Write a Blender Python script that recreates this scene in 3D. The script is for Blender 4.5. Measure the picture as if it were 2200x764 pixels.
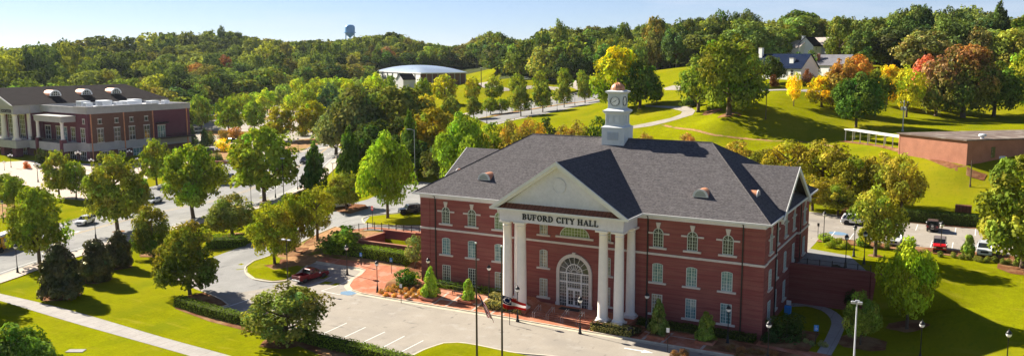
import bpy, bmesh, math, random
import numpy as np
from mathutils import Vector, Matrix
random.seed(7); RNG = np.random.default_rng(11)
R = math.radians
for _o in list(bpy.data.objects): bpy.data.objects.remove(_o)
sc = bpy.context.scene
COL = sc.collection

# ------------------------------------------------------------------ camera
CAM = np.array([46.755, -100.8935, 34.0918]); YAW, PITCH, ROLL = -0.5086, 0.1393, -0.0031
FPX, PCY = 1832.6, 374.86
def _axes():
    cy, sy, cp, sp = math.cos(YAW), math.sin(YAW), math.cos(PITCH), math.sin(PITCH)
    f = np.array([sy*cp, cy*cp, -sp]); r = np.array([cy, -sy, 0.]); u = np.cross(r, f)
    cr, sr = math.cos(ROLL), math.sin(ROLL)
    return cr*r + sr*u, -sr*r + cr*u, f
AR, AU, AF = _axes()
cd = bpy.data.cameras.new('camera'); cam = bpy.data.objects.new('camera', cd); COL.objects.link(cam)
cd.sensor_width = 36; cd.lens = 36*FPX/2200; cd.shift_y = (PCY-382)/2200
cd.clip_start = 1; cd.clip_end = 9000
M3 = Matrix((AR, AU, -AF)).transposed()
cam.matrix_world = Matrix.Translation(CAM) @ M3.to_4x4()
sc.camera = cam

# ------------------------------------------------------------------ world, sun, exposure
SUN_EL = R(33.0); SUN_DIR = Vector((-math.cos(SUN_EL)*math.cos(R(8.5)), math.cos(SUN_EL)*math.sin(R(8.5)), math.sin(SUN_EL)))  # towards the sun
w = bpy.data.worlds.new('World'); sc.world = w; w.use_nodes = True
nt = w.node_tree; nt.nodes.clear()
def N(nt, t, **k):
    n = nt.nodes.new(t)
    for a, b in k.items(): setattr(n, a, b)
    return n
sky = N(nt, 'ShaderNodeTexSky', sky_type='NISHITA'); sky.sun_disc = False
sky.sun_elevation = SUN_EL; sky.sun_rotation = math.atan2(SUN_DIR.x, SUN_DIR.y)
sky.air_density = 0.75; sky.dust_density = 0.12; sky.ozone_density = 3.5; sky.altitude = 600
bg = N(nt, 'ShaderNodeBackground'); bg.inputs[1].default_value = 0.05
tc = N(nt, 'ShaderNodeTexCoord'); mp = N(nt, 'ShaderNodeMapping'); mp.inputs['Scale'].default_value = (1.2, 1.2, 9)
nz = N(nt, 'ShaderNodeTexNoise'); nz.inputs['Scale'].default_value = 3.2; nz.inputs['Detail'].default_value = 6; nz.inputs['Roughness'].default_value = .55
cr = N(nt, 'ShaderNodeValToRGB'); cr.color_ramp.elements[0].position = .50; cr.color_ramp.elements[0].color = (0, 0, 0, 1)
cr.color_ramp.elements[1].position = .72; cr.color_ramp.elements[1].color = (.30, .30, .30, 1)
mx = N(nt, 'ShaderNodeMix', data_type='RGBA'); mx.inputs[7].default_value = (8.0, 8.6, 9.0, 1)
ou = N(nt, 'ShaderNodeOutputWorld'); L = nt.links.new
L(tc.outputs['Generated'], mp.inputs[0]); L(mp.outputs[0], nz.inputs[0]); L(nz.outputs[0], cr.inputs[0]); L(cr.outputs[0], mx.inputs[0])
sxyz = N(nt, 'ShaderNodeSeparateXYZ'); L(tc.outputs['Generated'], sxyz.inputs[0]); mrz = N(nt, 'ShaderNodeMapRange', interpolation_type='SMOOTHSTEP'); mrz.inputs[1].default_value = .05; mrz.inputs[2].default_value = .20; mrz.inputs[3].default_value = .25; mrz.inputs[4].default_value = 0
L(sxyz.outputs[2], mrz.inputs[0]); mxh = N(nt, 'ShaderNodeMix', data_type='RGBA'); mxh.inputs[7].default_value = (5.2, 6.7, 8.2, 1); L(mrz.outputs[0], mxh.inputs[0]); L(sky.outputs[0], mxh.inputs[6]); L(mxh.outputs[2], mx.inputs[6])
tn = N(nt, 'ShaderNodeVectorMath', operation='MULTIPLY'); tn.inputs[1].default_value = (.90, .86, .93); L(mx.outputs[2], tn.inputs[0]); L(tn.outputs[0], bg.inputs[0]); L(bg.outputs[0], ou.inputs[0])
sd = bpy.data.lights.new('sun', 'SUN'); sd.energy = 5.0; sd.angle = R(.5); sd.color = (1, .93, .80)
so = bpy.data.objects.new('sun', sd); COL.objects.link(so); so.rotation_euler = SUN_DIR.to_track_quat('Z', 'Y').to_euler(); so.location = (-80, 0, 80)
sc.view_settings.view_transform = 'Standard'; sc.view_settings.look = 'None'; sc.view_settings.gamma = 1
sc.view_settings.exposure = 1.35; sc.view_settings.use_curve_mapping = False
sc.cycles.max_bounces = 6; sc.cycles.diffuse_bounces = 3; sc.cycles.glossy_bounces = 2; sc.cycles.transmission_bounces = 3; sc.cycles.transparent_max_bounces = 6
sc.cycles.caustics_reflective = False; sc.cycles.caustics_refractive = False; sc.cycles.sample_clamp_indirect = 4

# ------------------------------------------------------------------ materials
def mat(name, col, rough=.8, spec=.3, metal=0, noise=None, bump=None, emis=None, alpha=None, objcol=False):
    """noise = (scale, amount[, stretch]) value variation; bump = (scale, strength)"""
    m = bpy.data.materials.new(name); m.use_nodes = True; t = m.node_tree; b = t.nodes['Principled BSDF']; l = t.links.new
    b.inputs['Base Color'].default_value = (*col, 1); b.inputs['Roughness'].default_value = rough
    b.inputs['Specular IOR Level'].default_value = spec; b.inputs['Metallic'].default_value = metal
    src = None
    if objcol:
        oi = N(t, 'ShaderNodeObjectInfo'); src = oi.outputs['Color']; l(src, b.inputs['Base Color'])
    if noise or bump:
        g = N(t, 'ShaderNodeNewGeometry')
    if noise:
        for i, nn in enumerate(noise if isinstance(noise, list) else [noise]):
            mpp = N(t, 'ShaderNodeMapping'); mpp.inputs['Scale'].default_value = nn[2] if len(nn) > 2 else (1, 1, 1)
            l(g.outputs['Position'], mpp.inputs[0])
            n = N(t, 'ShaderNodeTexNoise'); n.inputs['Scale'].default_value = nn[0]; n.inputs['Detail'].default_value = 4; l(mpp.outputs[0], n.inputs[0])
            mr = N(t, 'ShaderNodeMapRange'); mr.inputs[1].default_value = .3; mr.inputs[2].default_value = .7
            mr.inputs[3].default_value = 1-nn[1]; mr.inputs[4].default_value = 1+nn[1]; l(n.outputs[0], mr.inputs[0])
            vm = N(t, 'ShaderNodeVectorMath', operation='SCALE')
            if src is None: vm.inputs[0].default_value = col
            else: l(src, vm.inputs[0])
            l(mr.outputs[0], vm.inputs['Scale']); src = vm.outputs[0]
        l(src, b.inputs['Base Color'])
    if bump:
        n = N(t, 'ShaderNodeTexNoise'); n.inputs['Scale'].default_value = bump[0]; n.inputs['Detail'].default_value = 3; l(g.outputs['Position'], n.inputs[0])
        bp = N(t, 'ShaderNodeBump'); bp.inputs['Strength'].default_value = bump[1]; bp.inputs['Distance'].default_value = .3; l(n.outputs[0], bp.inputs['Height']); l(bp.outputs[0], b.inputs['Normal'])
    if emis:
        b.inputs['Emission Color'].default_value = (*emis[0], 1); b.inputs['Emission Strength'].default_value = emis[1]
    return m
def banded(m, period=.62, depth=.16, axis=2, width=.12):
    """thin darker joints every `period` metres along an axis (brick courses, boards, joints)"""
    t = m.node_tree; b = t.nodes['Principled BSDF']; l = t.links.new
    g = N(t, 'ShaderNodeNewGeometry'); s = N(t, 'ShaderNodeSeparateXYZ'); l(g.outputs['Position'], s.inputs[0])
    d = N(t, 'ShaderNodeMath', operation='DIVIDE'); l(s.outputs[axis], d.inputs[0]); d.inputs[1].default_value = period
    f = N(t, 'ShaderNodeMath', operation='FRACT'); l(d.outputs[0], f.inputs[0])
    c = N(t, 'ShaderNodeMath', operation='LESS_THAN'); l(f.outputs[0], c.inputs[0]); c.inputs[1].default_value = width
    mr = N(t, 'ShaderNodeMapRange'); mr.inputs[3].default_value = 1; mr.inputs[4].default_value = 1-depth; l(c.outputs[0], mr.inputs[0])
    vm = N(t, 'ShaderNodeVectorMath', operation='SCALE'); bc = b.inputs['Base Color']
    if bc.links: l(bc.links[0].from_socket, vm.inputs[0])
    else: vm.inputs[0].default_value = bc.default_value[:3]
    l(mr.outputs[0], vm.inputs['Scale']); l(vm.outputs[0], bc); return m
def two(m, col2, scale, lo=.45, hi=.6, stretch=(1, 1, 1), detail=4):
    """patches of a second colour"""
    t = m.node_tree; b = t.nodes['Principled BSDF']; l = t.links.new; bc = b.inputs['Base Color']
    g = N(t, 'ShaderNodeNewGeometry'); mpp = N(t, 'ShaderNodeMapping'); mpp.inputs['Scale'].default_value = stretch; l(g.outputs['Position'], mpp.inputs[0])
    n = N(t, 'ShaderNodeTexNoise'); n.inputs['Scale'].default_value = scale; n.inputs['Detail'].default_value = detail; l(mpp.outputs[0], n.inputs[0])
    mr = N(t, 'ShaderNodeMapRange'); mr.inputs[1].default_value = lo; mr.inputs[2].default_value = hi; l(n.outputs[0], mr.inputs[0])
    mx = N(t, 'ShaderNodeMix', data_type='RGBA'); l(mr.outputs[0], mx.inputs[0])
    if bc.links: l(bc.links[0].from_socket, mx.inputs[6])
    else: mx.inputs[6].default_value = bc.default_value
    mx.inputs[7].default_value = (*col2, 1); l(mx.outputs[2], bc); return m
MT = {}
MT['lawn'] = two(two(mat('lawn', (.195, .203, .003), .95, .0, noise=[(.06, .12), (.35, .10), (1.6, .10), (5, .16)]), (.235, .215, .008), .035, .48, .66), (.135, .160, .006), .11, .52, .72, (1, .4, 1)); two(MT['lawn'], (.26, .235, .02), .5, .58, .75, (.35, 1.5, 1)); two(MT['lawn'], (.13, .15, .006), 2.2, .55, .8, (1, .3, 1), 6)
MT['wood_floor'] = mat('wood_floor', (.05, .06, .015), .95, .05, noise=(.1, .3))
MT['asphalt'] = two(mat('asphalt', (.27, .262, .25), .9, .15, noise=[(.35, .10), (3., .06)]), (.20, .195, .19), .12, .5, .7, (1, .35, 1)); two(MT['asphalt'], (.17, .165, .16), .8, .6, .72, (1, .4, 1), 6)
MT['lot'] = two(two(mat('lot', (.325, .285, .235), .85, .2, noise=[(.3, .08), (4., .05)]), (.27, .24, .205), .16, .50, .68, (.35, 1, 1)), (.37, .335, .29), .5, .56, .75); two(MT['lot'], (.20, .175, .15), 1.1, .62, .72, (1, .5, 1), 6); two(MT['lot'], (.16, .145, .13), .45, .66, .74, (.25, 1.6, 1), 5)
MT['concrete'] = banded(mat('concrete', (.36, .33, .30), .9, .15, noise=[(.5, .10), (3, .06)]), 1.8, .25, 0, .05)
MT['kerb'] = mat('kerb', (.55, .49, .38), .9, .15, noise=(1.2, .15))
MT['gutter'] = mat('gutter_apron', (.50, .44, .33), .9, .15, noise=(1.2, .12))
MT['paint'] = mat('road_paint', (.72, .72, .68), .8, .2, noise=(5, .12))
MT['yellow_paint'] = mat('yellow_paint', (.62, .38, .08), .8, .2, noise=(5, .12))
MT['blue_paint'] = mat('blue_paint', (.15, .25, .36), .8, .2, noise=(5, .15))
MT['paver'] = two(banded(mat('paver', (.44, .16, .085), .9, .12, noise=[(1.5, .15), (8, .12)]), .42, .10, 0, .15), (.50, .23, .15), .7, .5, .62)
MT['paver_pale'] = mat('paver_pale', (.52, .42, .34), .9, .15, noise=(2, .12))
MT['mulch'] = two(mat('mulch', (.20, .085, .04), .95, .05, noise=[(2, .25), (9, .25)], bump=(8, .6)), (.33, .19, .09), .4, .45, .62)
MT['straw'] = two(mat('pine_straw', (.36, .20, .095), .95, .05, noise=[(1.2, .25), (9, .2)]), (.17, .17, .02), .25, .52, .62)
MT['brick'] = banded(two(mat('brick', (.285, .100, .080), .9, .2, noise=[(.45, .10), (7, .12, (1, 1, 2.5))]), (.25, .070, .062), .8, .42, .60, (.25, .25, 3)), .60, .20, 2, .12)
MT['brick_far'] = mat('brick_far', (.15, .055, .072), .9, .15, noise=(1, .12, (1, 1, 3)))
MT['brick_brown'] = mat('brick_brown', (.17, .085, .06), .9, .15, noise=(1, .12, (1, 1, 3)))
MT['brick_school'] = mat('brick_school', (.38, .165, .105), .9, .15, noise=[(.6, .12), (5, .08)])
MT['stone'] = mat('stone_trim', (.62, .56, .50), .8, .2, noise=(2, .07))
MT['cream'] = mat('cream_stucco', (.70, .675, .72), .85, .2, noise=[(.5, .05), (3, .05)])
MT['stone_far'] = mat('stone_far', (.44, .42, .40), .85, .2, noise=[(.5, .08), (3, .05)])
MT['column'] = mat('column_paint', (.86, .80, .72), .7, .3, noise=(1.5, .04))
MT['white'] = mat('white_trim', (.74, .72, .69), .6, .35, noise=(2, .05))
MT['tower_white'] = mat('tower_white', (.66, .68, .68), .6, .35, noise=(2, .05))
MT['shingle'] = banded(two(two(mat('shingle', (.104, .095, .097), .95, .06, noise=[(1.1, .13, (1, 1, 1)), (6.5, .42, (.6, .6, 1.6))]), (.135, .125, .125), 4.5, .52, .75, (.5, .5, 1.4), 2), (.078, .073, .080), 3.3, .56, .76, (.5, .5, 1.4), 2), .30, .12, 2, .2)
MT['copper'] = two(mat('copper', (.68, .30, .15), .5, .5, .2, noise=(3, .2)), (.50, .20, .11), 1.5, .5, .7)
MT['copper_dark'] = banded(mat('copper_pent', (.21, .075, .045), .5, .4, .3, noise=(2, .2)), .55, .45, 0, .18)
MT['metal_black'] = mat('black_metal', (.018, .017, .017), .45, .5, .2)
MT['metal_bronze'] = mat('bronze_metal', (.05, .035, .028), .5, .5, .3)
MT['metal_grey'] = mat('galvanised_metal', (.42, .43, .44), .45, .5, .5)
MT['globe'] = mat('lamp_glass', (.86, .84, .80), .25, .5)
MT['black'] = mat('black_rubber', (.02, .02, .02), .7, .3)
MT['tyre'] = mat('tyre', (.03, .03, .03), .85, .2)
MT['rim'] = mat('wheel_rim', (.55, .55, .56), .35, .5, .6)
MT['trunk'] = mat('bark', (.13, .095, .065), .95, .1, noise=(3, .3, (1, 1, .3)))
MT['letter'] = mat('letter', (.012, .014, .02), .5, .4)
MT['glass'] = two(mat('window_glass', (.10, .22, .23), .06, .75, noise=(.9, .35)), (.33, .42, .38), 1.6, .50, .68, (1, 1, .5))
MT['glass_warm'] = two(mat('window_glass_blinds', (.36, .30, .20), .12, .6, noise=(.9, .3)), (.10, .12, .11), 1.3, .48, .62)
MT['glass_dark'] = two(mat('window_glass_dark', (.035, .04, .045), .08, .7, noise=(.9, .3)), (.30, .28, .25), 2.2, .60, .72)
MT['glass_green'] = mat('window_glass_green', (.17, .23, .10), .1, .7, noise=(1.4, .4))
MT['muntin'] = mat('window_frame_paint', (.60, .66, .60), .6, .3)
MT['carglass'] = mat('car_glass', (.02, .025, .03), .05, .9)
MT['lamp_clear'] = mat('headlamp', (.75, .75, .72), .1, .8)
MT['lamp_red'] = mat('tail_lamp', (.35, .02, .02), .2, .7)
MT['carpaint'] = mat('car_paint', (.5, .5, .5), .22, .6, .1, objcol=True)
MT['cushion'] = mat('plain', (.5, .5, .5), .8, .2, objcol=True)
MT['roof_gravel'] = two(mat('roof_gravel', (.16, .12, .10), .95, .1, noise=[(.3, .25), (4, .15)]), (.30, .26, .22), .35, .5, .7)
MT['roof_white'] = mat('roof_membrane', (.62, .64, .66), .6, .3, noise=(.1, .08))
MT['roof_blue'] = mat('roof_standing_seam', (.40, .47, .55), .3, .5, .3, noise=(.05, .12))
MT['roof_dark'] = mat('roof_dark', (.030, .022, .022), .95, .05, noise=(.5, .15))
MT['tank'] = mat('tank_paint', (.13, .36, .60), .4, .4, noise=(.1, .1))
def leafmat(name, gloss=.0, trans=.30):
    m = bpy.data.materials.new(name); m.use_nodes = True; t = m.node_tree; t.nodes.clear(); l = t.links.new
    oi = N(t, 'ShaderNodeObjectInfo'); g = N(t, 'ShaderNodeNewGeometry'); tx = N(t, 'ShaderNodeTexCoord')
    at = N(t, 'ShaderNodeAttribute', attribute_name='tint')
    n = N(t, 'ShaderNodeTexNoise'); n.inputs['Scale'].default_value = .45; n.inputs['Detail'].default_value = 3; l(g.outputs['Position'], n.inputs[0])
    mr = N(t, 'ShaderNodeMapRange'); mr.inputs[1].default_value = .3; mr.inputs[2].default_value = .7; mr.inputs[3].default_value = .82; mr.inputs[4].default_value = 1.18; l(n.outputs[0], mr.inputs[0])
    mr2 = N(t, 'ShaderNodeMapRange'); mr2.inputs[3].default_value = .65; mr2.inputs[4].default_value = 1.35; l(g.outputs['Random Per Island'], mr2.inputs[0])
    mm = N(t, 'ShaderNodeMath', operation='MULTIPLY'); l(mr.outputs[0], mm.inputs[0]); l(mr2.outputs[0], mm.inputs[1])
    v0 = N(t, 'ShaderNodeVectorMath', operation='MULTIPLY'); vs_ = N(t, 'ShaderNodeVectorMath', operation='MULTIPLY'); vs_.inputs[1].default_value = (2.05, 2.05, 1.5); l(oi.outputs['Color'], vs_.inputs[0]); l(vs_.outputs[0], v0.inputs[0]); l(at.outputs['Color'], v0.inputs[1])
    vm = N(t, 'ShaderNodeVectorMath', operation='SCALE'); l(v0.outputs[0], vm.inputs[0]); l(mm.outputs[0], vm.inputs['Scale'])
    d = N(t, 'ShaderNodeBsdfDiffuse'); l(vm.outputs[0], d.inputs[0])
    tr = N(t, 'ShaderNodeBsdfTranslucent'); v2 = N(t, 'ShaderNodeVectorMath', operation='MULTIPLY'); l(vm.outputs[0], v2.inputs[0]); v2.inputs[1].default_value = (1.2, 1.15, .35); l(v2.outputs[0], tr.inputs[0])
    mx = N(t, 'ShaderNodeMixShader'); mx.inputs[0].default_value = trans; l(d.outputs[0], mx.inputs[1]); l(tr.outputs[0], mx.inputs[2]); o = N(t, 'ShaderNodeOutputMaterial')
    out = mx.outputs[0]
    if gloss:
        gl = N(t, 'ShaderNodeBsdfGlossy'); gl.inputs[1].default_value = .35; gl.inputs[0].default_value = (.62, .56, .42, 1)
        m2 = N(t, 'ShaderNodeMixShader'); m2.inputs[0].default_value = gloss; l(out, m2.inputs[1]); l(gl.outputs[0], m2.inputs[2]); out = m2.outputs[0]
    l(out, o.inputs[0]); return m
MT['leaf'] = leafmat('leaf', .0, .28); MT['leaf_gloss'] = leafmat('leaf_gloss', .055, .12)

# ------------------------------------------------------------------ builders
def tag(o, label=None, cat=None, group=None, kind=None):
    if label: o['label'] = label
    if cat: o['category'] = cat
    if group: o['group'] = group
    if kind: o['kind'] = kind
    return o
def thing(name, label, cat, loc=(0, 0, 0), rz=0, group=None, parent=None):
    o = bpy.data.objects.new(name, None); COL.objects.link(o); o.empty_display_size = .3
    o.location = loc; o.rotation_euler = (0, 0, rz); return tag(o, label, cat, group)
def link(name, me, parent=None, m=None):
    o = bpy.data.objects.new(name, me); COL.objects.link(o)
    if m is not None and not me.materials: me.materials.append(m)
    if parent is not None: o.parent = parent
    return o
def copy_tree(o, parent=None):
    c = o.copy(); COL.objects.link(c)
    if parent is not None: c.parent = parent
    for ch in list(o.children): copy_tree(ch, c)
    return c
class MB:
    def __init__(s): s.v = []; s.f = []
    def add(s, vs, fs):
        n = len(s.v); s.v += [tuple(map(float, p)) for p in vs]; s.f += [tuple(i+n for i in f) for f in fs]; return s
    def box(s, x0, x1, y0, y1, z0, z1):
        if x0 > x1: x0, x1 = x1, x0
        if y0 > y1: y0, y1 = y1, y0
        return s.add([(x0, y0, z0), (x1, y0, z0), (x1, y1, z0), (x0, y1, z0), (x0, y0, z1), (x1, y0, z1), (x1, y1, z1), (x0, y1, z1)],
                     [(3, 2, 1, 0), (4, 5, 6, 7), (0, 1, 5, 4), (1, 2, 6, 5), (2, 3, 7, 6), (3, 0, 4, 7)])
    def prism(s, pts, axis, a, b):
        """polygon pts (2D) extruded along axis from a to b; 2D coordinates are the other two axes in x,y,z order"""
        n = len(pts)
        def P(p, q): return (q, p[0], p[1]) if axis == 0 else (p[0], q, p[1]) if axis == 1 else (p[0], p[1], q)
        ar = sum(pts[i][0]*pts[(i+1) % n][1]-pts[(i+1) % n][0]*pts[i][1] for i in range(n))
        if (ar < 0): pts = pts[::-1]
        vs = [P(p, a) for p in pts]+[P(p, b) for p in pts]
        fs = [tuple(range(n))[::-1], tuple(range(n, 2*n))]+[(i, (i+1) % n, n+(i+1) % n, n+i) for i in range(n)]
        if (axis == 1) != (b < a): fs = [f[::-1] for f in fs]
        return s.add(vs, fs)
    def lathe(s, prof, c=(0, 0), n=16, z=0):
        vs = []; fs = []; k = len(prof)
        for i in range(n):
            a = 2*math.pi*i/n
            for r, h in prof: vs.append((c[0]+r*math.cos(a), c[1]+r*math.sin(a), z+h))
        for i in range(n):
            j = (i+1) % n
            for q in range(k-1): fs.append((i*k+q, j*k+q, j*k+q+1, i*k+q+1))
        fs.append(tuple(i*k for i in range(n))[::-1]); fs.append(tuple(i*k+k-1 for i in range(n)))
        return s.add(vs, fs)
    def tube(s, pts, rad, n=7, caps=True):
        pts = [Vector(p) for p in pts]; k = len(pts)
        if not hasattr(rad, '__len__'): rad = [rad]*k
        vs = []; fs = []
        for i, p in enumerate(pts):
            d = (pts[min(i+1, k-1)]-pts[max(i-1, 0)]).normalized()
            a = d.cross(Vector((0, 0, 1)) if abs(d.z) < .9 else Vector((1, 0, 0))).normalized(); b = d.cross(a)
            for j in range(n):
                t = 2*math.pi*j/n; vs.append(p+(a*math.cos(t)+b*math.sin(t))*rad[i])
        for i in range(k-1):
            for j in range(n): fs.append((i*n+j, i*n+(j+1) % n, (i+1)*n+(j+1) % n, (i+1)*n+j))
        if caps: fs += [tuple(range(n))[::-1], tuple((k-1)*n+j for j in range(n))]
        return s.add(vs, fs)
    def xf(s, f): s.v = [tuple(f(p)) for p in s.v]; return s
    def mesh(s, name): 
        me = bpy.data.meshes.new(name); me.from_pydata(s.v, [], s.f); me.update(); return me
    def build(s, name, m, parent=None, bevel=0, smooth=False, loc=None):
        me = s.mesh(name)
        bm = bmesh.new(); bm.from_mesh(me); bmesh.ops.recalc_face_normals(bm, faces=bm.faces)
        if bevel: bmesh.ops.bevel(bm, geom=bm.edges[:], offset=bevel, segments=1, affect='EDGES', clamp_overlap=True)
        bm.to_mesh(me); bm.free()
        if smooth:
            me.polygons.foreach_set('use_smooth', [True]*len(me.polygons))
        o = link(name, me, parent, m)
        if loc: o.location = loc
        return o
def box(*a): return MB().box(*a)

# ------------------------------------------------------------------ terrain
def ray(px, py):
    return AF + AR*(px-1100)/FPX - AU*(py-PCY)/FPX
def atz(px, py, z):
    d = ray(px, py); t = (z-CAM[2])/d[2]; p = CAM+d*t; return p
def atd(px, py, dep): return CAM + ray(px, py)*dep
ANCH = [(x, y, 0) for x, y in ((-160, -80), (-100, -80), (-40, -90), (20, -90), (70, -90), (-160, -30), (-120, -10), (-100, -35), (-80, -20), (-80, -50), (-50, -20), (-50, -40), (-20, -8), (-20, -40), (10, -8), (10, -40), (40, -15), (40, -45), (70, -50), (-100, 5), (-70, -5), (-58, -4), (-40, -4), (24, 5), (34, 2), (50, -5), (-110, 20), (110, -90))]
ANCH += [(-62, 8, 1.2), (-42, 7, 2.2), (-33, 7, 2.2), (-26, 7, 2.0), (-62, 18, 2.6), (-45, 14.5, 4.6), (-34, 14.5, 4.7), (-26, 15, 4.8), (-58, 28, 4.4), (-75, 34, 4.2), (-45, 30, 4.9), (-25, 35, 4.9), (0, 35, 4.9), (24, 30, 4.9), (24, 45, 5.0), (48, 38, 5.), (48, 55, 5.1), (24, 60, 5.3), (62, 40, 4.8), (62, 20, 3.0), (55, 5, 1.2), (46, 14, 1.8), (48, 27, 3.8), (-10, 60, 6.0), (70, 60, 6.5), (-82, 15, .6), (-85, 45, 2.6), (75, 0, 1.5)]
for px, py, z in ((540, 438, 0.3), (568, 430, .4), (640, 408, 3.0), (415, 467, 0), (700, 330, 4.2), (800, 350, 5), (900, 370, 5.5), (197, 348, 1.6), (30, 365, 1.4), (400, 350, 2.2), (340, 400, .5), (160, 430, 0), (430, 275, 3.8), (490, 290, 4.0), (540, 260, 5), (610, 305, 4.5), (672, 297, 5), (580, 243, 6.5), (450, 225, 6.5), (700, 255, 7.5), (640, 210, 8.5), (500, 205, 8), (760, 200, 10.5), (400, 200, 8),
                  (1000, 275, 8.8), (1100, 252, 11.3), (1166, 240, 12.8), (1290, 212, 15.5), (930, 258, 9.2), (970, 257, 9.6), (1100, 228, 12.6), (1200, 205, 15), (1030, 190, 13.5), (1180, 188, 17), (1300, 180, 19.5), (1400, 190, 20.5), (850, 200, 11.5),
                  (1411, 223, 17.6), (1370, 233, 16.2), (1484, 229, 18.0), (1565, 245, 17.6), (1500, 262, 14.8), (1400, 290, 11), (1300, 265, 12.2), (1600, 300, 11.3), (1705, 228, 19.2), (1764, 229, 19.0), (1646, 255, 16.5), (1680, 196, 23.0), (1480, 190, 22), (1837, 272, 14.7), (1878, 249, 16.7), (1946, 251, 16.1), (2010, 249, 16.2), (2070, 251, 15.8), (2130, 246, 16), (1750, 300, 12),
                  (2078, 342, 13.0), (1935, 322, 13.0), (2200, 342, 13.0), (1810, 300, 12.6), (1930, 370, 9.6), (2050, 420, 7.3), (2085, 400, 8.2), (2180, 400, 8.8), (1990, 470, 5.4), (2150, 480, 5.6), (2200, 300, 16)):
    p = atz(px, py, z); ANCH.append(tuple(p))
for px, py, dep in ((900, 184, 560), (1000, 182, 565), (760, 190, 520), (820, 180, 640), (700, 165, 640), (600, 165, 640), (300, 170, 560), (100, 165, 560), (0, 170, 520), (450, 160, 600),
                    (1700, 166, 297), (1740, 163, 300), (1735, 127, 372), (1690, 120, 380), (1600, 150, 340), (1500, 160, 350), (1400, 160, 370), (1250, 158, 400), (1100, 162, 440),
                    (1900, 140, 340), (2000, 130, 340), (2100, 135, 330), (2200, 150, 320), (1900, 115, 430), (2100, 108, 430), (1500, 118, 480), (1300, 116, 520), (1100, 122, 560), (2200, 110, 420),
                    (0, 119, 800), (100, 114, 850), (200, 106, 900), (300, 102, 950), (400, 98, 950), (500, 98, 950), (600, 109, 900), (700, 114, 900), (800, 110, 880), (900, 120, 850), (1000, 120, 850),
                    (0, 110, 1500), (500, 100, 1600), (1000, 108, 1500), (1500, 100, 1200), (2200, 100, 1100), (700, 116, 1900)):
    ANCH.append(tuple(atd(px, py, dep)))
ANCH = np.array(ANCH, float)
def _K(a, b):
    d = np.sqrt(((a[:, None, :]-b[None])**2).sum(-1)); return d     # biharmonic in 3D: piecewise-linear-like, no overshoot
_n = len(ANCH); _A = np.zeros((_n+3, _n+3)); _A[:_n, :_n] = _K(ANCH[:, :2], ANCH[:, :2]) - np.eye(_n)*1.5
_A[:_n, _n] = 1; _A[:_n, _n+1:] = ANCH[:, :2]; _A[_n:, :_n] = _A[:_n, _n:].T
_W = np.linalg.solve(_A, np.r_[ANCH[:, 2], 0, 0, 0])
def sm(t): t = np.clip(t, 0, 1); return t*t*(3-2*t)
def hraw(x, y):
    p = np.stack([x.ravel(), y.ravel()], 1); z = _K(p, ANCH[:, :2])@_W[:_n]+_W[_n]+p@_W[_n+1:]; z = z.reshape(x.shape)
    # the level forecourt, lawn and street in front of the building
    f = sm((-y-2)/6)*sm((y+200)/60)*sm((x+200)/60)*sm((150-x)/40); z = z*(1-f)
    # retaining wall right of the building: a clean step
    wr = sm((47-x)/10)*np.where(x > -5, 1., 0.)*sm((44-y)/6)*sm((y+30)/10)
    z = z*(1-wr)+wr*np.where(y < 18.3, 0., 4.9)
    pit = (x > -42.2) & (x < -24) & (y > 7.2) & (y < 13.35); z = np.where(pit, 2.1, z)
    return z
def _sp(*seg):
    o = []
    for a, b, s in seg: o += list(np.arange(a, b, s))
    return o
XS = np.array(sorted(set(np.round(_sp((-3800, -1000, 200), (-1000, -500, 30), (-500, -140, 9), (-140, 70, 2.), (70, 260, 8), (260, 800, 40), (800, 3000.1, 200)), 3)) | {24., -42.3, -42.1}))
YS = np.array(sorted(set(np.round(_sp((-900, -100, 80), (-100, -60, 8), (-60, 80, 2.), (80, 160, 4.), (160, 460, 8), (460, 1300, 28), (1300, 4600.1, 200)), 3)) | {18.15, 18.4, 7.15, 7.3, 13.3, 13.5}))
GX, GY = np.meshgrid(XS, YS); HG = hraw(GX, GY)
HG = np.where(np.hypot(GX, GY) > 2200, 34.0, HG)
def H(x, y):
    i = min(max(int(np.searchsorted(XS, x))-1, 0), len(XS)-2); j = min(max(int(np.searchsorted(YS, y))-1, 0), len(YS)-2)
    a = (x-XS[i])/(XS[i+1]-XS[i]); b = (y-YS[j])/(YS[j+1]-YS[j])
    return float((HG[j, i]*(1-a)+HG[j, i+1]*a)*(1-b)+(HG[j+1, i]*(1-a)+HG[j+1, i+1]*a)*b)
def gp(px, py):
    """where the line of sight of a photo pixel meets the ground (used once, to survey positions)"""
    d = ray(px, py); t = 60.
    last = t
    while t < 3000:
        p = CAM+d*t
        if p[2] < H(p[0], p[1]): break
        last = t; t *= 1.01
    lo, hi = last, t
    for _ in range(24):
        m = (lo+hi)/2; p = CAM+d*m
        if p[2] < H(p[0], p[1]): hi = m
        else: lo = m
    p = CAM+d*hi; return float(p[0]), float(p[1]), H(p[0], p[1]), float(hi)
def depth(x, y, z): return float((np.array([x, y, z])-CAM)@AF)
def proj(x, y, z):
    d = np.array([x, y, z])-CAM; q = d@AF; return 1100+FPX*(d@AR)/q, PCY-FPX*(d@AU)/q, q
nx, ny = len(XS), len(YS)
me = bpy.data.meshes.new('ground'); 
vv = np.stack([GX.ravel(), GY.ravel(), HG.ravel()], 1)
ii = (np.arange(ny-1)[:, None]*nx+np.arange(nx-1)[None]).ravel()
ff = np.stack([ii, ii+1, ii+1+nx, ii+nx], 1)
me.from_pydata(vv.tolist(), [], ff.tolist()); me.polygons.foreach_set('use_smooth', [True]*len(me.polygons)); me.update()
ground = link('ground', me, None, MT['lawn']); tag(ground, 'bright green mown lawns and open ground running up to the wooded hills', 'ground', kind='structure')

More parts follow.
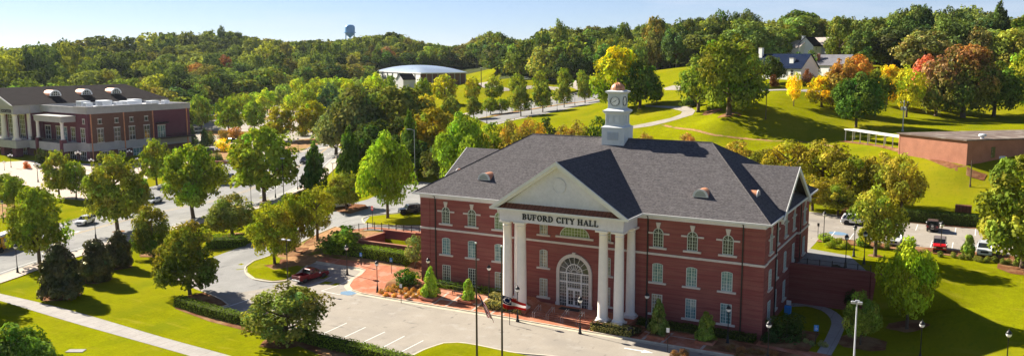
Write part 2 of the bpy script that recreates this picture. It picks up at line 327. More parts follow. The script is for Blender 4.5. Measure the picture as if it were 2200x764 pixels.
def clip(poly, ax, v, keep_gt):
    out = []; n = len(poly)
    for i in range(n):
        a, b = poly[i], poly[(i+1) % n]; ia = (a[ax] >= v) == keep_gt or a[ax] == v; ib = (b[ax] >= v) == keep_gt or b[ax] == v
        if ia: out.append(a)
        if ia != ib:
            t = (v-a[ax])/(b[ax]-a[ax]); q = [0, 0]; q[ax] = v; q[1-ax] = a[1-ax]+t*(b[1-ax]-a[1-ax]); out.append(tuple(q))
    return out
def drape(name, polys, m, dz, mb=None):
    """flat-lying sheet following the ground; each polygon is cut along the ground grid"""
    M = mb or MB()
    for poly in polys:
        if len(poly) > 4:      # triangulate concave outlines first
            from mathutils.geometry import tessellate_polygon
            tris = tessellate_polygon([[Vector((p[0], p[1], 0)) for p in poly]]); pieces = [[tuple(poly[i][:2]) for i in t] for t in tris]
        else: pieces = [[tuple(p[:2]) for p in poly]]
        for pc in pieces:
            x0, x1 = min(p[0] for p in pc), max(p[0] for p in pc)
            xs = [v for v in XS if x0 < v < x1]; slabs = []; cur = pc
            for v in xs:
                slabs.append(clip(cur, 0, v, False)); cur = clip(cur, 0, v, True)
            slabs.append(cur)
            for s in slabs:
                if len(s) < 3: continue
                y0, y1 = min(p[1] for p in s), max(p[1] for p in s); cur = s; cells = []
                for v in [v for v in YS if y0 < v < y1]:
                    cells.append(clip(cur, 1, v, False)); cur = clip(cur, 1, v, True)
                cells.append(cur)
                for c in cells:
                    if len(c) < 3: continue
                    a = sum(c[i][0]*c[(i+1) % len(c)][1]-c[(i+1) % len(c)][0]*c[i][1] for i in range(len(c)))
                    if abs(a) < 1e-4: continue
                    if a < 0: c = c[::-1]
                    M.add([(p[0], p[1], H(p[0], p[1])+dz) for p in c], [tuple(range(len(c)))])
    if mb is not None: return None
    me = M.mesh(name); return link(name, me, None, m)
def spline(pts, step=2.0):
    pts = [np.array(p[:2], float) for p in pts]; P = [2*pts[0]-pts[1]]+pts+[2*pts[-1]-pts[-2]]; out = []
    for i in range(1, len(P)-2):
        n = max(1, int(np.linalg.norm(P[i+1]-P[i])/step))
        for k in range(n):
            t = k/n; out.append(.5*((2*P[i])+(-P[i-1]+P[i+1])*t+(2*P[i-1]-5*P[i]+4*P[i+1]-P[i+2])*t*t+(-P[i-1]+3*P[i]-3*P[i+1]+P[i+2])*t**3))
    out.append(pts[-1]); return out
def offs(line, d):
    out = []
    for i, p in enumerate(line):
        t = line[min(i+1, len(line)-1)]-line[max(i-1, 0)]; t = t/np.linalg.norm(t); out.append(np.array([p[0]-t[1]*d, p[1]+t[0]*d]))
    return out
def ribbon_polys(line, a, b):
    A, B = offs(line, a), offs(line, b); return [[tuple(A[i]), tuple(A[i+1]), tuple(B[i+1]), tuple(B[i])] for i in range(len(line)-1)]
def ribbon(name, line, a, b, m, dz): return drape(name, ribbon_polys(line, a, b), m, dz)
def kerbline(mb, line, w=.18, h=.13):
    """a raised kerb following the ground"""
    A, B = offs(line, -w/2), offs(line, w/2); n = len(line); vs = []
    for i in range(n):
        for q, dz in ((A[i], -.1), (A[i], h), (B[i], h), (B[i], -.1)): vs.append((q[0], q[1], H(*line[i])+dz))
    fs = []
    for i in range(n-1):
        for k in range(3): fs.append((i*4+k, i*4+k+1, (i+1)*4+k+1, (i+1)*4+k))
    mb.add(vs, fs)
def raised(name, poly, m, h=.12, side=None):
    """a raised bed or island: top sheet at +h with a skirt"""
    M = MB(); drape(name, [poly], m, h, M); n = len(poly)
    for i in range(n):
        a, b = poly[i], poly[(i+1) % n]
        M.add([(a[0], a[1], H(*a[:2])-.05), (b[0], b[1], H(*b[:2])-.05), (b[0], b[1], H(*b[:2])+h), (a[0], a[1], H(*a[:2])+h)], [(0, 1, 2, 3)])
    return link(name, M.mesh(name), None, m)
def struct(o, label=None, kind='structure'):
    return tag(o, label, None, kind=kind)

# ------------------------------------------------------------------ roads, lots, paths
def G(*pts): return [gp(px, py)[:2] for px, py in pts]
near = spline(G((-90, 622), (0, 592), (107, 556), (300, 503), (440, 471), (560, 441), (620, 414), (665, 388), (705, 352), (735, 322)), 3)
far = spline(G((-90, 530), (0, 508), (100, 488), (230, 452), (330, 425), (420, 402), (520, 374), (600, 346), (655, 322), (700, 296)), 3)
def between(A, B, n=60):
    def rs(P):
        P = np.array(P); d = np.r_[0, np.cumsum(np.hypot(*np.diff(P, axis=0).T))]; s = np.linspace(0, d[-1], n); return np.stack([np.interp(s, d, P[:, 0]), np.interp(s, d, P[:, 1])], 1)
    A, B = rs(A), rs(B); return A, B, [[tuple(A[i]), tuple(A[i+1]), tuple(B[i+1]), tuple(B[i])] for i in range(n-1)]
A_, B_, polys = between(near, far)
struct(drape('street', polys, MT['asphalt'], .02), 'grey main street crossing the left of the picture')
def lerpline(t): return [A_[i]*(1-t)+B_[i]*t for i in range(len(A_))]
mk = MB(); 
for t, dash in ((.06, 0), (.92, 0)):
    drape('', ribbon_polys(lerpline(t), -.07, .07), None, .026, mk)
struct(link('edge_lines', mk.mesh('edge_lines'), None, MT['paint']), 'white edge lines painted on the main street')
mk = MB()
for t in (.50, .53): drape('', ribbon_polys(lerpline(t), -.06, .06), None, .026, mk)
struct(link('centre_lines', mk.mesh('centre_lines'), None, MT['yellow_paint']), 'yellow double line down the middle of the main street')
mk = MB(); l_ = lerpline(.27)
for i in range(30, 58, 2): drape('', ribbon_polys(l_[i:i+2], -.06, .06), None, .026, mk)
def arrow(cx, cy, ang, s=1.0):
    c, n = math.cos(ang), math.sin(ang)
    for pl in ([(-1.5, -.12), (.3, -.12), (.3, .12), (-1.5, .12)], [(.3, -.42), (1.4, 0), (.3, .42)]):
        P = [(cx+s*(x*c-y*n), cy+s*(x*n+y*c)) for x, y in pl]
        if len(P) == 3: P.append(P[0]); P = P[:3]
        drape('', [P], None, .027, mk)
for px, py in ((590, 402), (570, 412), (155, 500)):
    x, y, _, _ = gp(px, py); arrow(x, y, R(100), 1.5)
struct(link('lane_marks', mk.mesh('lane_marks'), None, MT['paint']), 'white lane dashes and turn arrows on the main street')
nr = [p for p in near]
struct(ribbon('street_sidewalk', nr, -3.6, -.25, MT['paver_pale'], .12), 'pale pink sidewalk strip along the near side of the main street')
kb = MB(); kerbline(kb, offs(nr, -.1)); kerbline(kb, offs(far, .1)); struct(link('street_kerb', kb.mesh('street_kerb'), None, MT['kerb']), 'pale kerbs along the main street')
mul = MB()
def disc(cx, cy, r, dz, mb, n=12, sx=1): drape('', [[(cx+r*sx*math.cos(6.2832*i/n)*(1+.12*math.sin(i*2.7+cx)), cy+r*math.sin(6.2832*i/n)*(1+.12*math.cos(i*1.9+cy))) for i in range(n)]], None, dz, mb)
# concrete walk over the front lawn
A2, B2 = G((-60, 617), (0, 630), (150, 665.5), (347, 723), (497, 764), (600, 795)), G((-60, 632), (0, 645.5), (160, 693.6), (409, 764), (520, 800))
_, _, pl = between(spline(A2), spline(B2)); struct(drape('lawn_path', pl, MT['concrete'], .03), 'pale concrete path running diagonally across the front lawn')
# forecourt
lot = [(-62, -3.2), (-57.5, -4.6), (-54.6, -6.0), (-52.0, -6.5), (-47.5, -5.2), (-46.6, 1.6), (-36.0, 1.2), (-35.6, -3.2), (-33.4, -5.8), (-31, -6.9), (22, -6.9), (60, -6.9), (60, -24.2), (-46.2, -24.2), (-46.4, -18.6), (-58, -15.5), (-66.5, -13), (-68.5, -8)]
struct(drape('forecourt_lot', [lot], MT['lot'], .008), 'pale concrete parking forecourt in front of the brick hall')
drive = G((442, 640), (425, 585), (440, 558), (500, 536), (560, 512), (640, 487), (700, 464), (745, 440), (790, 428), (850, 402), (905, 390)) + [(-24.9, 46), (-24.9, 14.4), (-34, 14.2), (-46, 13.6)] + G((720, 487), (676, 506), (640, 524), (590, 546), (545, 561), (528, 573), (528, 586), (545, 600), (610, 612))
struct(drive_o := drape('driveway', [drive], MT['asphalt'], .014), 'grey driveway climbing from the forecourt to the rear lot')
struct(drape('rear_lot', [[(-24.9, 16), (-24.9, 62), (24, 60), (80, 56), (80, 40.5), (24.6, 40.8), (24.6, 29), (-24.9, 29)]], MT['lot'], .014), 'pale rear parking lot behind the brick hall')
# accessible bays, stall lines
mk = MB()
for a, b in (((745, 693), (688, 719)), ((785.5, 702), (727, 729.5)), ((827, 712), (768, 740)), ((869, 721), (814, 749.5)), ((909.5, 730.5), (856, 758)), ((951.5, 739.5), (900, 768)), ((535, 643), (464, 666)), ((562, 652), (500, 676)), ((660, 614), (712, 594)), ((690, 624), (752, 600)), ((728, 632), (778, 610)), ((690, 624), (728, 632))):
    p, q = gp(*a)[:2], gp(*b)[:2]; d = Vector((q[0]-p[0], q[1]-p[1])); n = Vector((-d.y, d.x)).normalized()*.07
    drape('', [[(p[0]-n.x, p[1]-n.y), (q[0]-n.x, q[1]-n.y), (q[0]+n.x, q[1]+n.y), (p[0]+n.x, p[1]+n.y)]], None, .021, mk)
x, y, _, _ = gp(1400, 757); arrow(x-1.5, y, 0, 1.25)
for i in range(9):   # rear lot stalls
    xx = 26+i*2.9; drape('', [[(xx-.06, 41.2), (xx+.06, 41.2), (xx+.06, 46.2), (xx-.06, 46.2)]], None, .026, mk)
    drape('', [[(xx-.06, 53.), (xx+.06, 53.), (xx+.06, 58), (xx-.06, 58)]], None, .026, mk)
for px, py in ((1698, 541), (1696, 553)):
    x, y, _, _ = gp(px+40, py+3); drape('', [[(x-1.6, y-.06), (x+.6, y-.06), (x+.6, y+.06), (x-1.6, y+.06)]], None, .03, mk)
struct(link('parking_lines', mk.mesh('parking_lines'), None, MT['paint']), 'white stall lines and arrow painted on the parking lots')
mk = MB(); x, y, _, _ = gp(748, 629); disc(x, y, 1.0, .024, mk, 12, 1.25); x, y, _, _ = gp(1800, 501); disc(x, y, 1.2, .024, mk, 12, 1.3)
struct(link('accessible_marks', mk.mesh('accessible_marks'), None, MT['blue_paint']), 'blue accessible parking marks painted on the lots')
# forecourt edge: apron, kerb, brick walk
edge = [(-46.6, 1.4), (-42, 1.3), (-36.2, 1.0), (-35.7, -2.6), (-34.6, -4.9), (-32.8, -6.3), (-30.5, -6.9), (-10, -6.9), (20, -6.9), (60, -6.9)]
es = spline(edge, 1.5)
kb = MB(); kerbline(kb, es, .2, .13)
isl = spline(G((720, 487), (676, 506), (640, 524), (590, 546), (545, 561), (528, 573), (528, 586), (545, 600), (585, 606), (612, 604)) + [(-46.8, -.5)], 1.5)
kerbline(kb, isl, .22, .14)
i2 = G((778, 470), (784, 480), (810, 485), (850, 486), (905, 487)), G((778, 470), (795, 463), (850, 458), (905, 450))
for q in i2: kerbline(kb, spline(q, 1.5), .25, .14)
flagisl = [(-8.2, -19.2), (-6.8, -18.2), (-4.5, -17.9), (0, -18.1), (9, -18.6), (9, -40), (-9, -40), (-9, -24.5), (-8.8, -21.5)]
kerbline(kb, spline(flagisl+flagisl[:1], 1.), .25, .14)
li = G((432, 668), (385, 652), (382, 640), (440, 628), (478, 645), (490, 655), (440, 668))
kerbline(kb, spline(li[3:], 1.5), .22, .14)
kerbline(kb, [np.array(p) for p in ((24.6, 40.7), (40, 40.5), (60, 40.4), (80, 40.4))], .22, .14)
struct(link('forecourt_kerb', kb.mesh('forecourt_kerb'), None, MT['kerb']), 'pale kerbs round the forecourt, islands and walks')
ap = MB(); drape('', ribbon_polys(es, -.75, -.1), None, .017, ap); drape('', ribbon_polys(isl, -.1, .6) if False else ribbon_polys(isl, .1, .8), None, .019, ap)
struct(link('gutter_apron', ap.mesh('gutter_apron'), None, MT['gutter']), 'tan gutter apron along the forecourt kerbs')
walk = [tuple(p) for p in es[:-1]] + [(44, -6.85), (44, -2.6), (38, -2.5), (24.5, -.3), (22, .4), (9.3, .3), (-24, .3), (-27, .5), (-30, 2.2), (-30, 3.4), (-37, 3.2), (-46.4, 3.2)]
struct(drape('brick_walk', [walk], MT['paver'], .12), 'red brick plaza walk in front of the hall')
mk = MB()
def band(x0, x1, y0, y1): drape('', [[(x0, y0), (x1, y0), (x1, y1), (x0, y1)]], None, .126, mk)
for xx in (-23.0, -18.6, -16.4, -12.2, 9.6, 12.0, 14.4, 19.2, -9.2, -7.6, 4.9): band(xx, xx+.35, -6.7, -2.6 if (xx < -8 or xx > 9) else -6.0)
band(-28.6, -12, -4.9, -4.55); band(9.5, 21.0, -3.9, -3.6); band(-28.5, -22.7, -2.8, -2.5)
struct(link('paver_bands', mk.mesh('paver_bands'), None, MT['paver_pale']), 'pale stone bands dividing the brick plaza')
# planting beds
mb_ = MB()
for pl in ([(-29.5, -2.4), (-28, -5.2), (-22.9, -4.3), (-22.6, -2.3), (-26, .2), (-29.5, .2)], [(-22.6, -2.0), (-9.5, -2.0), (-9.5, .2), (-24.6, .2)], [(-11.8, -5.9), (-4.9, -5.6), (-4.9, -2.2), (-11.8, -2.2)], [(4.9, -6.1), (11.4, -6.2), (11.4, -2.4), (4.9, -2.4)], [(9.3, -2.2), (24.6, -2.2), (24.6, 0), (9.3, 0)], [(19.6, -6.3), (30, -6.4), (30, -3.4), (25, -2.4), (19.6, -2.4)], [(25, -1.8), (30.5, -1.8), (30.5, 6), (24.6, 6)]):
    drape('', [pl], None, .17, mb_)
for a in (li, G((713, 452), (740, 436), (785, 440), (792, 448), (752, 460))): drape('', [a], None, .10, mb_)
drape('', [G((384, 652), (375, 662), (450, 690), (560, 718), (640, 742), (720, 775), (880, 820), (960, 800), (860, 768), (640, 716), (560, 700), (440, 662))], None, .03, mb_)
drape('', [[(24.6, 36.9), (80, 36.6), (80, 40.3), (24.6, 40.5)]], None, .10, mb_)
drape('', [[(24.6, 59.2), (84, 56.2), (84, 62), (24.6, 66)]], None, .06, mb_)
for px, py, r in ((72, 573, 1.1), (255, 497, 1.2), (568, 432, 1.2), (15, 592, 1.6), (131, 636, 2.6), (205, 601, 2.4), (258, 573, 2.), (590, 568, 2.6), (633, 541, 2.4), (682, 517, 2.4), (833, 469, 1.7), (500, 506, 2.2), (613, 733, 2.8), (1948, 700, 2.4), (1850, 735, 3), (1567, 246, 3.2), (1530, 240, 3), (330, 545, 2.4), (2196, 575, 3.2), (1880, 549, 1)):
    x, y, _, _ = gp(px, py); disc(x, y, r, .04, mb_)
struct(link('mulch_beds', mb_.mesh('mulch_beds'), None, MT['mulch']), 'brown mulch beds and tree rings'); 
isg = G((720, 487), (676, 506), (640, 524), (590, 546), (545, 561), (531, 573), (531, 584), (548, 597), (585, 603), (612, 601))+[(-46.8, -1), (-46.6, 3), (-30.4, 3.4), (-33, 6.9), (-42.4, 6.9), (-42.4, 13.4), (-45.8, 13.4)]
struct(drape('island_straw', [isg], MT['straw'], .035), 'pine straw and thin grass on the sloping planted island')
gr = MB()
drape('', [G((531, 574), (545, 562), (590, 547), (602, 556), (600, 566), (566, 570), (590, 580), (640, 570), (655, 578), (612, 600), (585, 603), (548, 597), (531, 584))], None, .07, gr)
drape('', [G((784, 479), (795, 465), (850, 460), (905, 453), (905, 484), (850, 484), (810, 483))], None, .10, gr)
drape('', [flagisl], None, .12, gr)
struct(link('island_grass', gr.mesh('island_grass'), None, MT['lawn']), 'green grass on the kerbed islands')
# side path on the right, terrace
sp = spline(G((1694, 655), (1730, 654), (1775, 665), (1800, 690), (1790, 725), (1770, 760)), 1.2)
struct(ribbon('side_path', sp, -.8, .8, MT['concrete'], .05), 'curved concrete path below the retaining wall')
struct(drape('terrace', [[(24.6, 18.7), (34.5, 18.7), (33.5, 22), (30.5, 29.5), (24.6, 31.5)]], MT['asphalt'], .03), 'paved terrace above the retaining wall')  # darker asphalt grey puts some of the hall's shade into the terrace colour
# boulevard, far roads, lawn drive and paths
bn = spline(G((1052, 268), (1100, 256), (1166, 243.5), (1230, 230), (1291, 218), (1345, 208)), 3); bf = spline(G((1000, 246), (1040, 238), (1100, 227), (1180, 212), (1282, 197), (1340, 190)), 3)
Ab, Bb, pl = between(bn, bf); struct(drape('boulevard', pl, MT['asphalt'], .04), 'tree lined boulevard climbing to the right')
md = MB(); ln = [Ab[i]*.55+Bb[i]*.45 for i in range(len(Ab))]; drape('', ribbon_polys(ln, -1.9, 1.9), None, .16, md)
struct(link('boulevard_median', md.mesh('boulevard_median'), None, MT['straw']), 'straw mulched median down the boulevard')
struct(ribbon('boulevard_sidewalk', offs(bn, -2.0), -1.3, 1.3, MT['concrete'], .08), 'pale sidewalk along the boulevard')
struct(ribbon('boulevard_far_sidewalk', offs(bf, 2.0), -1.2, 1.2, MT['paver_pale'], .08), 'pink sidewalk on the far side of the boulevard')
struct(ribbon('park_road', spline(G((960, 187), (1052, 186), (1141, 187.5), (1200, 190), (1262, 192)), 6), -3.5, 3.5, MT['lot'], .10), 'pale road across the far park')
struct(drape('hill_drive', [G((1348, 272), (1400, 262.5), (1440, 254), (1462, 246), (1466, 240), (1440, 233), (1386, 229), (1386, 226), (1480, 229), (1494, 238), (1488, 247), (1437, 262), (1398, 271), (1355, 277))], MT['lot'], .06), 'pale asphalt drive curving over the hillside lawn')
struct(drape('hill_lot', [G((1425, 190), (1445, 184), (1465, 183), (1500, 190), (1480, 196), (1430, 194))], MT['lot'], .06), 'pale lot at the top of the lawn under the big oak')
struct(ribbon('hill_path', spline(G((1422, 268), (1480, 278), (1536, 291), (1600, 298), (1660, 303), (1740, 306), (1800, 316)), 3), -.5, .5, MT['straw'], .05), 'thin worn path across the hillside lawn')
struct(ribbon('upper_road', spline(G((1560, 200), (1620, 197), (1654, 194.5), (1720, 195), (1790, 197)), 5), -2.6, 2.6, MT['concrete'], .10), 'pale road in front of the hilltop houses')
struct(ribbon('school_path', spline(G((1812, 303), (1880, 312), (1940, 326), (1985, 335), (2052, 359), (2117, 381)), 2), -.9, .9, MT['mulch'], .05), 'brown path leading to the low brick school building')
# left district paving
struct(drape('plaza_paving', [G((-60, 352), (60, 345), (190, 352), (420, 346), (452, 340), (440, 352), (330, 372), (300, 400), (180, 430), (110, 425), (60, 398), (-60, 402))], MT['paver_pale'], .05), 'pale paved plaza in front of the large brick centre')
struct(drape('side_street', [G((300, 425), (313, 427), (394, 438), (470, 420), (560, 385), (650, 330), (610, 325), (520, 335), (450, 350), (380, 385), (310, 405))], MT['asphalt'], .035), 'grey side street leading past the brick centre')
struct(drape('far_lot', [G((415, 322), (480, 322), (600, 335), (660, 312), (720, 285), (760, 250), (740, 222), (640, 208), (540, 200), (440, 208), (408, 240), (410, 290))], MT['lot'], .05), 'large pale parking lot among the tree rows')
gm = MB()
for q in (((600, 322), (640, 300), (690, 297), (700, 305), (650, 322), (612, 332)), ((430, 290), (520, 292), (600, 283), (600, 276), (520, 283), (430, 280)), ((440, 255), (560, 258), (690, 262), (690, 256), (560, 250), (440, 248)), ((450, 234), (700, 236), (700, 231), (450, 229)), ((480, 345), (540, 330), (520, 318), (450, 322), (440, 335)), ((0, 470), (60, 458), (90, 436), (60, 425), (0, 440))):
    drape('', [G(*q)], None, .12, gm)
struct(link('lot_medians', gm.mesh('lot_medians'), None, MT['straw']), 'grassy straw medians in the far parking lot')
struct(ribbon('median_walk', spline(G((598, 338), (640, 327), (700, 318), (735, 310)), 3), -1.3, 1.3, MT['paver_pale'], .10), 'brick sidewalk beside the far parking lot')
struct(drape('court_floor', [[(-41.8, 7.2), (-31.6, 7.2), (-24.9, 5), (-24.9, 13.2), (-41.8, 13.2)]], MT['mulch'], .04), 'mulched ground inside the brick service court')
struct(drape('slope_bed', [[(-30.2, 3.4), (-24.8, .4), (-24.8, 7.2), (-31, 7.2)]], MT['mulch'], .05), 'mulched slope at the left corner of the hall')
dc = box(-1.0, 1.0, -.5, .5, -.05, .07).build('drain_cover', MT['concrete'], None, loc=(*gp(163, 753)[:2], 0)); dc.rotation_euler.z = .5
tag(dc, 'small concrete drain cover set in the lawn below the path', 'drain cover')

# ------------------------------------------------------------------ the brick hall
hall = thing('brick_hall', 'three storey red brick hall with white clock tower, slate roof and columned portico', 'building')
W, YB = 24.69, 28.8
GS = .0
plan = [(-W, 0), (W, 0), (W, 7.2), (W-.41, 7.2), (W-.41, 21.6), (W, 21.6), (W, YB), (-W, YB), (-W, 21.6), (-W+.41, 21.6), (-W+.41, 7.2), (-W, 7.2)]
MB().prism(plan, 2, -1.5, 14.15).build('wall', MT['brick'], hall)
for s in (-1, 1):
    MB().prism([(23.2*s, -.1), (24.79*s, -.1), (24.79*s, 1.6), (23.2*s, 1.6)], 2, -1.2, 13.7).build('corner_pier', MT['brick'], hall)
    MB().prism([(9.3*s, -.06), (10.1*s, -.06), (10.1*s, .1), (9.3*s, .1)], 2, -1, 13.7).build('brick_pilaster', MT['brick'], hall)
def outset(poly, d):
    n = len(poly); out = []
    for i in range(n):
        p, a, b = Vector(poly[i]), Vector(poly[i-1]), Vector(poly[(i+1) % n]); e1 = (p-a).normalized(); e2 = (b-p).normalized()
        n1 = Vector((e1.y, -e1.x)); n2 = Vector((e2.y, -e2.x)); q = p+(n1+n2)*d/(1+n1.dot(n2)); out.append((q.x, q.y))
    return out
def ringband(mb, poly, d0, d1, z0, z1):
    A, B = outset(poly, d0), outset(poly, d1); n = len(poly)
    for i in range(n):
        j = (i+1) % n; vs = [(*A[i], z0), (*B[i], z0), (*B[j], z0), (*A[j], z0), (*A[i], z1), (*B[i], z1), (*B[j], z1), (*A[j], z1)]
        mb.add(vs, [(0, 1, 2, 3), (7, 6, 5, 4), (1, 5, 6, 2), (0, 3, 7, 4)])
rb = MB(); ringband(rb, plan, -.05, .12, 9.02, 9.30)
for s in (-1, 1): rb.prism([(23.1*s, -.22), (24.91*s, -.22), (24.91*s, 1.7), (23.1*s, 1.7)], 2, 9.02, 9.30)
rb.build('string_course', MT['stone'], hall)
fr = MB(); ringband(fr, plan, -.05, .16, 13.62, 14.12); fr.build('frieze', MT['cream'], hall)
# roof
EV = .86; xe, y0e, y1e, ze, zr, xr_, yr = W+EV, -EV, YB+EV, 14.33, 22.07, 13.95, 14.4
rf = MB().add([(-xe, y0e, ze), (xe, y0e, ze), (xe, y1e, ze), (-xe, y1e, ze), (-xr_, yr, zr), (xr_, yr, zr)], [(0, 1, 5, 4), (1, 2, 5), (2, 3, 4, 5), (3, 0, 4), (3, 2, 1, 0)])
roof = rf.build('roof', MT['shingle'], hall)
cap = MB(); cap.tube([(-xr_, yr, zr+.02), (xr_, yr, zr+.02)], .10, 5)
for sx in (-1, 1):
    for yy in (y0e, y1e): cap.tube([(sx*xe, yy, ze+.03), (sx*xr_, yr, zr+.02)], .07, 5)
cap.build('ridge_cap', MT['shingle'], roof)
gt = MB(); eav = [(-xe, y0e), (xe, y0e), (xe, y1e), (-xe, y1e)]
ringband(gt, eav, -.02, .12, 14.16, 14.40); gt.box(-xe+.01, xe-.01, y0e+.01, y1e-.01, 14.14, 14.24)
gt.build('gutter', MT['white'], hall)
# side gables
for s in (-1, 1):
    g = MB(); X0, X1 = 17.0*s, 25.75*s; gy0, gy1, gz, gr_ = 5.3, 23.5, 14.0, 19.45; n0 = math.hypot(gy1-yr, gr_-gz)
    def sl(yy): return gr_-(abs(yy-yr))*(gr_-gz)/(yr-gy0)
    tk = .28
    g.prism([(gy0, gz), (yr, gr_), (gy1, gz), (gy1, gz-tk), (yr, gr_-tk), (gy0, gz-tk)], 0, X0, X1)
    gro = g.build('gable_roof', MT['shingle'], hall)
    tr = MB(); tr.prism([(gy0, gz-tk), (yr, gr_-tk), (gy1, gz-tk), (gy1, gz-tk-.34), (yr, gr_-tk-.36), (gy0, gz-tk-.34)], 0, X1-.28*s, X1+.03*s)
    tr.prism([(gy0-.05, gz+.02), (yr, gr_+.04), (yr, gr_-tk-.3), (gy0-.05, gz-tk-.3)], 0, X1-.02*s, X1+.06*s); tr.prism([(gy1+.05, gz+.02), (yr, gr_+.04), (yr, gr_-tk-.3), (gy1+.05, gz-tk-.3)], 0, X1-.02*s, X1+.06*s)
    tr.box(24.6*s, 25.8*s, 5.1, 6.6, 13.72, 14.02); tr.box(24.6*s, 25.8*s, 22.2, 23.7, 13.72, 14.02)
    tr.build('rake_trim', MT['white'], gro)
    MB().prism([(7.3, 13.9), (yr, 18.75), (21.5, 13.9)], 0, (W-3)*s, (W-.41)*s).build('gable_wall', MT['brick'], hall)
# half-round copper dormers
def dormer(x, y, z, rz, r=.95, dl=2.4):
    e = bpy.data.objects.new('dormer', None)
    b = MB(); n = 10
    pts = [(r*math.cos(math.pi*i/n), r*math.sin(math.pi*i/n)) for i in range(n+1)]
    b.prism(pts, 1, 0, dl); o = b.build('dormer', MT['copper'], hall); o.location = (x, y, z); o.rotation_euler.z = rz
    f = MB(); p2 = [((r+.07)*math.cos(math.pi*i/n), (r+.07)*math.sin(math.pi*i/n)) for i in range(n+1)]; p3 = [(.72*math.cos(math.pi*i/n), .08+.72*math.sin(math.pi*i/n)) for i in range(n+1)]
    vs = [(a, -.06, c) for a, c in p2]+[(a, -.06, c) for a, c in p3]+[(a, .06, c) for a, c in p2]
    f.add(vs, [(i, i+1, n+2+i, n+1+i) for i in range(n)]+[(i, 2*n+2+i, 2*n+3+i, i+1) for i in range(n)]+[(0, n+1, 2*n+1, n)])
    f.build('dormer_trim', MT['white'], o)
    lv = MB(); lv.prism(p3, 1, -.03, .02)
    for k in range(5): lv.box(-.66+.08*k, .66-.08*k, -.08, -.02, .14+.13*k, .18+.13*k)
    lv.build('louvre', MT['metal_grey'], o)
dormer(-15.73, 2.9, 16.35, 0); dormer(15.95, 2.9, 16.35, 0); dormer(22.3, 6.4, 16.35, R(90), .85, 1.7); dormer(-22.3, 6.4, 16.35, R(-90), .85, 1.7)
# windows
def arc(w_, zs, rise, n=12):
    """top outline of an opening, from right spring to left spring"""
    if rise <= 0: return [(w_/2, zs), (-w_/2, zs)]
    hw = w_/2; rad = (hw*hw+rise*rise)/(2*rise); zc = zs+rise-rad; a0 = math.asin(min(1, hw/rad)) if rise < hw*.999 else math.pi/2
    return [(rad*math.sin(a0-2*a0*i/n), zc+rad*math.cos(a0-2*a0*i/n)) for i in range(n+1)]
def facade(side):
    if side == 'F': return lambda p: (p[0], -p[1], p[2])
    if side == 'R': return lambda p: (W+p[1], p[0], p[2])
    if side == 'RM': return lambda p: (W-.41+p[1], p[0], p[2])
    if side == 'L': return lambda p: (-W-p[1], p[0], p[2])
    if side == 'LM': return lambda p: (-W+.41-p[1], p[0], p[2])
def ringprism(mb, outer, inner, v0, v1):
    n = len(outer); vs = [(a, v, c) for v in (v0, v1) for a, c in outer]+[(a, v, c) for v in (v0, v1) for a, c in inner]
    fs = []
    for i in range(n-1):
        fs += [(n+i, n+i+1, 3*n+i+1, 3*n+i), (i, n+i, n+i+1, i+1), (2*n+i, 2*n+i+1, 3*n+i+1, 3*n+i)]
    mb.add(vs, fs)
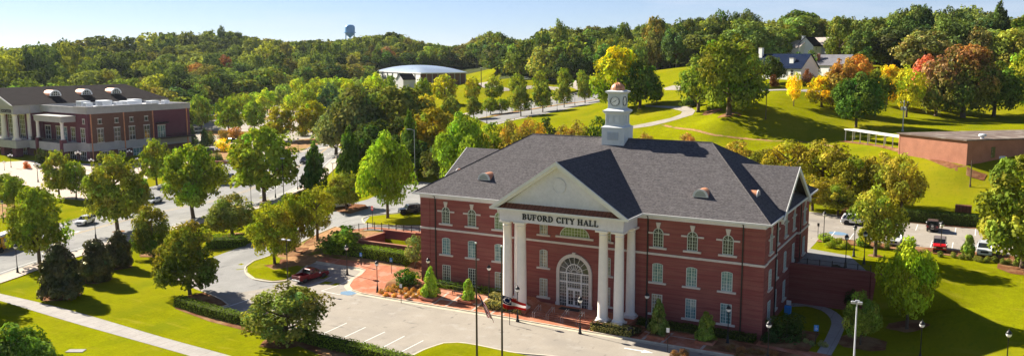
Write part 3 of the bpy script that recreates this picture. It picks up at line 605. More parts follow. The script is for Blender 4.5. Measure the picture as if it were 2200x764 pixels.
def window(side, u, z0, w_, h, kind, glass='glass', sillw=None, parent=None, key=True, bands=True, F=None, cols=4, rowh=.42):
    F = F or facade(side); parent = parent or hall
    rise = w_/2 if kind == 'round' else (.16 if kind == 'seg' else 0); zs = h-rise if rise else h
    T = lambda p: F((p[0]+u, p[1], p[2]+z0))
    top = arc(w_, zs, rise); out = [(w_/2, 0)]+top+[(-w_/2, 0)]; fw = .075
    itop = arc(w_-2*fw, zs, max(0, rise-fw*.9) if kind != 'round' else rise-fw) if rise else [(w_/2-fw, h-fw), (-w_/2+fw, h-fw)]
    inn = [(w_/2-fw, fw)]+itop+[(-w_/2+fw, fw)]
    b = MB(); ringprism(b, out+out[:1], inn+inn[:1], -.01, .085)
    def ht(x): # height of opening at x
        if not rise: return h-fw
        hw = w_/2; rad = (hw*hw+rise*rise)/(2*rise); return zs+rise-rad+math.sqrt(max(0, rad*rad-x*x))-fw*.6
    for k in range(1, cols):
        x = -w_/2+w_*k/cols; bw = .035 if k == cols//2 and cols % 2 == 0 else .016; b.box(x-bw, x+bw, -.01, .06, fw, ht(x) if kind != 'round' or k == cols//2 else zs)
    z = rowh
    while z < zs-.1: b.box(-w_/2+.03, w_/2-.03, -.01, .055, z-.014, z+.014); z += rowh
    if kind == 'round':
        b.box(-w_/2+.03, w_/2-.03, -.01, .07, zs-.03, zs+.03)
        for a in (45, 135): b.box(-.014, .014, -.01, .05, 0, rise*.9).xf(lambda p: p) if False else None
        for a in (38, 90, 142):
            c, s = math.cos(R(a)), math.sin(R(a)); r = rise-.06; n = (-s*.016, c*.016)
            vs = [(n[0], v, zs+n[1]) for v in (-.01, .05)]+[(-n[0], v, zs-n[1]) for v in (-.01, .05)]+[(r*c+n[0], v, zs+r*s+n[1]) for v in (-.01, .05)]+[(r*c-n[0], v, zs+r*s-n[1]) for v in (-.01, .05)]
            b.add(vs, [(1, 3, 7, 5), (0, 1, 5, 4), (2, 6, 7, 3)])
    o = b.xf(T).build('window', MT['muntin'], parent)
    pts = [(x, z) for x, z in [(w_/2-.02, .02)]+[(x*.98, z-.01) for x, z in top]+[(-w_/2+.02, .02)]]
    MB().prism(pts, 1, -.02, .03).xf(lambda p: T((p[0], p[1], p[2]))).build('pane', MT[glass], o)
    sw = sillw or w_+.95
    MB().box(-sw/2, sw/2, -.02, .22, -.24, -.01).xf(T).build('sill', MT['stone'], o)
    if kind == 'round' and key:
        MB().prism([(-.15, h+.02), (.15, h+.02), (.32, h+.74), (-.32, h+.74)], 1, -.02, .16).xf(T).build('keystone', MT['stone'], o)
        if bands:
            for sg in (-1, 1): MB().box(sg*(w_/2+.05), sg*(w_/2+.78), -.02, .12, zs-.11, zs+.10).xf(T).build('impost', MT['stone'], o)
    return o
gl = ['glass', 'glass', 'glass_warm', 'glass', 'glass', 'glass']; k = 0
for a in (-20.4, -15.99, -11.58, 11.58, 15.99, 20.4):
    window('F', a, 10.08, 1.32, 2.42, 'round', 'glass_dark' if a < -12 or a > 0 else 'glass_green')
    window('F', a, 5.56, 1.36, 2.44, 'seg', 'glass')
    window('F', a, 1.47, 1.36, 2.5, 'flat', 'glass_warm' if a in (-11.58, 11.58) else ('glass_dark' if a < 0 else 'glass'))
for a in (-4.6, 4.6):
    window('F', a, 10.1, 1.15, 2.3, 'flat', 'glass_warm', 2.0, cols=4); window('F', a, 5.56, 1.15, 2.44, 'seg', 'glass_warm', 2.0, cols=4); window('F', a, 1.47, 1.15, 2.5, 'flat', 'glass_warm', 2.0, cols=4)
for s in ('', 'L'):
    for yy, mid in ((3.6, 0), (9.0, 1), (14.4, 1), (19.8, 1), (25.2, 0)):
        sd_ = ('R' if not s else 'L')+('M' if mid else '')
        window(sd_, yy, 10.08, 1.3, 2.42, 'round', 'glass_dark')
        if yy < 19 or s: window(sd_, yy, 5.56, 1.3, 2.44, 'seg', 'glass')
        else: window(sd_, yy, 5.56, 1.3, 2.44, 'flat', 'glass')
        if yy < 18: window(sd_, yy, 1.47, 1.3, 2.5, 'flat', 'glass')
for yy in (4., 14.4, 25.): # back door and windows facing the rear lot
    pass
# lunette over the entrance
b = MB(); n = 16; ro = 2.15; LF = lambda p: (p[0], -p[1], p[2]+10.2)
o1 = [(ro*math.cos(math.pi*i/n), ro*.72*math.sin(math.pi*i/n)) for i in range(n+1)]; i1 = [((ro-.1)*math.cos(math.pi*i/n), .05+(ro*.72-.13)*math.sin(math.pi*i/n)) for i in range(n+1)]
ringprism(b, o1+o1[:1], i1+i1[:1], -.01, .09)
for x in np.linspace(-1.7, 1.7, 9):
    b.box(x-.02, x+.02, -.01, .06, .03, ro*.72*math.sqrt(max(0, 1-(x/ro)**2)))
for z in (.4, .8, 1.2): hw = ro*math.sqrt(1-(z/(ro*.72))**2); b.box(-hw, hw, -.01, .055, z-.016, z+.016)
b.xf(LF); o = b.build('lunette_window', MT['muntin'], hall)
MB().prism([(x*.98, z*.97) for x, z in o1], 1, -.02, .03).xf(LF).build('pane', MT['glass_green'], o)
box(-2.75, 2.75, -.2, .02, -.26, -.01).xf(lambda p: (p[0], p[1], p[2]+10.2)).build('sill', MT['stone'], o)
# entrance
EN = lambda p: (p[0], -p[1], p[2])
ent = MB(); zsp = 5.3; z0 = .66; RO, RI = 2.6, 2.14; n = 20
oo = [(RO, z0)]+[(RO*math.cos(math.pi*i/n), zsp+RO*math.sin(math.pi*i/n)) for i in range(n+1)]+[(-RO, z0)]
ii_ = [(RI, z0)]+[(RI*math.cos(math.pi*i/n), zsp+RI*math.sin(math.pi*i/n)) for i in range(n+1)]+[(-RI, z0)]
ringprism(ent, oo, ii_, -.02, .22); ent.prism([(-.18, 7.75), (.18, 7.75), (.24, 8.1), (-.24, 8.1)], 1, -.02, .3)
for s in (-1, 1): ent.box(s*2.08, s*2.7, 0, .27, z0, z0+.4)
ent.xf(EN); entr = ent.build('entrance_surround', MT['stone'], hall)
MB().prism([(x*.99, z) for x, z in ii_], 1, -.02, .03).xf(EN).build('entrance_glazing', MT['glass_dark'], entr)
mu = MB()
for s in (-1, 1): mu.box(s*1.05-.09, s*1.05+.09, 0, .16, z0, zsp)
for z in (zsp-.06, 4.0, 3.12): mu.box(-RI+.02 if z > 3.5 else -1.1, RI-.02 if z > 3.5 else 1.1, 0, .15, z-.08, z+.08)
for r, t in ((1.12, .12), (.42, .05)):
    a = [((r+t)*math.cos(math.pi*i/n), zsp+(r+t)*math.sin(math.pi*i/n)) for i in range(n+1)]; c = [(r*math.cos(math.pi*i/n), zsp+r*math.sin(math.pi*i/n)) for i in range(n+1)]; ringprism(mu, a, c, 0, .12)
for rr0, rr1, cnt in ((.45, 1.12, 9), (1.24, 2.12, 8)):
    for i in range(1, cnt):
        a = math.pi*i/cnt; c, s = math.cos(a), math.sin(a); nn = (-s*.025, c*.025)
        mu.add([(rr0*c+nn[0], v, zsp+rr0*s+nn[1]) for v in (0, .1)]+[(rr0*c-nn[0], v, zsp+rr0*s-nn[1]) for v in (0, .1)]+[(rr1*c+nn[0], v, zsp+rr1*s+nn[1]) for v in (0, .1)]+[(rr1*c-nn[0], v, zsp+rr1*s-nn[1]) for v in (0, .1)], [(1, 3, 7, 5), (0, 1, 5, 4), (2, 6, 7, 3)])
z = z0+.45
while z < zsp-.2:
    for s in (-1, 1): mu.box(s*1.12, s*2.1, 0, .07, z-.016, z+.016)
    if z > 3.2: mu.box(-1, 1, 0, .07, z-.016, z+.016)
    z += .43
for s in (-1, 1):
    for x in (1.47, 1.8): mu.box(s*x-.016, s*x+.016, 0, .07, z0, zsp)
for x in (-.7, -.35, 0, .35, .7): mu.box(x-.016, x+.016, 0, .07, 3.15, zsp)
mu.xf(EN).build('mullions', MT['white'], entr)
for s in (-1, 1):
    d = MB(); x0, x1 = (.02, .97) if s > 0 else (-.97, -.02)
    ringprism(d, [(x1, z0+.02), (x1, 3.03), (x0, 3.03), (x0, z0+.02), (x1, z0+.02)], [(x1-.12, z0+.28), (x1-.12, 2.9), (x0+.12, 2.9), (x0+.12, z0+.28), (x1-.12, z0+.28)], .03, .13)
    d.box(x0+.1, x1-.1, .03, .1, z0+.02, z0+.28); 
    for z in (1.5, 2.0, 2.45): d.box(x0+.1, x1-.1, .03, .09, z-.014, z+.014)
    d.box((x0+x1)/2-.014, (x0+x1)/2+.014, .03, .09, z0+.28, 2.9)
    do = d.xf(EN).build('door', MT['white'], entr); box(.10*s-.02, .10*s+.02, -.2, -.13, 1.6, 1.95).build('handle', MT['metal_black'], do)
# portico platform and steps
pf = MB(); pf.box(-9.2, 9.2, -3.62, .02, -.2, .655)
for s in (-1, 1): pf.box(s*4.8, s*9.25, -5.05, -3.6, -.2, .66)
for k in range(4): pf.box(-4.79, 4.79, -3.62-.42*(k+1), -3.6-.42*k, -.2, .655-.13*(k+1))
pf.build('portico_steps', MT['paver'], hall)
st = MB()
for k in range(4): st.box(-4.78, 4.78, -3.68-.42*k, -3.45-.42*k, .655-.13*k+.002, .655-.13*k+.03) if k == 0 else st.box(-4.78, 4.78, -3.63-.42*k, -3.50-.42*k, .655-.13*k+.002, .655-.13*k+.012)
for s in (-1, 1): st.box(s*4.8, s*9.27, -5.07, -4.85, .662, .70); st.box(s*4.8, s*5.0, -5.0, -3.6, .662, .70)
st.build('step_nosing', MT['brick_school'], hall)
box(-1.5, 1.5, -1.9, -.8, .656, .675).build('door_mat', MT['black'], hall)
for x in (-3.3, -1.3, .8, 3.0):
    h = MB()
    for dx in (-.15, .15):
        h.tube([(x+dx, -3.7, .65), (x+dx, -3.7, 1.45), (x+dx, -4.6, 1.15), (x+dx, -5.5, .85), (x+dx, -5.5, .1)], .028, 5)
    h.build('handrail', MT['metal_grey'], hall)
def column(x, y, zb=.66, zt=12.45, name='column', r0=.66, r1=.54):
    c = MB(); c.box(x-.85, x+.85, y-.85, y+.85, zb, zb+.24)
    H_ = zt-zb; prof = [(.80, .24), (.84, .32), (.84, .42), (.74, .50), (r0+.03, .56), (r0, .66)]+[(r0-(r0-r1)*((t)**1.6), .66+(H_-1.35)*t) for t in (.2, .4, .6, .8, 1)]+[(r1+.05, H_-.66), (r1+.05, H_-.60), (r1, H_-.58), (r1, H_-.44), (r1+.14, H_-.30), (r1+.2, H_-.22)]
    c.lathe(prof, (x, y), 26, zb); c.box(x-.82, x+.82, y-.82, y+.82, zb+H_-.22, zb+H_)
    o = c.build(name, MT['column'], hall); me = o.data
    me.polygons.foreach_set('use_smooth', [len(p.vertices) == 4 and abs(p.normal.z) < .9 and max(abs(p.normal.x), abs(p.normal.y)) < .9999 for p in me.polygons])
for x in (-7.97, -5.83, 5.83, 7.97): column(x, -4.02)
for x in (-8.2, 8.2): column(x, -.62, zb=.66, name='engaged_column', r0=.6, r1=.5)
e = MB(); e.box(-8.75, 8.75, -4.75, .0, 12.47, 13.95); e.box(-8.85, 8.85, -4.85, .0, 13.02, 13.06) if False else None
e.build('entablature', MT['cream'], hall)
e = MB(); e.box(-8.98, 8.98, -4.98, .0, 13.9, 14.08); e.box(-9.72, 9.72, -5.72, .0, 14.08, 14.34)
e.build('portico_cornice', MT['white'], hall)
e = MB(); e.prism([(-8.6, 14.3), (8.6, 14.3), (0, 20.1)], 1, -4.82, 4.0); e.build('tympanum', MT['cream'], hall)
e = MB(); rr = [((.85+.07*(k % 2))*1, ) for k in range(2)]
nn = 24
oo = [(.98*math.cos(2*math.pi*i/nn), 17.65+.98*math.sin(2*math.pi*i/nn)) for i in range(nn+1)]; ii_ = [(.84*math.cos(2*math.pi*i/nn), 17.65+.84*math.sin(2*math.pi*i/nn)) for i in range(nn+1)]
ringprism(e, oo, ii_, -.02, .10); e.prism(oo[:-1], 1, -.02, .04); 
for z in (15.9, 17.6, 18.6):
    hw = (20.1-z)/5.8*8.6
    for s in (-1, 1): e.box(s*1.2 if z > 16 else 0, s*(hw-.2), -.01, .012, z-.02, z+.02) if hw > 1.5 else None
for x in (-4.2, -1.6, 1.6, 4.2): e.box(x-.02, x+.02, -.01, .012, 15.0, 20.0-abs(x)*.70)
e.xf(lambda p: (p[0], -p[1]-4.82, p[2])).build('medallion', MT['cream'], hall)
e = MB(); e.prism([(-5.62, 14.35), (-4.8, 14.95), (-4.8, 14.35)], 0, -8.7, 8.7)
for i in range(44): x = -8.6+i*.4; e.prism([(-5.63, 14.38), (-4.8, 14.99), (-4.8, 14.9), (-5.5, 14.36)], 0, x-.02, x+.02)
e.build('pent_roof', MT['copper_dark'], hall)
# pediment roof running back into the main roof
pz, px_ = 20.78, 9.72; pzE = 14.34; yb = 12.2
e = MB(); e.prism([(-px_, pzE), (0, pz), (px_, pzE), (px_, pzE-.02), (px_-.4, pzE-.02), (0, pz-.42), (-px_+.4, pzE-.02), (-px_, pzE-.02)], 1, -5.62, 12.0)
e.build('portico_roof', MT['shingle'], hall)
e = MB()
for s in (-1, 1):
    e.prism([(s*(px_+.05), pzE-.0), (0, pz+.05), (0, pz-.42), (s*(px_-.62), pzE-.0)], 1, -5.80, -5.58)
    e.prism([(s*(px_-.55), pzE), (0, pz-.40), (0, pz-.72), (s*(px_-1.1), pzE)], 1, -5.60, -4.85)
e.build('raking_cornice', MT['white'], hall)
for s in (-1, 1): box(s*9.66, s*9.78, -5.7, -.8, 14.14, 14.40).build('portico_gutter', MT['white'], hall)
for x in (-22.2, -9.98, 10.2, 22.2): ds = MB(); ds.box(x-.07, x+.07, -.16, -.02, -.2, 13.75); ds.tube([(x, -.1, 13.7), (x, -.35, 14.0), (x, -.8, 14.15)], .06, 5); ds.build('downspout', MT['metal_black'], hall)
for s in (-1, 1):
    for yy in (6.6, 22.2): box(s*(W+.02), s*(W+.15), yy-.07, yy+.07, -.2, 13.8).build('downspout', MT['metal_black'], hall)
# lettering
def letters(text, height, m, parent, name):
    """roman capitals with serifs, built from bars and arcs; returns mesh in local u,z plane"""
    S, t = .19, .085; glyph = {}     # stem and hairline widths for cap height 1
    def bar(x0, z0, x1, z1, w0):     # slanted bar
        d = Vector((x1-x0, z1-z0)).normalized(); n_ = Vector((-d.y, d.x))*w0/2
        return [(x0-n_.x, z0-n_.y), (x1-n_.x, z1-n_.y), (x1+n_.x, z1+n_.y), (x0+n_.x, z0+n_.y)]
    def V(x, z0=0, z1=1, w=S): return [(x, z0), (x+w, z0), (x+w, z1), (x, z1)]
    def Hh(x0, x1, z, w=t): return [(x0, z-w/2), (x1, z-w/2), (x1, z+w/2), (x0, z+w/2)]
    def sf(x, z, w=S): return Hh(x-.08, x+w+.08, z, t)
    def arcs(cx, cz, rx, rz, a0, a1, th=S, tn=t, n=10):
        out = []
        for i in range(n):
            q = []
            for a in (a0+(a1-a0)*i/n, a0+(a1-a0)*(i+1)/n):
                c, s = math.cos(R(a)), math.sin(R(a)); k = th*abs(c)+tn*abs(s)
                q.append(((cx+rx*c, cz+rz*s), (cx+(rx-k)*c, cz+(rz-min(k, rz*.9)*1.0)*s if True else 0)))
            out.append([q[0][0], q[1][0], q[1][1], q[0][1]])
        return out
    top, bot = 1-t/2, t/2
    glyph['B'] = ([V(.08), sf(.08, top), sf(.08, bot), Hh(.1, .42, top), Hh(.1, .42, .52), Hh(.1, .42, bot)]+arcs(.40, .76, .27, .24, 90, -90)+arcs(.42, .27, .30, .27, 90, -90), .78)
    glyph['U'] = ([V(.08, .3), sf(.08, top), V(.66, .3, 1, t), sf(.62, top, .16)]+arcs(.41, .32, .33, .33, 180, 360), .84)
    glyph['F'] = ([V(.08), sf(.08, top), sf(.08, bot), Hh(.1, .66, top), V(.60, .74, 1, .07), Hh(.1, .5, .52), V(.46, .4, .64, .06)], .72)
    glyph['O'] = (arcs(.45, .5, .42, .52, 0, 360, n=24), .90)
    glyph['R'] = ([V(.08), sf(.08, top), sf(.08, bot), Hh(.1, .42, top), Hh(.1, .42, .5)]+arcs(.40, .75, .28, .25, 90, -90)+[bar(.38, .5, .74, .04, S), Hh(.62, .86, bot)], .86)
    glyph['D'] = ([V(.08), sf(.08, top), sf(.08, bot), Hh(.1, .36, top), Hh(.1, .36, bot)]+arcs(.36, .5, .46, .5, 90, -90, n=14), .88)
    glyph['C'] = (arcs(.46, .5, .43, .52, 48, 312, n=18)+[V(.72, .68, 1, .07), V(.72, .02, .26, .06)], .84)
    glyph['I'] = ([V(.1), sf(.1, top), sf(.1, bot)], .40)
    glyph['T'] = ([V(.30), sf(.30, bot), Hh(.02, .77, top), V(.02, .72, 1, .07), V(.70, .72, 1, .07)], .80)
    glyph['Y'] = ([V(.32, 0, .5), sf(.32, bot), bar(.12, .97, .42, .46, S), bar(.70, .97, .42, .48, t), Hh(0, .3, top), Hh(.56, .82, top)], .82)
    glyph['H'] = ([V(.08), V(.58), sf(.08, top), sf(.08, bot), sf(.58, top), sf(.58, bot), Hh(.1, .7, .5)], .88)
    glyph['A'] = ([bar(.42, .97, .13, .03, t), bar(.40, .97, .72, .03, S), Hh(.2, .62, .32), Hh(0, .26, bot), Hh(.56, .86, bot)], .86)
    glyph['L'] = ([V(.08), sf(.08, top), sf(.08, bot), Hh(.1, .66, bot), V(.60, 0, .3, .07)], .72)
    glyph['S'] = (arcs(.36, .74, .28, .27, 30, 270, n=10)+arcs(.36, .26, .30, .27, 90, -150, n=10), .70)
    glyph['E'] = ([V(.08), sf(.08, top), sf(.08, bot), Hh(.1, .66, top), V(.60, .74, 1, .07), Hh(.1, .5, .52), Hh(.1, .66, bot), V(.60, 0, .26, .07)], .74)
    glyph['N'] = ([V(.1, 0, 1, t), bar(.12, .95, .7, .05, S), V(.68, 0, 1, t), sf(.08, bot, t), sf(.0, top, .12), sf(.68, top, t)], .86)
    glyph['M'] = ([V(.1, 0, 1, t), bar(.14, .95, .5, .05, S), bar(.82, .95, .5, .05, t), V(.8), sf(.08, bot, t), sf(.8, bot), sf(0, top), sf(.8, top)], 1.1)
    glyph['P'] = ([V(.08), sf(.08, top), sf(.08, bot), Hh(.1, .42, top), Hh(.1, .42, .46)]+arcs(.40, .73, .28, .27, 90, -90), .74)
    glyph[' '] = ([], .34)
    b = MB(); x = 0
    for ch in text:
        g, wd = glyph[ch]
        for p in g: b.prism([((x+a)*height, c*height) for a, c in p], 1, 0, 1)
        x += wd+.07
    return b, (x-.07)*height
_, wd = letters('BUFORD CITY HALL', .76, None, None, 'x'); k = 10.75/wd; x0_ = 0
for word in ('BUFORD', 'CITY', 'HALL'):
    b, ww_ = letters(word, .76, None, None, 'x'); b.xf(lambda p: (-5.30+(x0_+p[0])*k, -4.75-.10*p[1]-.012, 12.88+p[2])); b.build('lettering', MT['letter'], hall); x0_ += ww_+(.07*2+.34)*.76
# clock tower
tw = MB(); ty = 14.4
def tb(h, z0, z1, b=None): (b or tw).box(-h, h, ty-h, ty+h, z0, z1)
tb(1.72, 20.4, 23.62); tb(1.80, 23.62, 23.74)
tw.prism([(-1.72, 0), (1.72, 0), (1.4, .32), (-1.4, .32)], 1, ty-1.6, ty+1.6) if False else None
def frust(b, h0, h1, z0, z1): b.add([(-h0, ty-h0, z0), (h0, ty-h0, z0), (h0, ty+h0, z0), (-h0, ty+h0, z0), (-h1, ty-h1, z1), (h1, ty-h1, z1), (h1, ty+h1, z1), (-h1, ty+h1, z1)], [(3, 2, 1, 0), (4, 5, 6, 7), (0, 1, 5, 4), (1, 2, 6, 5), (2, 3, 7, 6), (3, 0, 4, 7)])
frust(tw, 1.80, 1.42, 23.74, 23.98)
tb(1.30, 23.9, 25.7); tb(1.40, 23.95, 24.12)
frust(tw, 1.34, 1.62, 25.6, 25.95); tb(1.66, 25.95, 26.10); frust(tw, 1.66, 1.1, 26.10, 26.42)
tb(1.03, 26.3, 28.55); tb(1.10, 26.4, 26.55)
frust(tw, 1.06, 1.36, 28.45, 28.72); tb(1.42, 28.72, 28.86); frust(tw, 1.42, .9, 28.86, 29.02)
tower = tw.build('clock_tower', MT['tower_white'], hall)
tr = MB()   # pilasters and recessed panels of the middle stage, corner boards of the clock stage
for rot in range(4):
    c, s = (1, 0, -1, 0)[rot], (0, 1, 0, -1)[rot]
    q = MB()
    for x in (-1.17, -1.02, 1.02, 1.17): q.box(x-.05, x+.05, -1.37, -1.28, 24.14, 25.58)
    for x in (-.48, .48): ringprism(q, [(x-.42, 24.3), (x+.42, 24.3), (x+.42, 25.4), (x-.42, 25.4), (x-.42, 24.3)], [(x-.34, 24.38), (x+.34, 24.38), (x+.34, 25.32), (x-.34, 25.32), (x-.34, 24.38)], -1.34, -1.29)
    for x in (-.93, .93): q.box(x-.1, x+.1, -1.09, -1.0, 26.56, 28.44)
    for z in (26.62, 28.30): q.box(-.84, .84, -1.08, -1.0, z-.06, z+.06)
    q.xf(lambda p: (c*p[0]-s*p[1], ty+s*p[0]+c*p[1], p[2])); tr.add(q.v, q.f)
tr.build('tower_trim', MT['tower_white'], tower)
d = MB(); prof = [(1.0-.0*k, 0) for k in range(1)]+[(1.02*math.cos(R(a)), .12+.98*math.sin(R(a))) for a in (0, 12, 24, 36, 48, 60, 72, 84)]+[(.04, 1.12), (.05, 1.22)]
d.lathe(prof, (0, ty), 16, 28.98)
for i in range(8):
    a = 2*math.pi*i/8; d.tube([((1.03*math.cos(R(t)))*math.cos(a), ty+(1.03*math.cos(R(t)))*math.sin(a), 29.10+.99*math.sin(R(t))) for t in (0, 20, 40, 60, 80)], .025, 4)
d.build('dome', MT['copper'], tower)
for rot in (0, 1, 3):
    c, s = (1, 0, -1, 0)[rot], (0, 1, 0, -1)[rot]; TR = lambda p: (c*p[0]-s*p[1], ty+s*p[0]+c*p[1], p[2])
    q = MB(); nn = 28; zc = 27.44; q.prism([(.62*math.cos(2*math.pi*i/nn), zc+.62*math.sin(2*math.pi*i/nn)) for i in range(nn)], 1, -1.07, -1.0); fo = q.xf(TR).build('clock_face', MT['globe'], tower)
    q = MB(); ringprism(q, [(.70*math.cos(2*math.pi*i/nn), zc+.70*math.sin(2*math.pi*i/nn)) for i in range(nn+1)], [(.63*math.cos(2*math.pi*i/nn), zc+.63*math.sin(2*math.pi*i/nn)) for i in range(nn+1)], -1.12, -1.0)
    for i in range(12):
        a = 2*math.pi*i/12; r0, r1 = .46, .57; cc, ss = math.cos(a), math.sin(a); q.add([(r0*cc-ss*.02, -1.085, zc+r0*ss+cc*.02), (r0*cc+ss*.02, -1.085, zc+r0*ss-cc*.02), (r1*cc+ss*.02, -1.085, zc+r1*ss-cc*.02), (r1*cc-ss*.02, -1.085, zc+r1*ss+cc*.02)], [(0, 1, 2, 3)])
    for a, r, w_ in ((R(38), .34, .05), (R(205), .50, .035)):
        cc, ss = math.cos(a), math.sin(a); q.add([(-ss*w_, -1.09, zc+cc*w_), (ss*w_, -1.09, zc-cc*w_), (r*cc+ss*w_*.4, -1.09, zc+r*ss-cc*w_*.4), (r*cc-ss*w_*.4, -1.09, zc+r*ss+cc*w_*.4)], [(0, 1, 2, 3)])
    q.xf(TR).build('hands', MT['letter'], fo)
lv = MB()
lv.box(-.84, .84, ty-1.76, ty-1.70, 21.95, 23.1); lo = lv.build('louvre', MT['metal_grey'], tower)
lv = MB()
for k in range(8): z = 22.02+k*.14; lv.add([(-.84, ty-1.77, z+.09), (.84, ty-1.77, z+.09), (.84, ty-1.86, z), (-.84, ty-1.86, z)], [(0, 1, 2, 3)])
lv.build('slats', MT['tower_white'], lo)

# retaining wall on the right, service court on the left
rw = thing('retaining_wall', 'tall dark red brick retaining wall between terrace and lower lawn', 'wall')
wl = [(24.3, 18.3), (34.6, 18.3), (38.6, 20.6)]
b = MB()
for (xa, ya), (xb, yb_), za, zb in ((wl[0], wl[1], 5.5, 5.5), (wl[1], wl[2], 5.5, 4.9)):
    d = Vector((xb-xa, yb_-ya)).normalized(); n_ = Vector((-d.y, d.x))*.28
    P = [(xa-n_.x, ya-n_.y), (xb-n_.x, yb_-n_.y), (xb+n_.x, yb_+n_.y), (xa+n_.x, ya+n_.y)]
    b.add([(*p, -.6) for p in P]+[(*p, z) for p, z in zip(P, (za, zb, zb, za))], [(3, 2, 1, 0), (4, 5, 6, 7), (0, 1, 5, 4), (1, 2, 6, 5), (2, 3, 7, 6), (3, 0, 4, 7)])
b.build('wall', MT['brick'], rw)
b = box(24.3, 34.7, 17.97, 18.63, 5.5, 5.58); b.build('coping', MT['brick'], rw)
def fence(name, pts, zf, label, hgt=1.15, post=1.9, parent=None):
    f = thing(name, label, 'fence'); 
    for a, b_ in zip(pts[:-1], pts[1:]):
        a, b_ = np.array(a, float), np.array(b_, float); Ln = np.linalg.norm(b_-a); n = max(1, round(Ln/post))
        for i in range(n+1):
            p = a+(b_-a)*i/n; box(p[0]-.05, p[0]+.05, p[1]-.05, p[1]+.05, zf(*p)-.1, zf(*p)+hgt+.12).build('post', MT['metal_bronze'], f)
        r = MB()
        for q in (.14, hgt-.04): r.tube([(a[0], a[1], zf(*a)+q), (b_[0], b_[1], zf(*b_)+q)], .028, 4)
        m_ = int(Ln/.16)
        for i in range(m_): p = a+(b_-a)*(i+.5)/m_; r.box(p[0]-.011, p[0]+.011, p[1]-.011, p[1]+.011, zf(*p)+.12, zf(*p)+hgt)
        r.build('railing', MT['metal_bronze'], f)
    return f
fence('terrace_fence', [(24.9, 18.45), (34.6, 18.45)], lambda x, y: 5.58, 'dark metal fence on top of the tall retaining wall', .75, 1.5)
cw = thing('service_court', 'low brick enclosure walls left of the hall beside the hedge', 'wall')
b = MB(); b.box(-42.2, -31.2, 6.8, 7.15, 1, 4.0); b.box(-42.2, -41.85, 7.15, 13.4, 1, 4.1); b.box(-42.2, -35.2, 13.4, 13.7, 1, 4.55); b.box(-35.2, -24.6, 13.1, 13.5, 1, 4.75); b.box(-31.5, -31.2, 7.15, 8.2, 1, 4.0)
b.build('wall', MT['brick'], cw)
b = MB(); b.box(-42.3, -31.1, 6.72, 7.22, 4.0, 4.1); b.box(-42.3, -41.75, 7.22, 13.35, 4.1, 4.2); b.box(-42.3, -35.2, 13.35, 13.8, 4.55, 4.66); b.box(-35.2, -24.7, 13.05, 13.6, 4.75, 4.86)
b.build('coping', MT['brick_school'], cw)
b = MB(); b.box(-27.5, -24.8, .0, 2, 0, 4.1).build('lean_to_wall', MT['brick'], cw) if False else None
fence('lot_fence', [(-50.5, 12.4), (-46, 13.9), (-40, 14.1), (-32, 14.1), (-24.9, 14.1)], lambda x, y: H(x, y)+.12, 'brown metal picket fence above the service court', 1.15, 1.6)
struct(drape('court_walk', [[(-50.5, 13.0), (-46, 14.3), (-24.9, 14.4), (-24.9, 15.3), (-46, 15.2), (-50.5, 14.3)]], MT['paver'], .06), 'red brick strip along the picket fence')
hm = bpy.data.meshes

# ------------------------------------------------------------------ vegetation
def leafcloud(C_, Rr, n, leaf, seed, ctr, up=.35, inner=.12, flat=.75, tint=None):
    """n leaf clumps spread over blobs (centres C_, radii Rr) around crown centre ctr -> (verts, faces)"""
    g = np.random.default_rng(seed); C_ = np.array(C_, float); Rr = np.array(Rr, float)
    p = Rr**2; k = g.choice(len(Rr), n, p=p/p.sum())
    d = g.normal(size=(n, 3)); d[:, 2] = d[:, 2]*.9+.25; d /= np.linalg.norm(d, axis=1)[:, None]
    rad = np.where(g.random(n) < inner, g.random(n)*.8, .78+.32*g.random(n)); P = C_[k]+d*(Rr[k]*rad)[:, None]*np.array([1, 1, flat])
    cd_ = P-np.array(ctr); cd_ /= (np.linalg.norm(cd_, axis=1)[:, None]+1e-6)
    nn = d*.75+cd_*.35+g.normal(size=(n, 3))*.52+np.array([0, 0, up]); nn /= np.linalg.norm(nn, axis=1)[:, None]
    a = np.cross(nn, g.normal(size=(n, 3))); a /= np.linalg.norm(a, axis=1)[:, None]; b = np.cross(nn, a)
    s = (leaf*(.55+.9*g.random(n)))[:, None]; e = (.55+.35*g.random(n))[:, None]
    V = np.stack([P-a*s, P-b*s*e, P+a*s, P+b*s*e], 1).reshape(-1, 3)
    return V, k
def quadmesh(name, V, cols=None):
    n = len(V)//4; me = bpy.data.meshes.new(name); me.vertices.add(4*n); me.vertices.foreach_set('co', V.astype(np.float32).ravel())
    me.loops.add(4*n); me.loops.foreach_set('vertex_index', np.arange(4*n, dtype=np.int32)); me.polygons.add(n)
    me.polygons.foreach_set('loop_start', np.arange(0, 4*n, 4, dtype=np.int32))
    at = me.attributes.new('tint', 'FLOAT_COLOR', 'FACE'); c = np.ones((n, 4), np.float32)
    if cols is not None: c[:, :3] = cols
    at.data.foreach_set('color', c.ravel()); me.update(calc_edges=True); me.validate(); return me
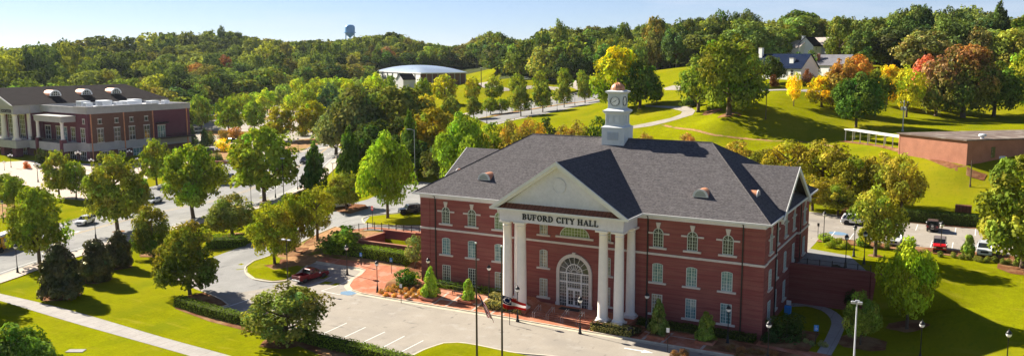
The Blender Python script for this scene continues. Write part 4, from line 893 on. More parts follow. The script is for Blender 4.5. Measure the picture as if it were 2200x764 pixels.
PROF = {'round': (lambda z: np.clip(1-np.abs((z-.34)/.70)**2.2, 0, 1)**.62*np.clip(z*7+.25, 0, 1), .17), 'tear': (lambda z: np.clip(np.sin(np.pi*np.clip(z, 0, 1)**.62)*1.02, 0, 1)**.75, .20),
        'cone': (lambda z: np.clip(1.02-z, 0, 1)**.8*np.clip(z*8+.3, 0, 1), .05), 'magnolia': (lambda z: np.clip(1.03-z, 0, 1)**.55*np.clip(z*6+.45, 0, 1), .03),
        'spread': (lambda z: np.sqrt(np.clip(1-((z-.40)/.62)**2, 0, 1)), .14), 'tall': (lambda z: np.sqrt(np.clip(1-((z-.55)/.52)**2, 0, 1))*.95, .12),
        'low': (lambda z: np.clip(1-np.abs((z-.34)/.70)**2.2, 0, 1)**.62*np.clip(z*7+.35, 0, 1), .08),
        'bush': (lambda z: np.sqrt(np.clip(1-((z-.35)/.66)**2, 0, 1)), .0), 'airy': (lambda z: np.clip(np.sin(np.pi*np.clip(z, 0, 1)**.8), 0, 1)**.6, .22), 'pine': (lambda z: np.clip(1.1-z, 0, 1)**.5*np.clip(z*3+.1, 0, 1), .35)}
_mesh = {}
def crown_mesh(kind, var, lod):
    key = (kind, var, lod)
    if key in _mesh: return _mesh[key]
    f, c0 = PROF[kind]; g = np.random.default_rng(abs(hash((kind, var))) % 99991 if False else (sum(map(ord, kind))*31+var*7))
    nb = {'round': 170, 'low': 120, 'tear': 80, 'cone': 110, 'magnolia': 140, 'spread': 130, 'tall': 70, 'bush': 26, 'airy': 60, 'pine': 34}[kind]
    bs = {'round': .072, 'low': .085, 'tear': .105, 'cone': .075, 'magnolia': .085, 'spread': .092, 'tall': .12, 'bush': .19, 'airy': .10, 'pine': .12}[kind]
    C_, Rr = [], []
    ph = g.random(6)*6.28
    while len(C_) < nb:
        z = g.random(); 
        if g.random() > f(z)*.9+.12: continue
        a = g.random()*6.283; lob = 1+.13*math.sin(3*a+ph[0]+4*z)+.09*math.sin(5*a+ph[1]-6*z)+.06*g.normal()
        q = g.random()**.45 if len(C_) > nb*.12 else g.random()*.5
        r = .5*f(z)*lob*(.34+.60*q); b = bs*(.45+1.15*g.random())*(.7+.5*f(z))
        if kind == 'spread' and g.random() < .25: r *= 1.08; b *= .7
        C_.append((r*math.cos(a), r*math.sin(a), c0+(1-c0)*(.03+.93*z))); Rr.append(min(b, .5*f(z)+.05))
    n, leaf = {('near'): (11000, .0215), ('mid'): (5000, .030), ('far'): (2200, .040), 'tiny': (850, .062)}[lod]
    if kind in ('airy',): n = int(n*.55)
    if kind == 'magnolia': leaf *= 1.3
    if kind == 'pine': n = int(n*.6)
    if kind == 'bush': n = int(n*.5); leaf *= 1.35
    V, kb_ = leafcloud(C_, Rr, n, leaf, var+5, (0, 0, c0+(1-c0)*.4), flat=.8 if kind != 'cone' else 1.1)
    V[:, 2] = np.maximum(V[:, 2], .01)
    zt = np.percentile(V[:, 2], 99.7); V[:, 2] *= 1/zt; rr_ = np.percentile(np.hypot(V[:, 0], V[:, 1]), 98.5); V[:, :2] *= .5/rr_
    bt = g.uniform(.62, 1.42, size=nb); yb_ = 1+.14*g.normal(size=nb); T3 = np.stack([bt*yb_, bt, bt*(1-.1*g.normal(size=nb))], 1)[kb_]
    me = quadmesh('crown', V, np.clip(T3, .3, 2)); me.materials.append(MT['leaf_gloss'] if kind == 'magnolia' else MT['leaf']); _mesh[key] = me; return me
def trunk_mesh(kind, var, lod):
    key = ('t', kind, var, lod)
    if key in _mesh: return _mesh[key]
    g = random.Random(var*13+len(kind)); f, c0 = PROF[kind]; b = MB(); n = 7 if lod != 'far' else 5; top = .80
    r0 = {'round': .028, 'low': .026, 'tear': .026, 'spread': .036, 'cone': .03, 'magnolia': .03, 'tall': .03, 'airy': .03, 'bush': .03, 'pine': .025}[kind]
    lean = g.uniform(-.02, .02)
    b.tube([(0, 0, -.02), (0, 0, .02), (lean, lean*.5, c0+.08), (lean*2, 0, .5), (lean, lean, top)], [r0*1.5, r0*1.08, r0*.85, r0*.5, r0*.12], n)
    if lod != 'tiny':
        for i in range(9 if lod in ('near', 'mid') else 4):
            a = i*2.4+g.random(); z0 = c0+.02+(.5*i/9); R1 = .34*float(f((z0-c0)/(1-c0)+.2)); z1 = z0+.14+.1*g.random()
            b.tube([(lean*.6, 0, z0-.02), (R1*.5*math.cos(a), R1*.5*math.sin(a), z0+.07), (R1*math.cos(a), R1*math.sin(a), z1), (R1*1.25*math.cos(a+.2), R1*1.25*math.sin(a+.2), z1+.06)], [r0*.5, r0*.36, r0*.2, r0*.06], 5)
    me = b.mesh('trunk'); me.materials.append(MT['trunk']); me.polygons.foreach_set('use_smooth', [True]*len(me.polygons)); _mesh[key] = me; return me
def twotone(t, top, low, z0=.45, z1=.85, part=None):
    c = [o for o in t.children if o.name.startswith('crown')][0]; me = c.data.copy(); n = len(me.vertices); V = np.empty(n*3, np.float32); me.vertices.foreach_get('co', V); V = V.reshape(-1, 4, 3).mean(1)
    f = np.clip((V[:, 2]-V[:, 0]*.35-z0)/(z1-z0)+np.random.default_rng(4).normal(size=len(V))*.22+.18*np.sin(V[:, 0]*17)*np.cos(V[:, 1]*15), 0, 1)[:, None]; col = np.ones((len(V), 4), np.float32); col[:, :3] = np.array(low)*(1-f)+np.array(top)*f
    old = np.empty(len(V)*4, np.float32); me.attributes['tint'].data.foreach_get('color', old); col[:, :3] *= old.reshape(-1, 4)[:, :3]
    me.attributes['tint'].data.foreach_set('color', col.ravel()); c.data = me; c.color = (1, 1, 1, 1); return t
def jit(c, s=.12):
    k = 1+random.uniform(-s, s); return (c[0]*k*(1+random.uniform(-s, s)*.6), c[1]*k, c[2]*k, 1)
def tree(x, y, w_, h, kind, col, label, cat='tree', group=None, name=None, lod=None, rz=None, z=None, var=None, js=.06):
    d = depth(x, y, 0); lod = lod or ('near' if d < 190 else 'mid' if d < 340 else 'far'); var = random.randrange(3) if var is None else var
    name = name or {'cone': 'conifer', 'magnolia': 'magnolia_tree', 'bush': 'shrub', 'pine': 'pine_tree'}.get(kind, 'tree')
    t = thing(name, label, cat, (x, y, (H(x, y) if z is None else z)), random.uniform(0, 6.28) if rz is None else rz, group); t.scale = (w_, w_, h)
    c = link('crown' if cat == 'tree' else 'foliage', crown_mesh(kind, var, lod), t); c.color = jit(col, js)
    link('trunk' if cat == 'tree' else 'stem', trunk_mesh(kind, var, 'near' if lod == 'near' else 'far'), t)
    return t
def ptree(px, py, hw, top, kind, col, label, **k):
    """tree surveyed from where its trunk meets the ground, its half width and its top"""
    x, y, z, _ = gp(px, py); d = depth(x, y, z); p = CAM+ray(px, top)*d
    return tree(x, y, 2*hw*d/FPX, p[2]-z, kind, col, label, **k)
OL, GR, DK, BR, YE, RU, GG, MG, BT, PK, OR = (.142, .172, .024), (.085, .125, .022), (.040, .062, .018), (.19, .255, .028), (.40, .33, .02), (.27, .12, .05), (.115, .135, .055), (.020, .030, .012), (.115, .135, .022), (.33, .11, .08), (.36, .17, .05)
LA = lambda s: 'street trees along the main street'
g1 = 'rounded street trees along the main street'
for i, (px, py, hw, top, lb) in enumerate([(85, 566, 66, 402, 'rounded olive street tree beside the yellow school bus'), (253, 498, 71, 327, 'rounded olive street tree just right of the white car on the street'),
                                         (415, 468, 71, 312, 'bright olive street tree in front of the brick centre, right of the silver car'), (568, 432, 76, 272, 'largest rounded street tree, beside the tall light pole on the main street')]):
    ptree(px, py, hw, top, 'round', OL if i != 1 else (.145, .16, .03), lb, group=g1, name='street_tree', var=i % 3)
g2 = 'smaller trees between the street and the brick centre'
for a in [(128, 424, 36, 322, 'small yellow green tree in front of the brick centre, left one of a pair'), (164, 428, 28, 345, 'small olive tree in front of the brick centre, right one of a pair'), (337, 398, 36, 298, 'olive tree before the brown wall of the brick centre'),
          (32, 452, 34, 378, 'pale olive tree at the left edge above the school bus'), (12, 420, 30, 372, 'hazy olive tree at the left edge of the paved plaza'), (72, 462, 30, 400, 'small dark olive tree behind the street tree by the bus'), (222, 440, 26, 372, 'small yellow green tree behind the street tree by the white car')]:
    ptree(*a[:4], 'round', (.15, .17, .03) if a[0] in (128, 222) else OL, a[4], group=g2, name='street_tree')
g3 = 'trees standing in the medians of the far parking lot'
rows = [(433, 283, 29, 203), (492, 290, 32, 208), (547, 282, 26, 217), (607, 303, 33, 226), (673, 298, 35, 216),
        (522, 245, 21, 200), (575, 245, 24, 190), (452, 232, 20, 200), (480, 232, 18, 205), (612, 242, 24, 180), (661, 252, 22, 182), (640, 235, 22, 170), (434, 215, 24, 170), (475, 218, 22, 166), (515, 214, 20, 165), (548, 216, 18, 177), (576, 214, 20, 175), (613, 212, 24, 172), (634, 206, 14, 167), (658, 208, 22, 162), (682, 208, 22, 166), (706, 206, 22, 168), (399, 222, 20, 178), (738, 212, 24, 168), (762, 206, 20, 166), (405, 200, 16, 168), (372, 205, 16, 172), (297, 200, 17, 182), (700, 232, 20, 185), (730, 236, 18, 190)]
for q in ((418, 205, 15, 176), (446, 210, 15, 180), (462, 214, 16, 176), (493, 212, 16, 170), (505, 218, 16, 182), (531, 214, 15, 172), (562, 216, 15, 176), (595, 214, 18, 168), (628, 216, 16, 176), (646, 212, 16, 166), (670, 218, 18, 176), (694, 216, 16, 170), (722, 214, 18, 165), (750, 214, 18, 170), (778, 208, 18, 166), (590, 232, 22, 194), (630, 250, 24, 200), (548, 234, 20, 198), (500, 236, 20, 200), (424, 232, 20, 190), (690, 250, 24, 205), (655, 232, 20, 192), (320, 204, 15, 180), (345, 204, 14, 180)): rows.append(q)
pal = [(.20, .225, .03), (.25, .29, .04), (.20, .26, .055), (.28, .30, .03), (.19, .23, .075)]
for i, (px, py, hw, top) in enumerate(rows):
    c = OR if px == 634 else (.115, .13, .02) if px in (607,) else YE if px in (0,) else pal[i % 5]
    if i < 5: c = [(.15, .19, .045), (.16, .20, .03), (.15, .20, .035), (.175, .175, .02), (.20, .19, .018)][i]
    order = sorted(rows, key=lambda r: r[0]).index((px, py, hw, top))+1
    ptree(px, py, hw, top, 'round' if i < 5 or i % 2 else 'tear', c, ('large rounded' if i < 5 else 'orange tinted' if c is OR else 'small')+' lot tree in the far parking lot, number %d from the left' % order, group=g3, name='lot_tree')
ptree(709, 250, 26, 178, 'round', (.06, .10, .06), 'dark blue green rounded tree above the far parking lot, left of the big grove', name='lot_tree')
g4 = 'trees of the dense grove in the middle'
for a in [(765, 330, 70, 190, 'spread', (.085, .10, .04), 'tall grey green tree at the top left of the central grove'), (858, 320, 75, 186, 'spread', (.075, .09, .025), 'broad dark olive tree at the top right of the central grove'),
          (722, 332, 50, 235, 'spread', (.13, .145, .07), 'pale grey green willowy tree at the left edge of the central grove'), (812, 350, 60, 258, 'spread', DK, 'very dark evergreen in the middle of the central grove'),
          (780, 372, 40, 290, 'round', DK, 'low dark evergreen below the grove, left of the bright maple'), (932, 368, 62, 232, 'round', (.16, .13, .02), 'golden olive tree at the right edge of the central grove'),
          (915, 290, 36, 204, 'round', (.28, .24, .03), 'yellow tinted tree above the golden olive tree by the grove'), (895, 385, 50, 300, 'round', DK, 'dark shaded tree behind the tall pole beside the hall roof'), (820, 300, 50, 200, 'spread', (.06, .08, .025), 'dark tree filling the top middle of the central grove'), (945, 395, 40, 310, 'round', (.07, .08, .03), 'dark brushy tree left of the hall roof behind the bright broad tree')]:
    ptree(*a[:4], a[4], a[5], a[6], group=g4)
for a in [(760, 300, 44, 215, (.10, .115, .05), 'grey green tree in the heart of the central grove, left'), (870, 345, 50, 250, (.055, .065, .022), 'dark olive tree in the heart of the central grove, right'), (840, 372, 52, 290, DK, 'very dark low tree behind the bright maple'), (700, 300, 30, 245, (.10, .10, .03), 'small brown green tree left of the grove by the far lot'), (905, 350, 40, 258, (.11, .10, .02), 'brownish olive tree beside the golden olive tree in the grove'), (960, 330, 34, 268, (.10, .11, .025), 'olive tree above the left hip of the hall roof'), (735, 290, 30, 212, (.09, .12, .04), 'green tree at the upper left of the grove'), (800, 262, 40, 186, (.08, .10, .03), 'tree at the back of the central grove before the shed'), (890, 262, 34, 190, (.12, .13, .025), 'olive tree at the back right of the central grove')]:
    ptree(*a[:4], 'spread', a[4], a[5], group=g4)
g5 = 'pointed evergreens near the street'
for a in [(678, 415, 31, 305, 'pointed dark evergreen beside the main street lamps'), (752, 392, 29, 272, 'tall narrow evergreen at the foot of the central grove'), (882, 378, 27, 240, 'pointed evergreen left of the tall thin lamp pole'), (413, 312, 12, 268, 'small pointed conifer by the corner of the brick centre'), (441, 318, 12, 275, 'second small conifer right of the brick centre corner')]:
    ptree(*a[:4], 'cone', (.055, .095, .02) if a[0] > 500 else (.07, .1, .05), a[4], group=g5)
ptree(833, 469, 62, 284, 'tear', (.16, .225, .025), 'bright yellow green maple on the grass island by the black off-roader', name='maple_tree', var=1)
ptree(992, 420, 62, 243, 'tear', (.14, .205, .028), 'large bright green tree rising behind the left end of the hall roof', var=2)
ptree(744, 450, 40, 372, 'round', (.13, .15, .03), 'small olive tree above the driveway, left of the bright maple')
ptree(585, 385, 0.1, 300, 'round', OL, 'x') if False else None
g6 = 'small trees on the sloping island'
for a in [(590, 566, 56, 432, 'left olive tree on the sloping island by the driveway bend'), (633, 540, 42, 415, 'middle olive tree on the sloping island'), (682, 517, 52, 398, 'right yellow green tree on the sloping island nearest the driveway')]:
    ptree(*a[:4], 'airy' if a[0] == 682 else 'round', (.165, .18, .022), a[4], group=g6, name='island_tree')
ptree(500, 508, 52, 414, 'spread', (.145, .155, .05), 'pale willowy tree beside the driveway, above the clipped hedge')
ptree(613, 736, 93, 612, 'spread', (.105, .12, .035), 'broad spreading tree in front of the parking stalls', var=0)
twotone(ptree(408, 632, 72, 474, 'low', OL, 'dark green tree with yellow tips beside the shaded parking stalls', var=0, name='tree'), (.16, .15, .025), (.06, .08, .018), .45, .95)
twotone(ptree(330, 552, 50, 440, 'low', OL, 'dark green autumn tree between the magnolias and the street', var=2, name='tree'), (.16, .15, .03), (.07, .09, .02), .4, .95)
for a in [(131, 640, 48, 520, 'glossy dark magnolia at the left of the lawn, the largest of three'), (208, 605, 40, 513, 'glossy dark magnolia in the middle of the three on the lawn'), (258, 575, 31, 494, 'glossy dark magnolia furthest from the path')]:
    ptree(*a[:4], 'magnolia', (.042, .042, .018), a[4], group='three dark magnolias on the front lawn')
ptree(45, 860, 92, 690, 'tear', (.075, .12, .025), 'leafy green tree top in the bottom left corner of the lawn', var=1)
ptree(-100, 650, 84, 478, 'round', OL, 'rounded tree just beyond the left edge that shades the lawn path')
g7 = 'brushy olive and gold trees close behind the hall'
for a in [(1060, 340, 44, 262, OL), (1104, 345, 36, 256, (.24, .18, .05)), (1141, 338, 32, 252, (.28, .20, .04)), (1178, 330, 34, 252, DK), (1240, 330, 32, 258, (.12, .12, .03)), (1285, 326, 32, 250, (.06, .10, .02)), (1325, 330, 26, 262, (.24, .17, .05)), (1215, 340, 26, 268, (.26, .17, .05)), (1385, 345, 24, 284, (.22, .15, .05)), (1475, 345, 22, 285, (.24, .15, .06)), (1030, 350, 32, 282, (.15, .15, .03)),
                 (1645, 400, 55, 318, (.14, .125, .02)), (1690, 420, 62, 300, (.17, .145, .02)), (1768, 425, 62, 300, (.18, .155, .025)), (1825, 440, 50, 335, (.15, .14, .02)), (1745, 452, 56, 375, (.16, .145, .02)), (1885, 440, 52, 328, (.17, .15, .025)), (1935, 462, 52, 330, (.18, .16, .025)), (1588, 370, 42, 300, (.19, .14, .03)), (1800, 462, 44, 395, (.13, .13, .02))]:
    lab = {DK: 'dark green', OL: 'olive'}.get(a[4], 'gold tinted' if a[4][0] > .2 else 'green and rust')
    ptree(*a[:4], 'airy' if a[0] > 1500 or a[4][0] > .2 else 'bush', a[4], lab+' brushy tree behind the hall, number %d from the left' % (1+sum(1 for q in (1060, 1104, 1141, 1178, 1240, 1285, 1325, 1215, 1385, 1475, 1030, 1645, 1690, 1768, 1825, 1745, 1885, 1935, 1588, 1800) if q < a[0])), group=g7, name='small_tree', js=.1)
ptree(1880, 550, 62, 398, 'airy', (.175, .185, .03), 'olive tree with a forked trunk on the grass beside the terrace', var=1); 
ptree(1948, 706, 62, 508, 'tear', (.19, .24, .02), 'sunlit yellow green tree on the lower right lawn with leaves touching shade', var=2)
ptree(1848, 740, 44, 622, 'tear', (.10, .15, .03), 'shaded multi stem tree beside the tall grey light pole', var=0)
ptree(2197, 575, 105, 332, 'low', (.12, .135, .022), 'large olive tree cut by the right edge of the photo', var=0)
for a in [(2080, 550, 15, 503, 'small upright leafy tree between the red off-roader and the pale car'), (2195, 570, 13, 522, 'small upright shrub tree at the right edge of the parking lot'), (1853, 530, 12, 488, 'small upright evergreen by the terrace lamps')]:
    ptree(*a[:4], 'magnolia', (.12, .18, .02), a[4], name='small_tree', group='small upright trees by the rear lot')
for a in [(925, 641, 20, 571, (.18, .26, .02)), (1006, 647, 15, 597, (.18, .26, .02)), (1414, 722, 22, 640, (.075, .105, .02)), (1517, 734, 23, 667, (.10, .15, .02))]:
    ptree(*a[:4], 'magnolia', a[4], {925: 'bright upright tree in a planter, far left of the plaza', 1006: 'bright upright tree in a planter beside the striped flag', 1414: 'shaded upright tree in a planter right of the columns', 1517: 'shaded upright tree in a planter near the right corner lamp'}[a[0]], group='upright trees in the plaza planters', name='planter_tree')
# boulevard and hillside trees
g8 = 'trees lining the boulevard'
bl = [(970, 262, 23, 206), (1018, 256, 20, 207), (1054, 246, 20, 210), (1078, 244, 18, 212), (1100, 238, 16, 204), (1119, 250, 23, 184), (1166, 241, 23, 176), (1212, 231, 18, 176), (1257, 222, 19, 162), (1061, 220, 22, 164), (1112, 214, 22, 158), (1160, 206, 20, 152), (1212, 200, 20, 146), (1015, 222, 20, 165), (955, 226, 28, 160), (910, 232, 24, 168), (1196, 222, 12, 190), (880, 240, 24, 190), (1250, 196, 16, 150)]
for px, py, hw, top in bl:
    ptree(px, py, hw, top, 'round', (.12, .14, .03) if (px, top) in ((970, 206), (1018, 207), (1119, 184), (1166, 176), (1212, 176), (1257, 162)) else (.24, .23, .025) if px in (1015, 955) else OL, 'boulevard tree with a short trunk, number %d from the left' % (1+sum(1 for q in bl if (q[0], q[1]) < (px, py))), group=g8, name='street_tree')
ptree(806, 212, 26, 157, 'tear', (.30, .33, .03), 'bright yellow green tree in front of the pale gym wall')
ptree(840, 210, 15, 162, 'round', (.12, .17, .03), 'small dark rounded tree beside the cream shed')
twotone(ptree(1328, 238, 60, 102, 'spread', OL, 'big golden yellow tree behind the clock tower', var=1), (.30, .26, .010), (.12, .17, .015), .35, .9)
ptree(1374, 234, 48, 134, 'spread', (.06, .10, .02), 'dark green tree right of the golden tree behind the clock tower', var=2)
ptree(1411, 223, 15, 182, 'airy', (.14, .13, .05), 'thin small tree on the lawn left of the big oak')
ptree(1484, 229, 17, 198, 'cone', (.03, .05, .015), 'low dark conifer on the lawn left of the big oak')
ptree(1566, 247, 78, 80, 'spread', (.095, .125, .02), 'big spreading oak on the hillside lawn', var=0, lod='near')
ptree(1500, 240, 50, 120, 'spread', (.10, .13, .025), 'left companion of the big spreading oak', var=2, lod='mid')
ptree(1705, 228, 19, 156, 'airy', (.45, .34, .02), 'half bare golden yellow tree on the lawn below the blue roofed house')
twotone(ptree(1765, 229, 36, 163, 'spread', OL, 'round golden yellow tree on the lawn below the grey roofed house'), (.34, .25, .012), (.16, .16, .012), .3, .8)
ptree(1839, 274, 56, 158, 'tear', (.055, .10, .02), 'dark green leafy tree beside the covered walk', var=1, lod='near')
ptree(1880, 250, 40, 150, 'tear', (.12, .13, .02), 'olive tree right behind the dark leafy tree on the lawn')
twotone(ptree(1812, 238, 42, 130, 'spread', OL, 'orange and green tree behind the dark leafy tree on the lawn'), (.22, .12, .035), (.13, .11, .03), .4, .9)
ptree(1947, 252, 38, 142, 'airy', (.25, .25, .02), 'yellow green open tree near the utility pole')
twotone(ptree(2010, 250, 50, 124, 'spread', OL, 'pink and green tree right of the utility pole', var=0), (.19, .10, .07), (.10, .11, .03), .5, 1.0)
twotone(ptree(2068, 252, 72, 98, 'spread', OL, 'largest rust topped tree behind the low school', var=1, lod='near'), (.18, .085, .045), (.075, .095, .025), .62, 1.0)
ptree(2135, 250, 58, 135, 'spread', (.07, .10, .02), 'dark green tree right of the rust topped tree', var=2)
ptree(2205, 240, 50, 110, 'spread', (.15, .19, .02), 'bright green tree at the right edge behind the school', var=0)
for a in [(1985, 228, 40, 120, PK, 'pink leaved tree top behind the trees near the utility pole'), (1905, 225, 30, 140, (.35, .26, .02), 'golden tree between the dark leafy tree and the utility pole'), (1655, 180, 30, 120, (.05, .07, .02), 'dark tree covering the chimney end of the blue roofed house'), (1735, 182, 16, 148, (.14, .06, .04), 'small maroon tree before the grey roofed house'), (1662, 186, 12, 160, (.12, .05, .03), 'small dark red shrub tree by the blue roofed house'),
          (1716, 158, 20, 112, (.06, .10, .03), 'leafy green tree between the two white houses, left one'), (1742, 160, 16, 108, (.08, .12, .03), 'leafy green tree between the two white houses, right one'), (1840, 185, 36, 118, (.30, .15, .04), 'orange tree behind the grey roofed house end'), (1615, 190, 26, 125, (.07, .10, .02), 'green tree left of the chimney of the blue roofed house')]:
    ptree(*a[:4], 'spread' if a[2] > 20 else 'bush', a[4], a[5])
# the wood: nearest rows tree by tree, the rest as one mass
START = np.array([(-80, 330), (150, 335), (300, 350), (380, 400), (440, 455), (640, 520), (740, 580), (752, 675), (1008, 675), (1030, 500), (1150, 450), (1300, 430), (1450, 385), (1560, 360), (1640, 372), (1660, 398), (1770, 398), (1800, 330), (1880, 318), (2010, 312), (2300, 300)], float)
SKY = np.array([(-80, 112), (0, 105), (60, 98), (120, 92), (180, 80), (250, 74), (300, 70), (380, 68), (430, 60), (480, 62), (520, 74), (600, 86), (650, 85), (700, 88), (745, 84), (780, 80), (820, 74), (850, 70), (900, 90), (960, 98), (1000, 98), (1015, 90), (1045, 70), (1090, 72), (1125, 92), (1160, 76), (1200, 56), (1240, 70), (1285, 60), (1320, 66), (1385, 60), (1412, 48), (1450, 58), (1490, 42), (1540, 44), (1590, 36), (1630, 55), (1680, 45), (1725, 30), (1770, 58), (1800, 46), (1860, 52), (1905, 40), (1960, 22), (2010, 34), (2050, 30), (2075, 24), (2100, 50), (2135, 16), (2165, 60), (2200, 44), (2300, 40)], float)
wcol = [tuple(k*1.15 for k in q) for q in [(.065, .088, .030), (.088, .105, .030), (.105, .118, .038), (.042, .062, .028), (.075, .098, .032), (.125, .132, .030), (.095, .088, .036), (.035, .048, .024)]]
gW = random.Random(5); count = 0; accV, accC = [], []
tone = ['mid green', 'olive', 'pale olive', 'dark green', 'green', 'yellow green', 'brown green', 'very dark green']
rowdep = 0.; rown = 0; placed = []
for r_ in range(17):
    px = -70.
    while px < 2270:
        d0 = float(np.interp(px, START[:, 0], START[:, 1])); d = d0+rowdep+gW.uniform(-5, 5); 
        wpx = gW.choice([gW.uniform(9, 15), gW.uniform(14, 24)])*(1+.0007*max(0, rowdep)); step = wpx*.74*FPX/d
        px += step*gW.uniform(.8, 1.15)
        p = CAM+ray(px, 118)*d; x, y = p[0], p[1]; z = H(x, y); sky_ = float(np.interp(px, SKY[:, 0], SKY[:, 1]))
        hmax = (CAM[2]+(118-sky_)*d/FPX)-z     # height that would touch the photographed skyline
        ht = gW.uniform(13, 20)*(1.12 if 1040 < px else 1.0)
        big = gW.random() < .5
        if hmax < ht: ht = hmax*gW.choice([gW.uniform(.70, .90), gW.uniform(.86, 1.02), gW.uniform(.95, 1.10)])
        elif rowdep > 60 and big and hmax < 27: ht = hmax*gW.uniform(.84, 1.06)
        if ht < 7: continue
        i = gW.randrange(8); c = wcol[i]; 
        if px < 560 and rowdep > 250: c = tuple(.75*q+.25*b for q, b in zip(c, (.09, .10, .05)))
        if 560 < px < 1000 and rowdep < 70: c = tuple(q*.85 for q in c)
        lab = tone[i]
        if gW.random() < .012: c, lab = gW.choice([(PK, 'reddish'), (OR, 'orange'), (YE, 'golden')]); c = tuple(.4*q+.02 for q in c)
        kind = gW.choice(['tall', 'tall', 'spread', 'spread', 'round', 'pine' if px > 1000 and gW.random() < .4 else 'tall'])
        if r_ < 3 or (r_ < 5 and px > 1030 and count < 268):
            count += 1; kk = gW.uniform(.75, 1.45); placed.append((px, r_, x, y, wpx, ht, kind, tuple(q*kk for q in c), lab))
        else:
            f_ = crown_mesh(kind, gW.randrange(3), 'tiny' if d > 620 else 'far'); n = len(f_.vertices); V = np.empty(n*3, np.float32); f_.vertices.foreach_get('co', V); V = V.reshape(-1, 3).copy()
            a = gW.random()*6.28; ca, sa = math.cos(a), math.sin(a); X = V[:, 0]*ca-V[:, 1]*sa; Y = V[:, 0]*sa+V[:, 1]*ca
            accV.append(np.stack([x+X*wpx, y+Y*wpx, z+V[:, 2]*ht], 1)); k_ = gW.uniform(.6, 1.5); accC.append(np.tile(np.array(c)*k_, (n//4, 1)))
    rowdep += 11+rown*2.4; rown += 1
placed.sort(key=lambda q: q[0])
for px, top, hw, kind, c, lb in ((478, 54, 12, 'airy', (.05, .07, .03), 'lone airy tree rising above the left hill skyline'), (1202, 44, 24, 'airy', (.09, .11, .03), 'tall ragged tree on the skyline above the boulevard'), (1165, 66, 24, 'spread', (.06, .085, .03), 'dark rounded tree on the skyline above the boulevard'), (1340, 52, 26, 'spread', (.07, .09, .03), 'tall olive tree on the skyline left of the brown oak'), (1408, 40, 34, 'spread', (.12, .105, .03), 'tall brownish oak on the skyline above the golden tree'), (1478, 45, 34, 'spread', (.085, .10, .04), 'grey green oak on the skyline left of the big spreading oak'), (1545, 26, 36, 'airy', (.08, .10, .035), 'tall open oak on the skyline above the big spreading oak'), (1606, 24, 34, 'airy', (.06, .08, .03), 'dark ragged oak on the skyline right of the big spreading oak'),
                               (1712, 27, 56, 'spread', (.055, .075, .02), 'massive dark oak on the skyline above the white houses'), (1803, 40, 34, 'spread', (.10, .115, .03), 'pale olive oak on the skyline right of the white houses'), (1880, 42, 34, 'spread', (.075, .09, .03), 'olive oak on the skyline above the olive lawn tree'), (1952, 17, 44, 'airy', (.07, .09, .03), 'tallest ragged oak on the right skyline'), (2030, 20, 42, 'airy', (.055, .075, .03), 'thin topped tall oak right of the tallest ragged oak'), (2142, 11, 30, 'cone', (.045, .065, .025), 'tall dark pointed pine on the right skyline'), (2188, 40, 40, 'spread', (.12, .145, .02), 'bright oak top at the right end of the skyline'), (1760, 56, 26, 'airy', (.09, .11, .03), 'open green oak between the massive dark oak and the pale one')):
    d = float(np.interp(px, START[:, 0], START[:, 1]))+(24 if px > 1000 else 420); p = CAM+ray(px, 118)*d; z = H(p[0], p[1]); ht = CAM[2]+(118-top)*d/FPX-z
    tree(p[0], p[1], 2*hw*d/FPX, ht, kind, c, lb, group='tall skyline trees', name='pine_tree' if kind == 'cone' else 'woodland_tree', lod='near' if kind == 'airy' and px > 1000 else 'mid', js=.05)
ROWN = ['front', 'second', 'third', 'fourth', 'fifth']; cnt = {}
for px, r_, x, y, wpx, ht, kind, c, lab in placed:
    side = 'left hill wood' if px < 700 else 'gymnasium wood' if px < 1030 else 'boulevard wood' if px < 1450 else 'hilltop wood'
    k = (side, r_); cnt[k] = cnt.get(k, 0)+1
    tree(x, y, wpx*1.12, ht, kind, c, '%s tree number %d from the left, %s row of the %s' % (lab, cnt[k], ROWN[r_], side), group='nearest trees of the %s' % side, name='pine_tree' if kind == 'pine' else 'woodland_tree', lod='far' if px < 1450 else 'mid', js=.12)
Vw = np.concatenate(accV); Cw = np.concatenate(accC); me = quadmesh('far_wood', Vw, Cw); me.materials.append(MT['leaf'])
fw_ = link('far_wood', me); tag(fw_, 'mass of mixed green woodland covering the distant hills', 'wood', kind='stuff')
fl = drape('forest_floor', [[(-1500, 500), (-700, 300), (-420, 270), (-330, 400), (-240, 420), (-210, 330), (-150, 330), (-60, 300), (200, 180), (900, 420), (1200, 1200), (-1700, 1200)]], MT['wood_floor'], .12); tag(fl, 'dark leaf covered floor under the woodland', kind='structure')

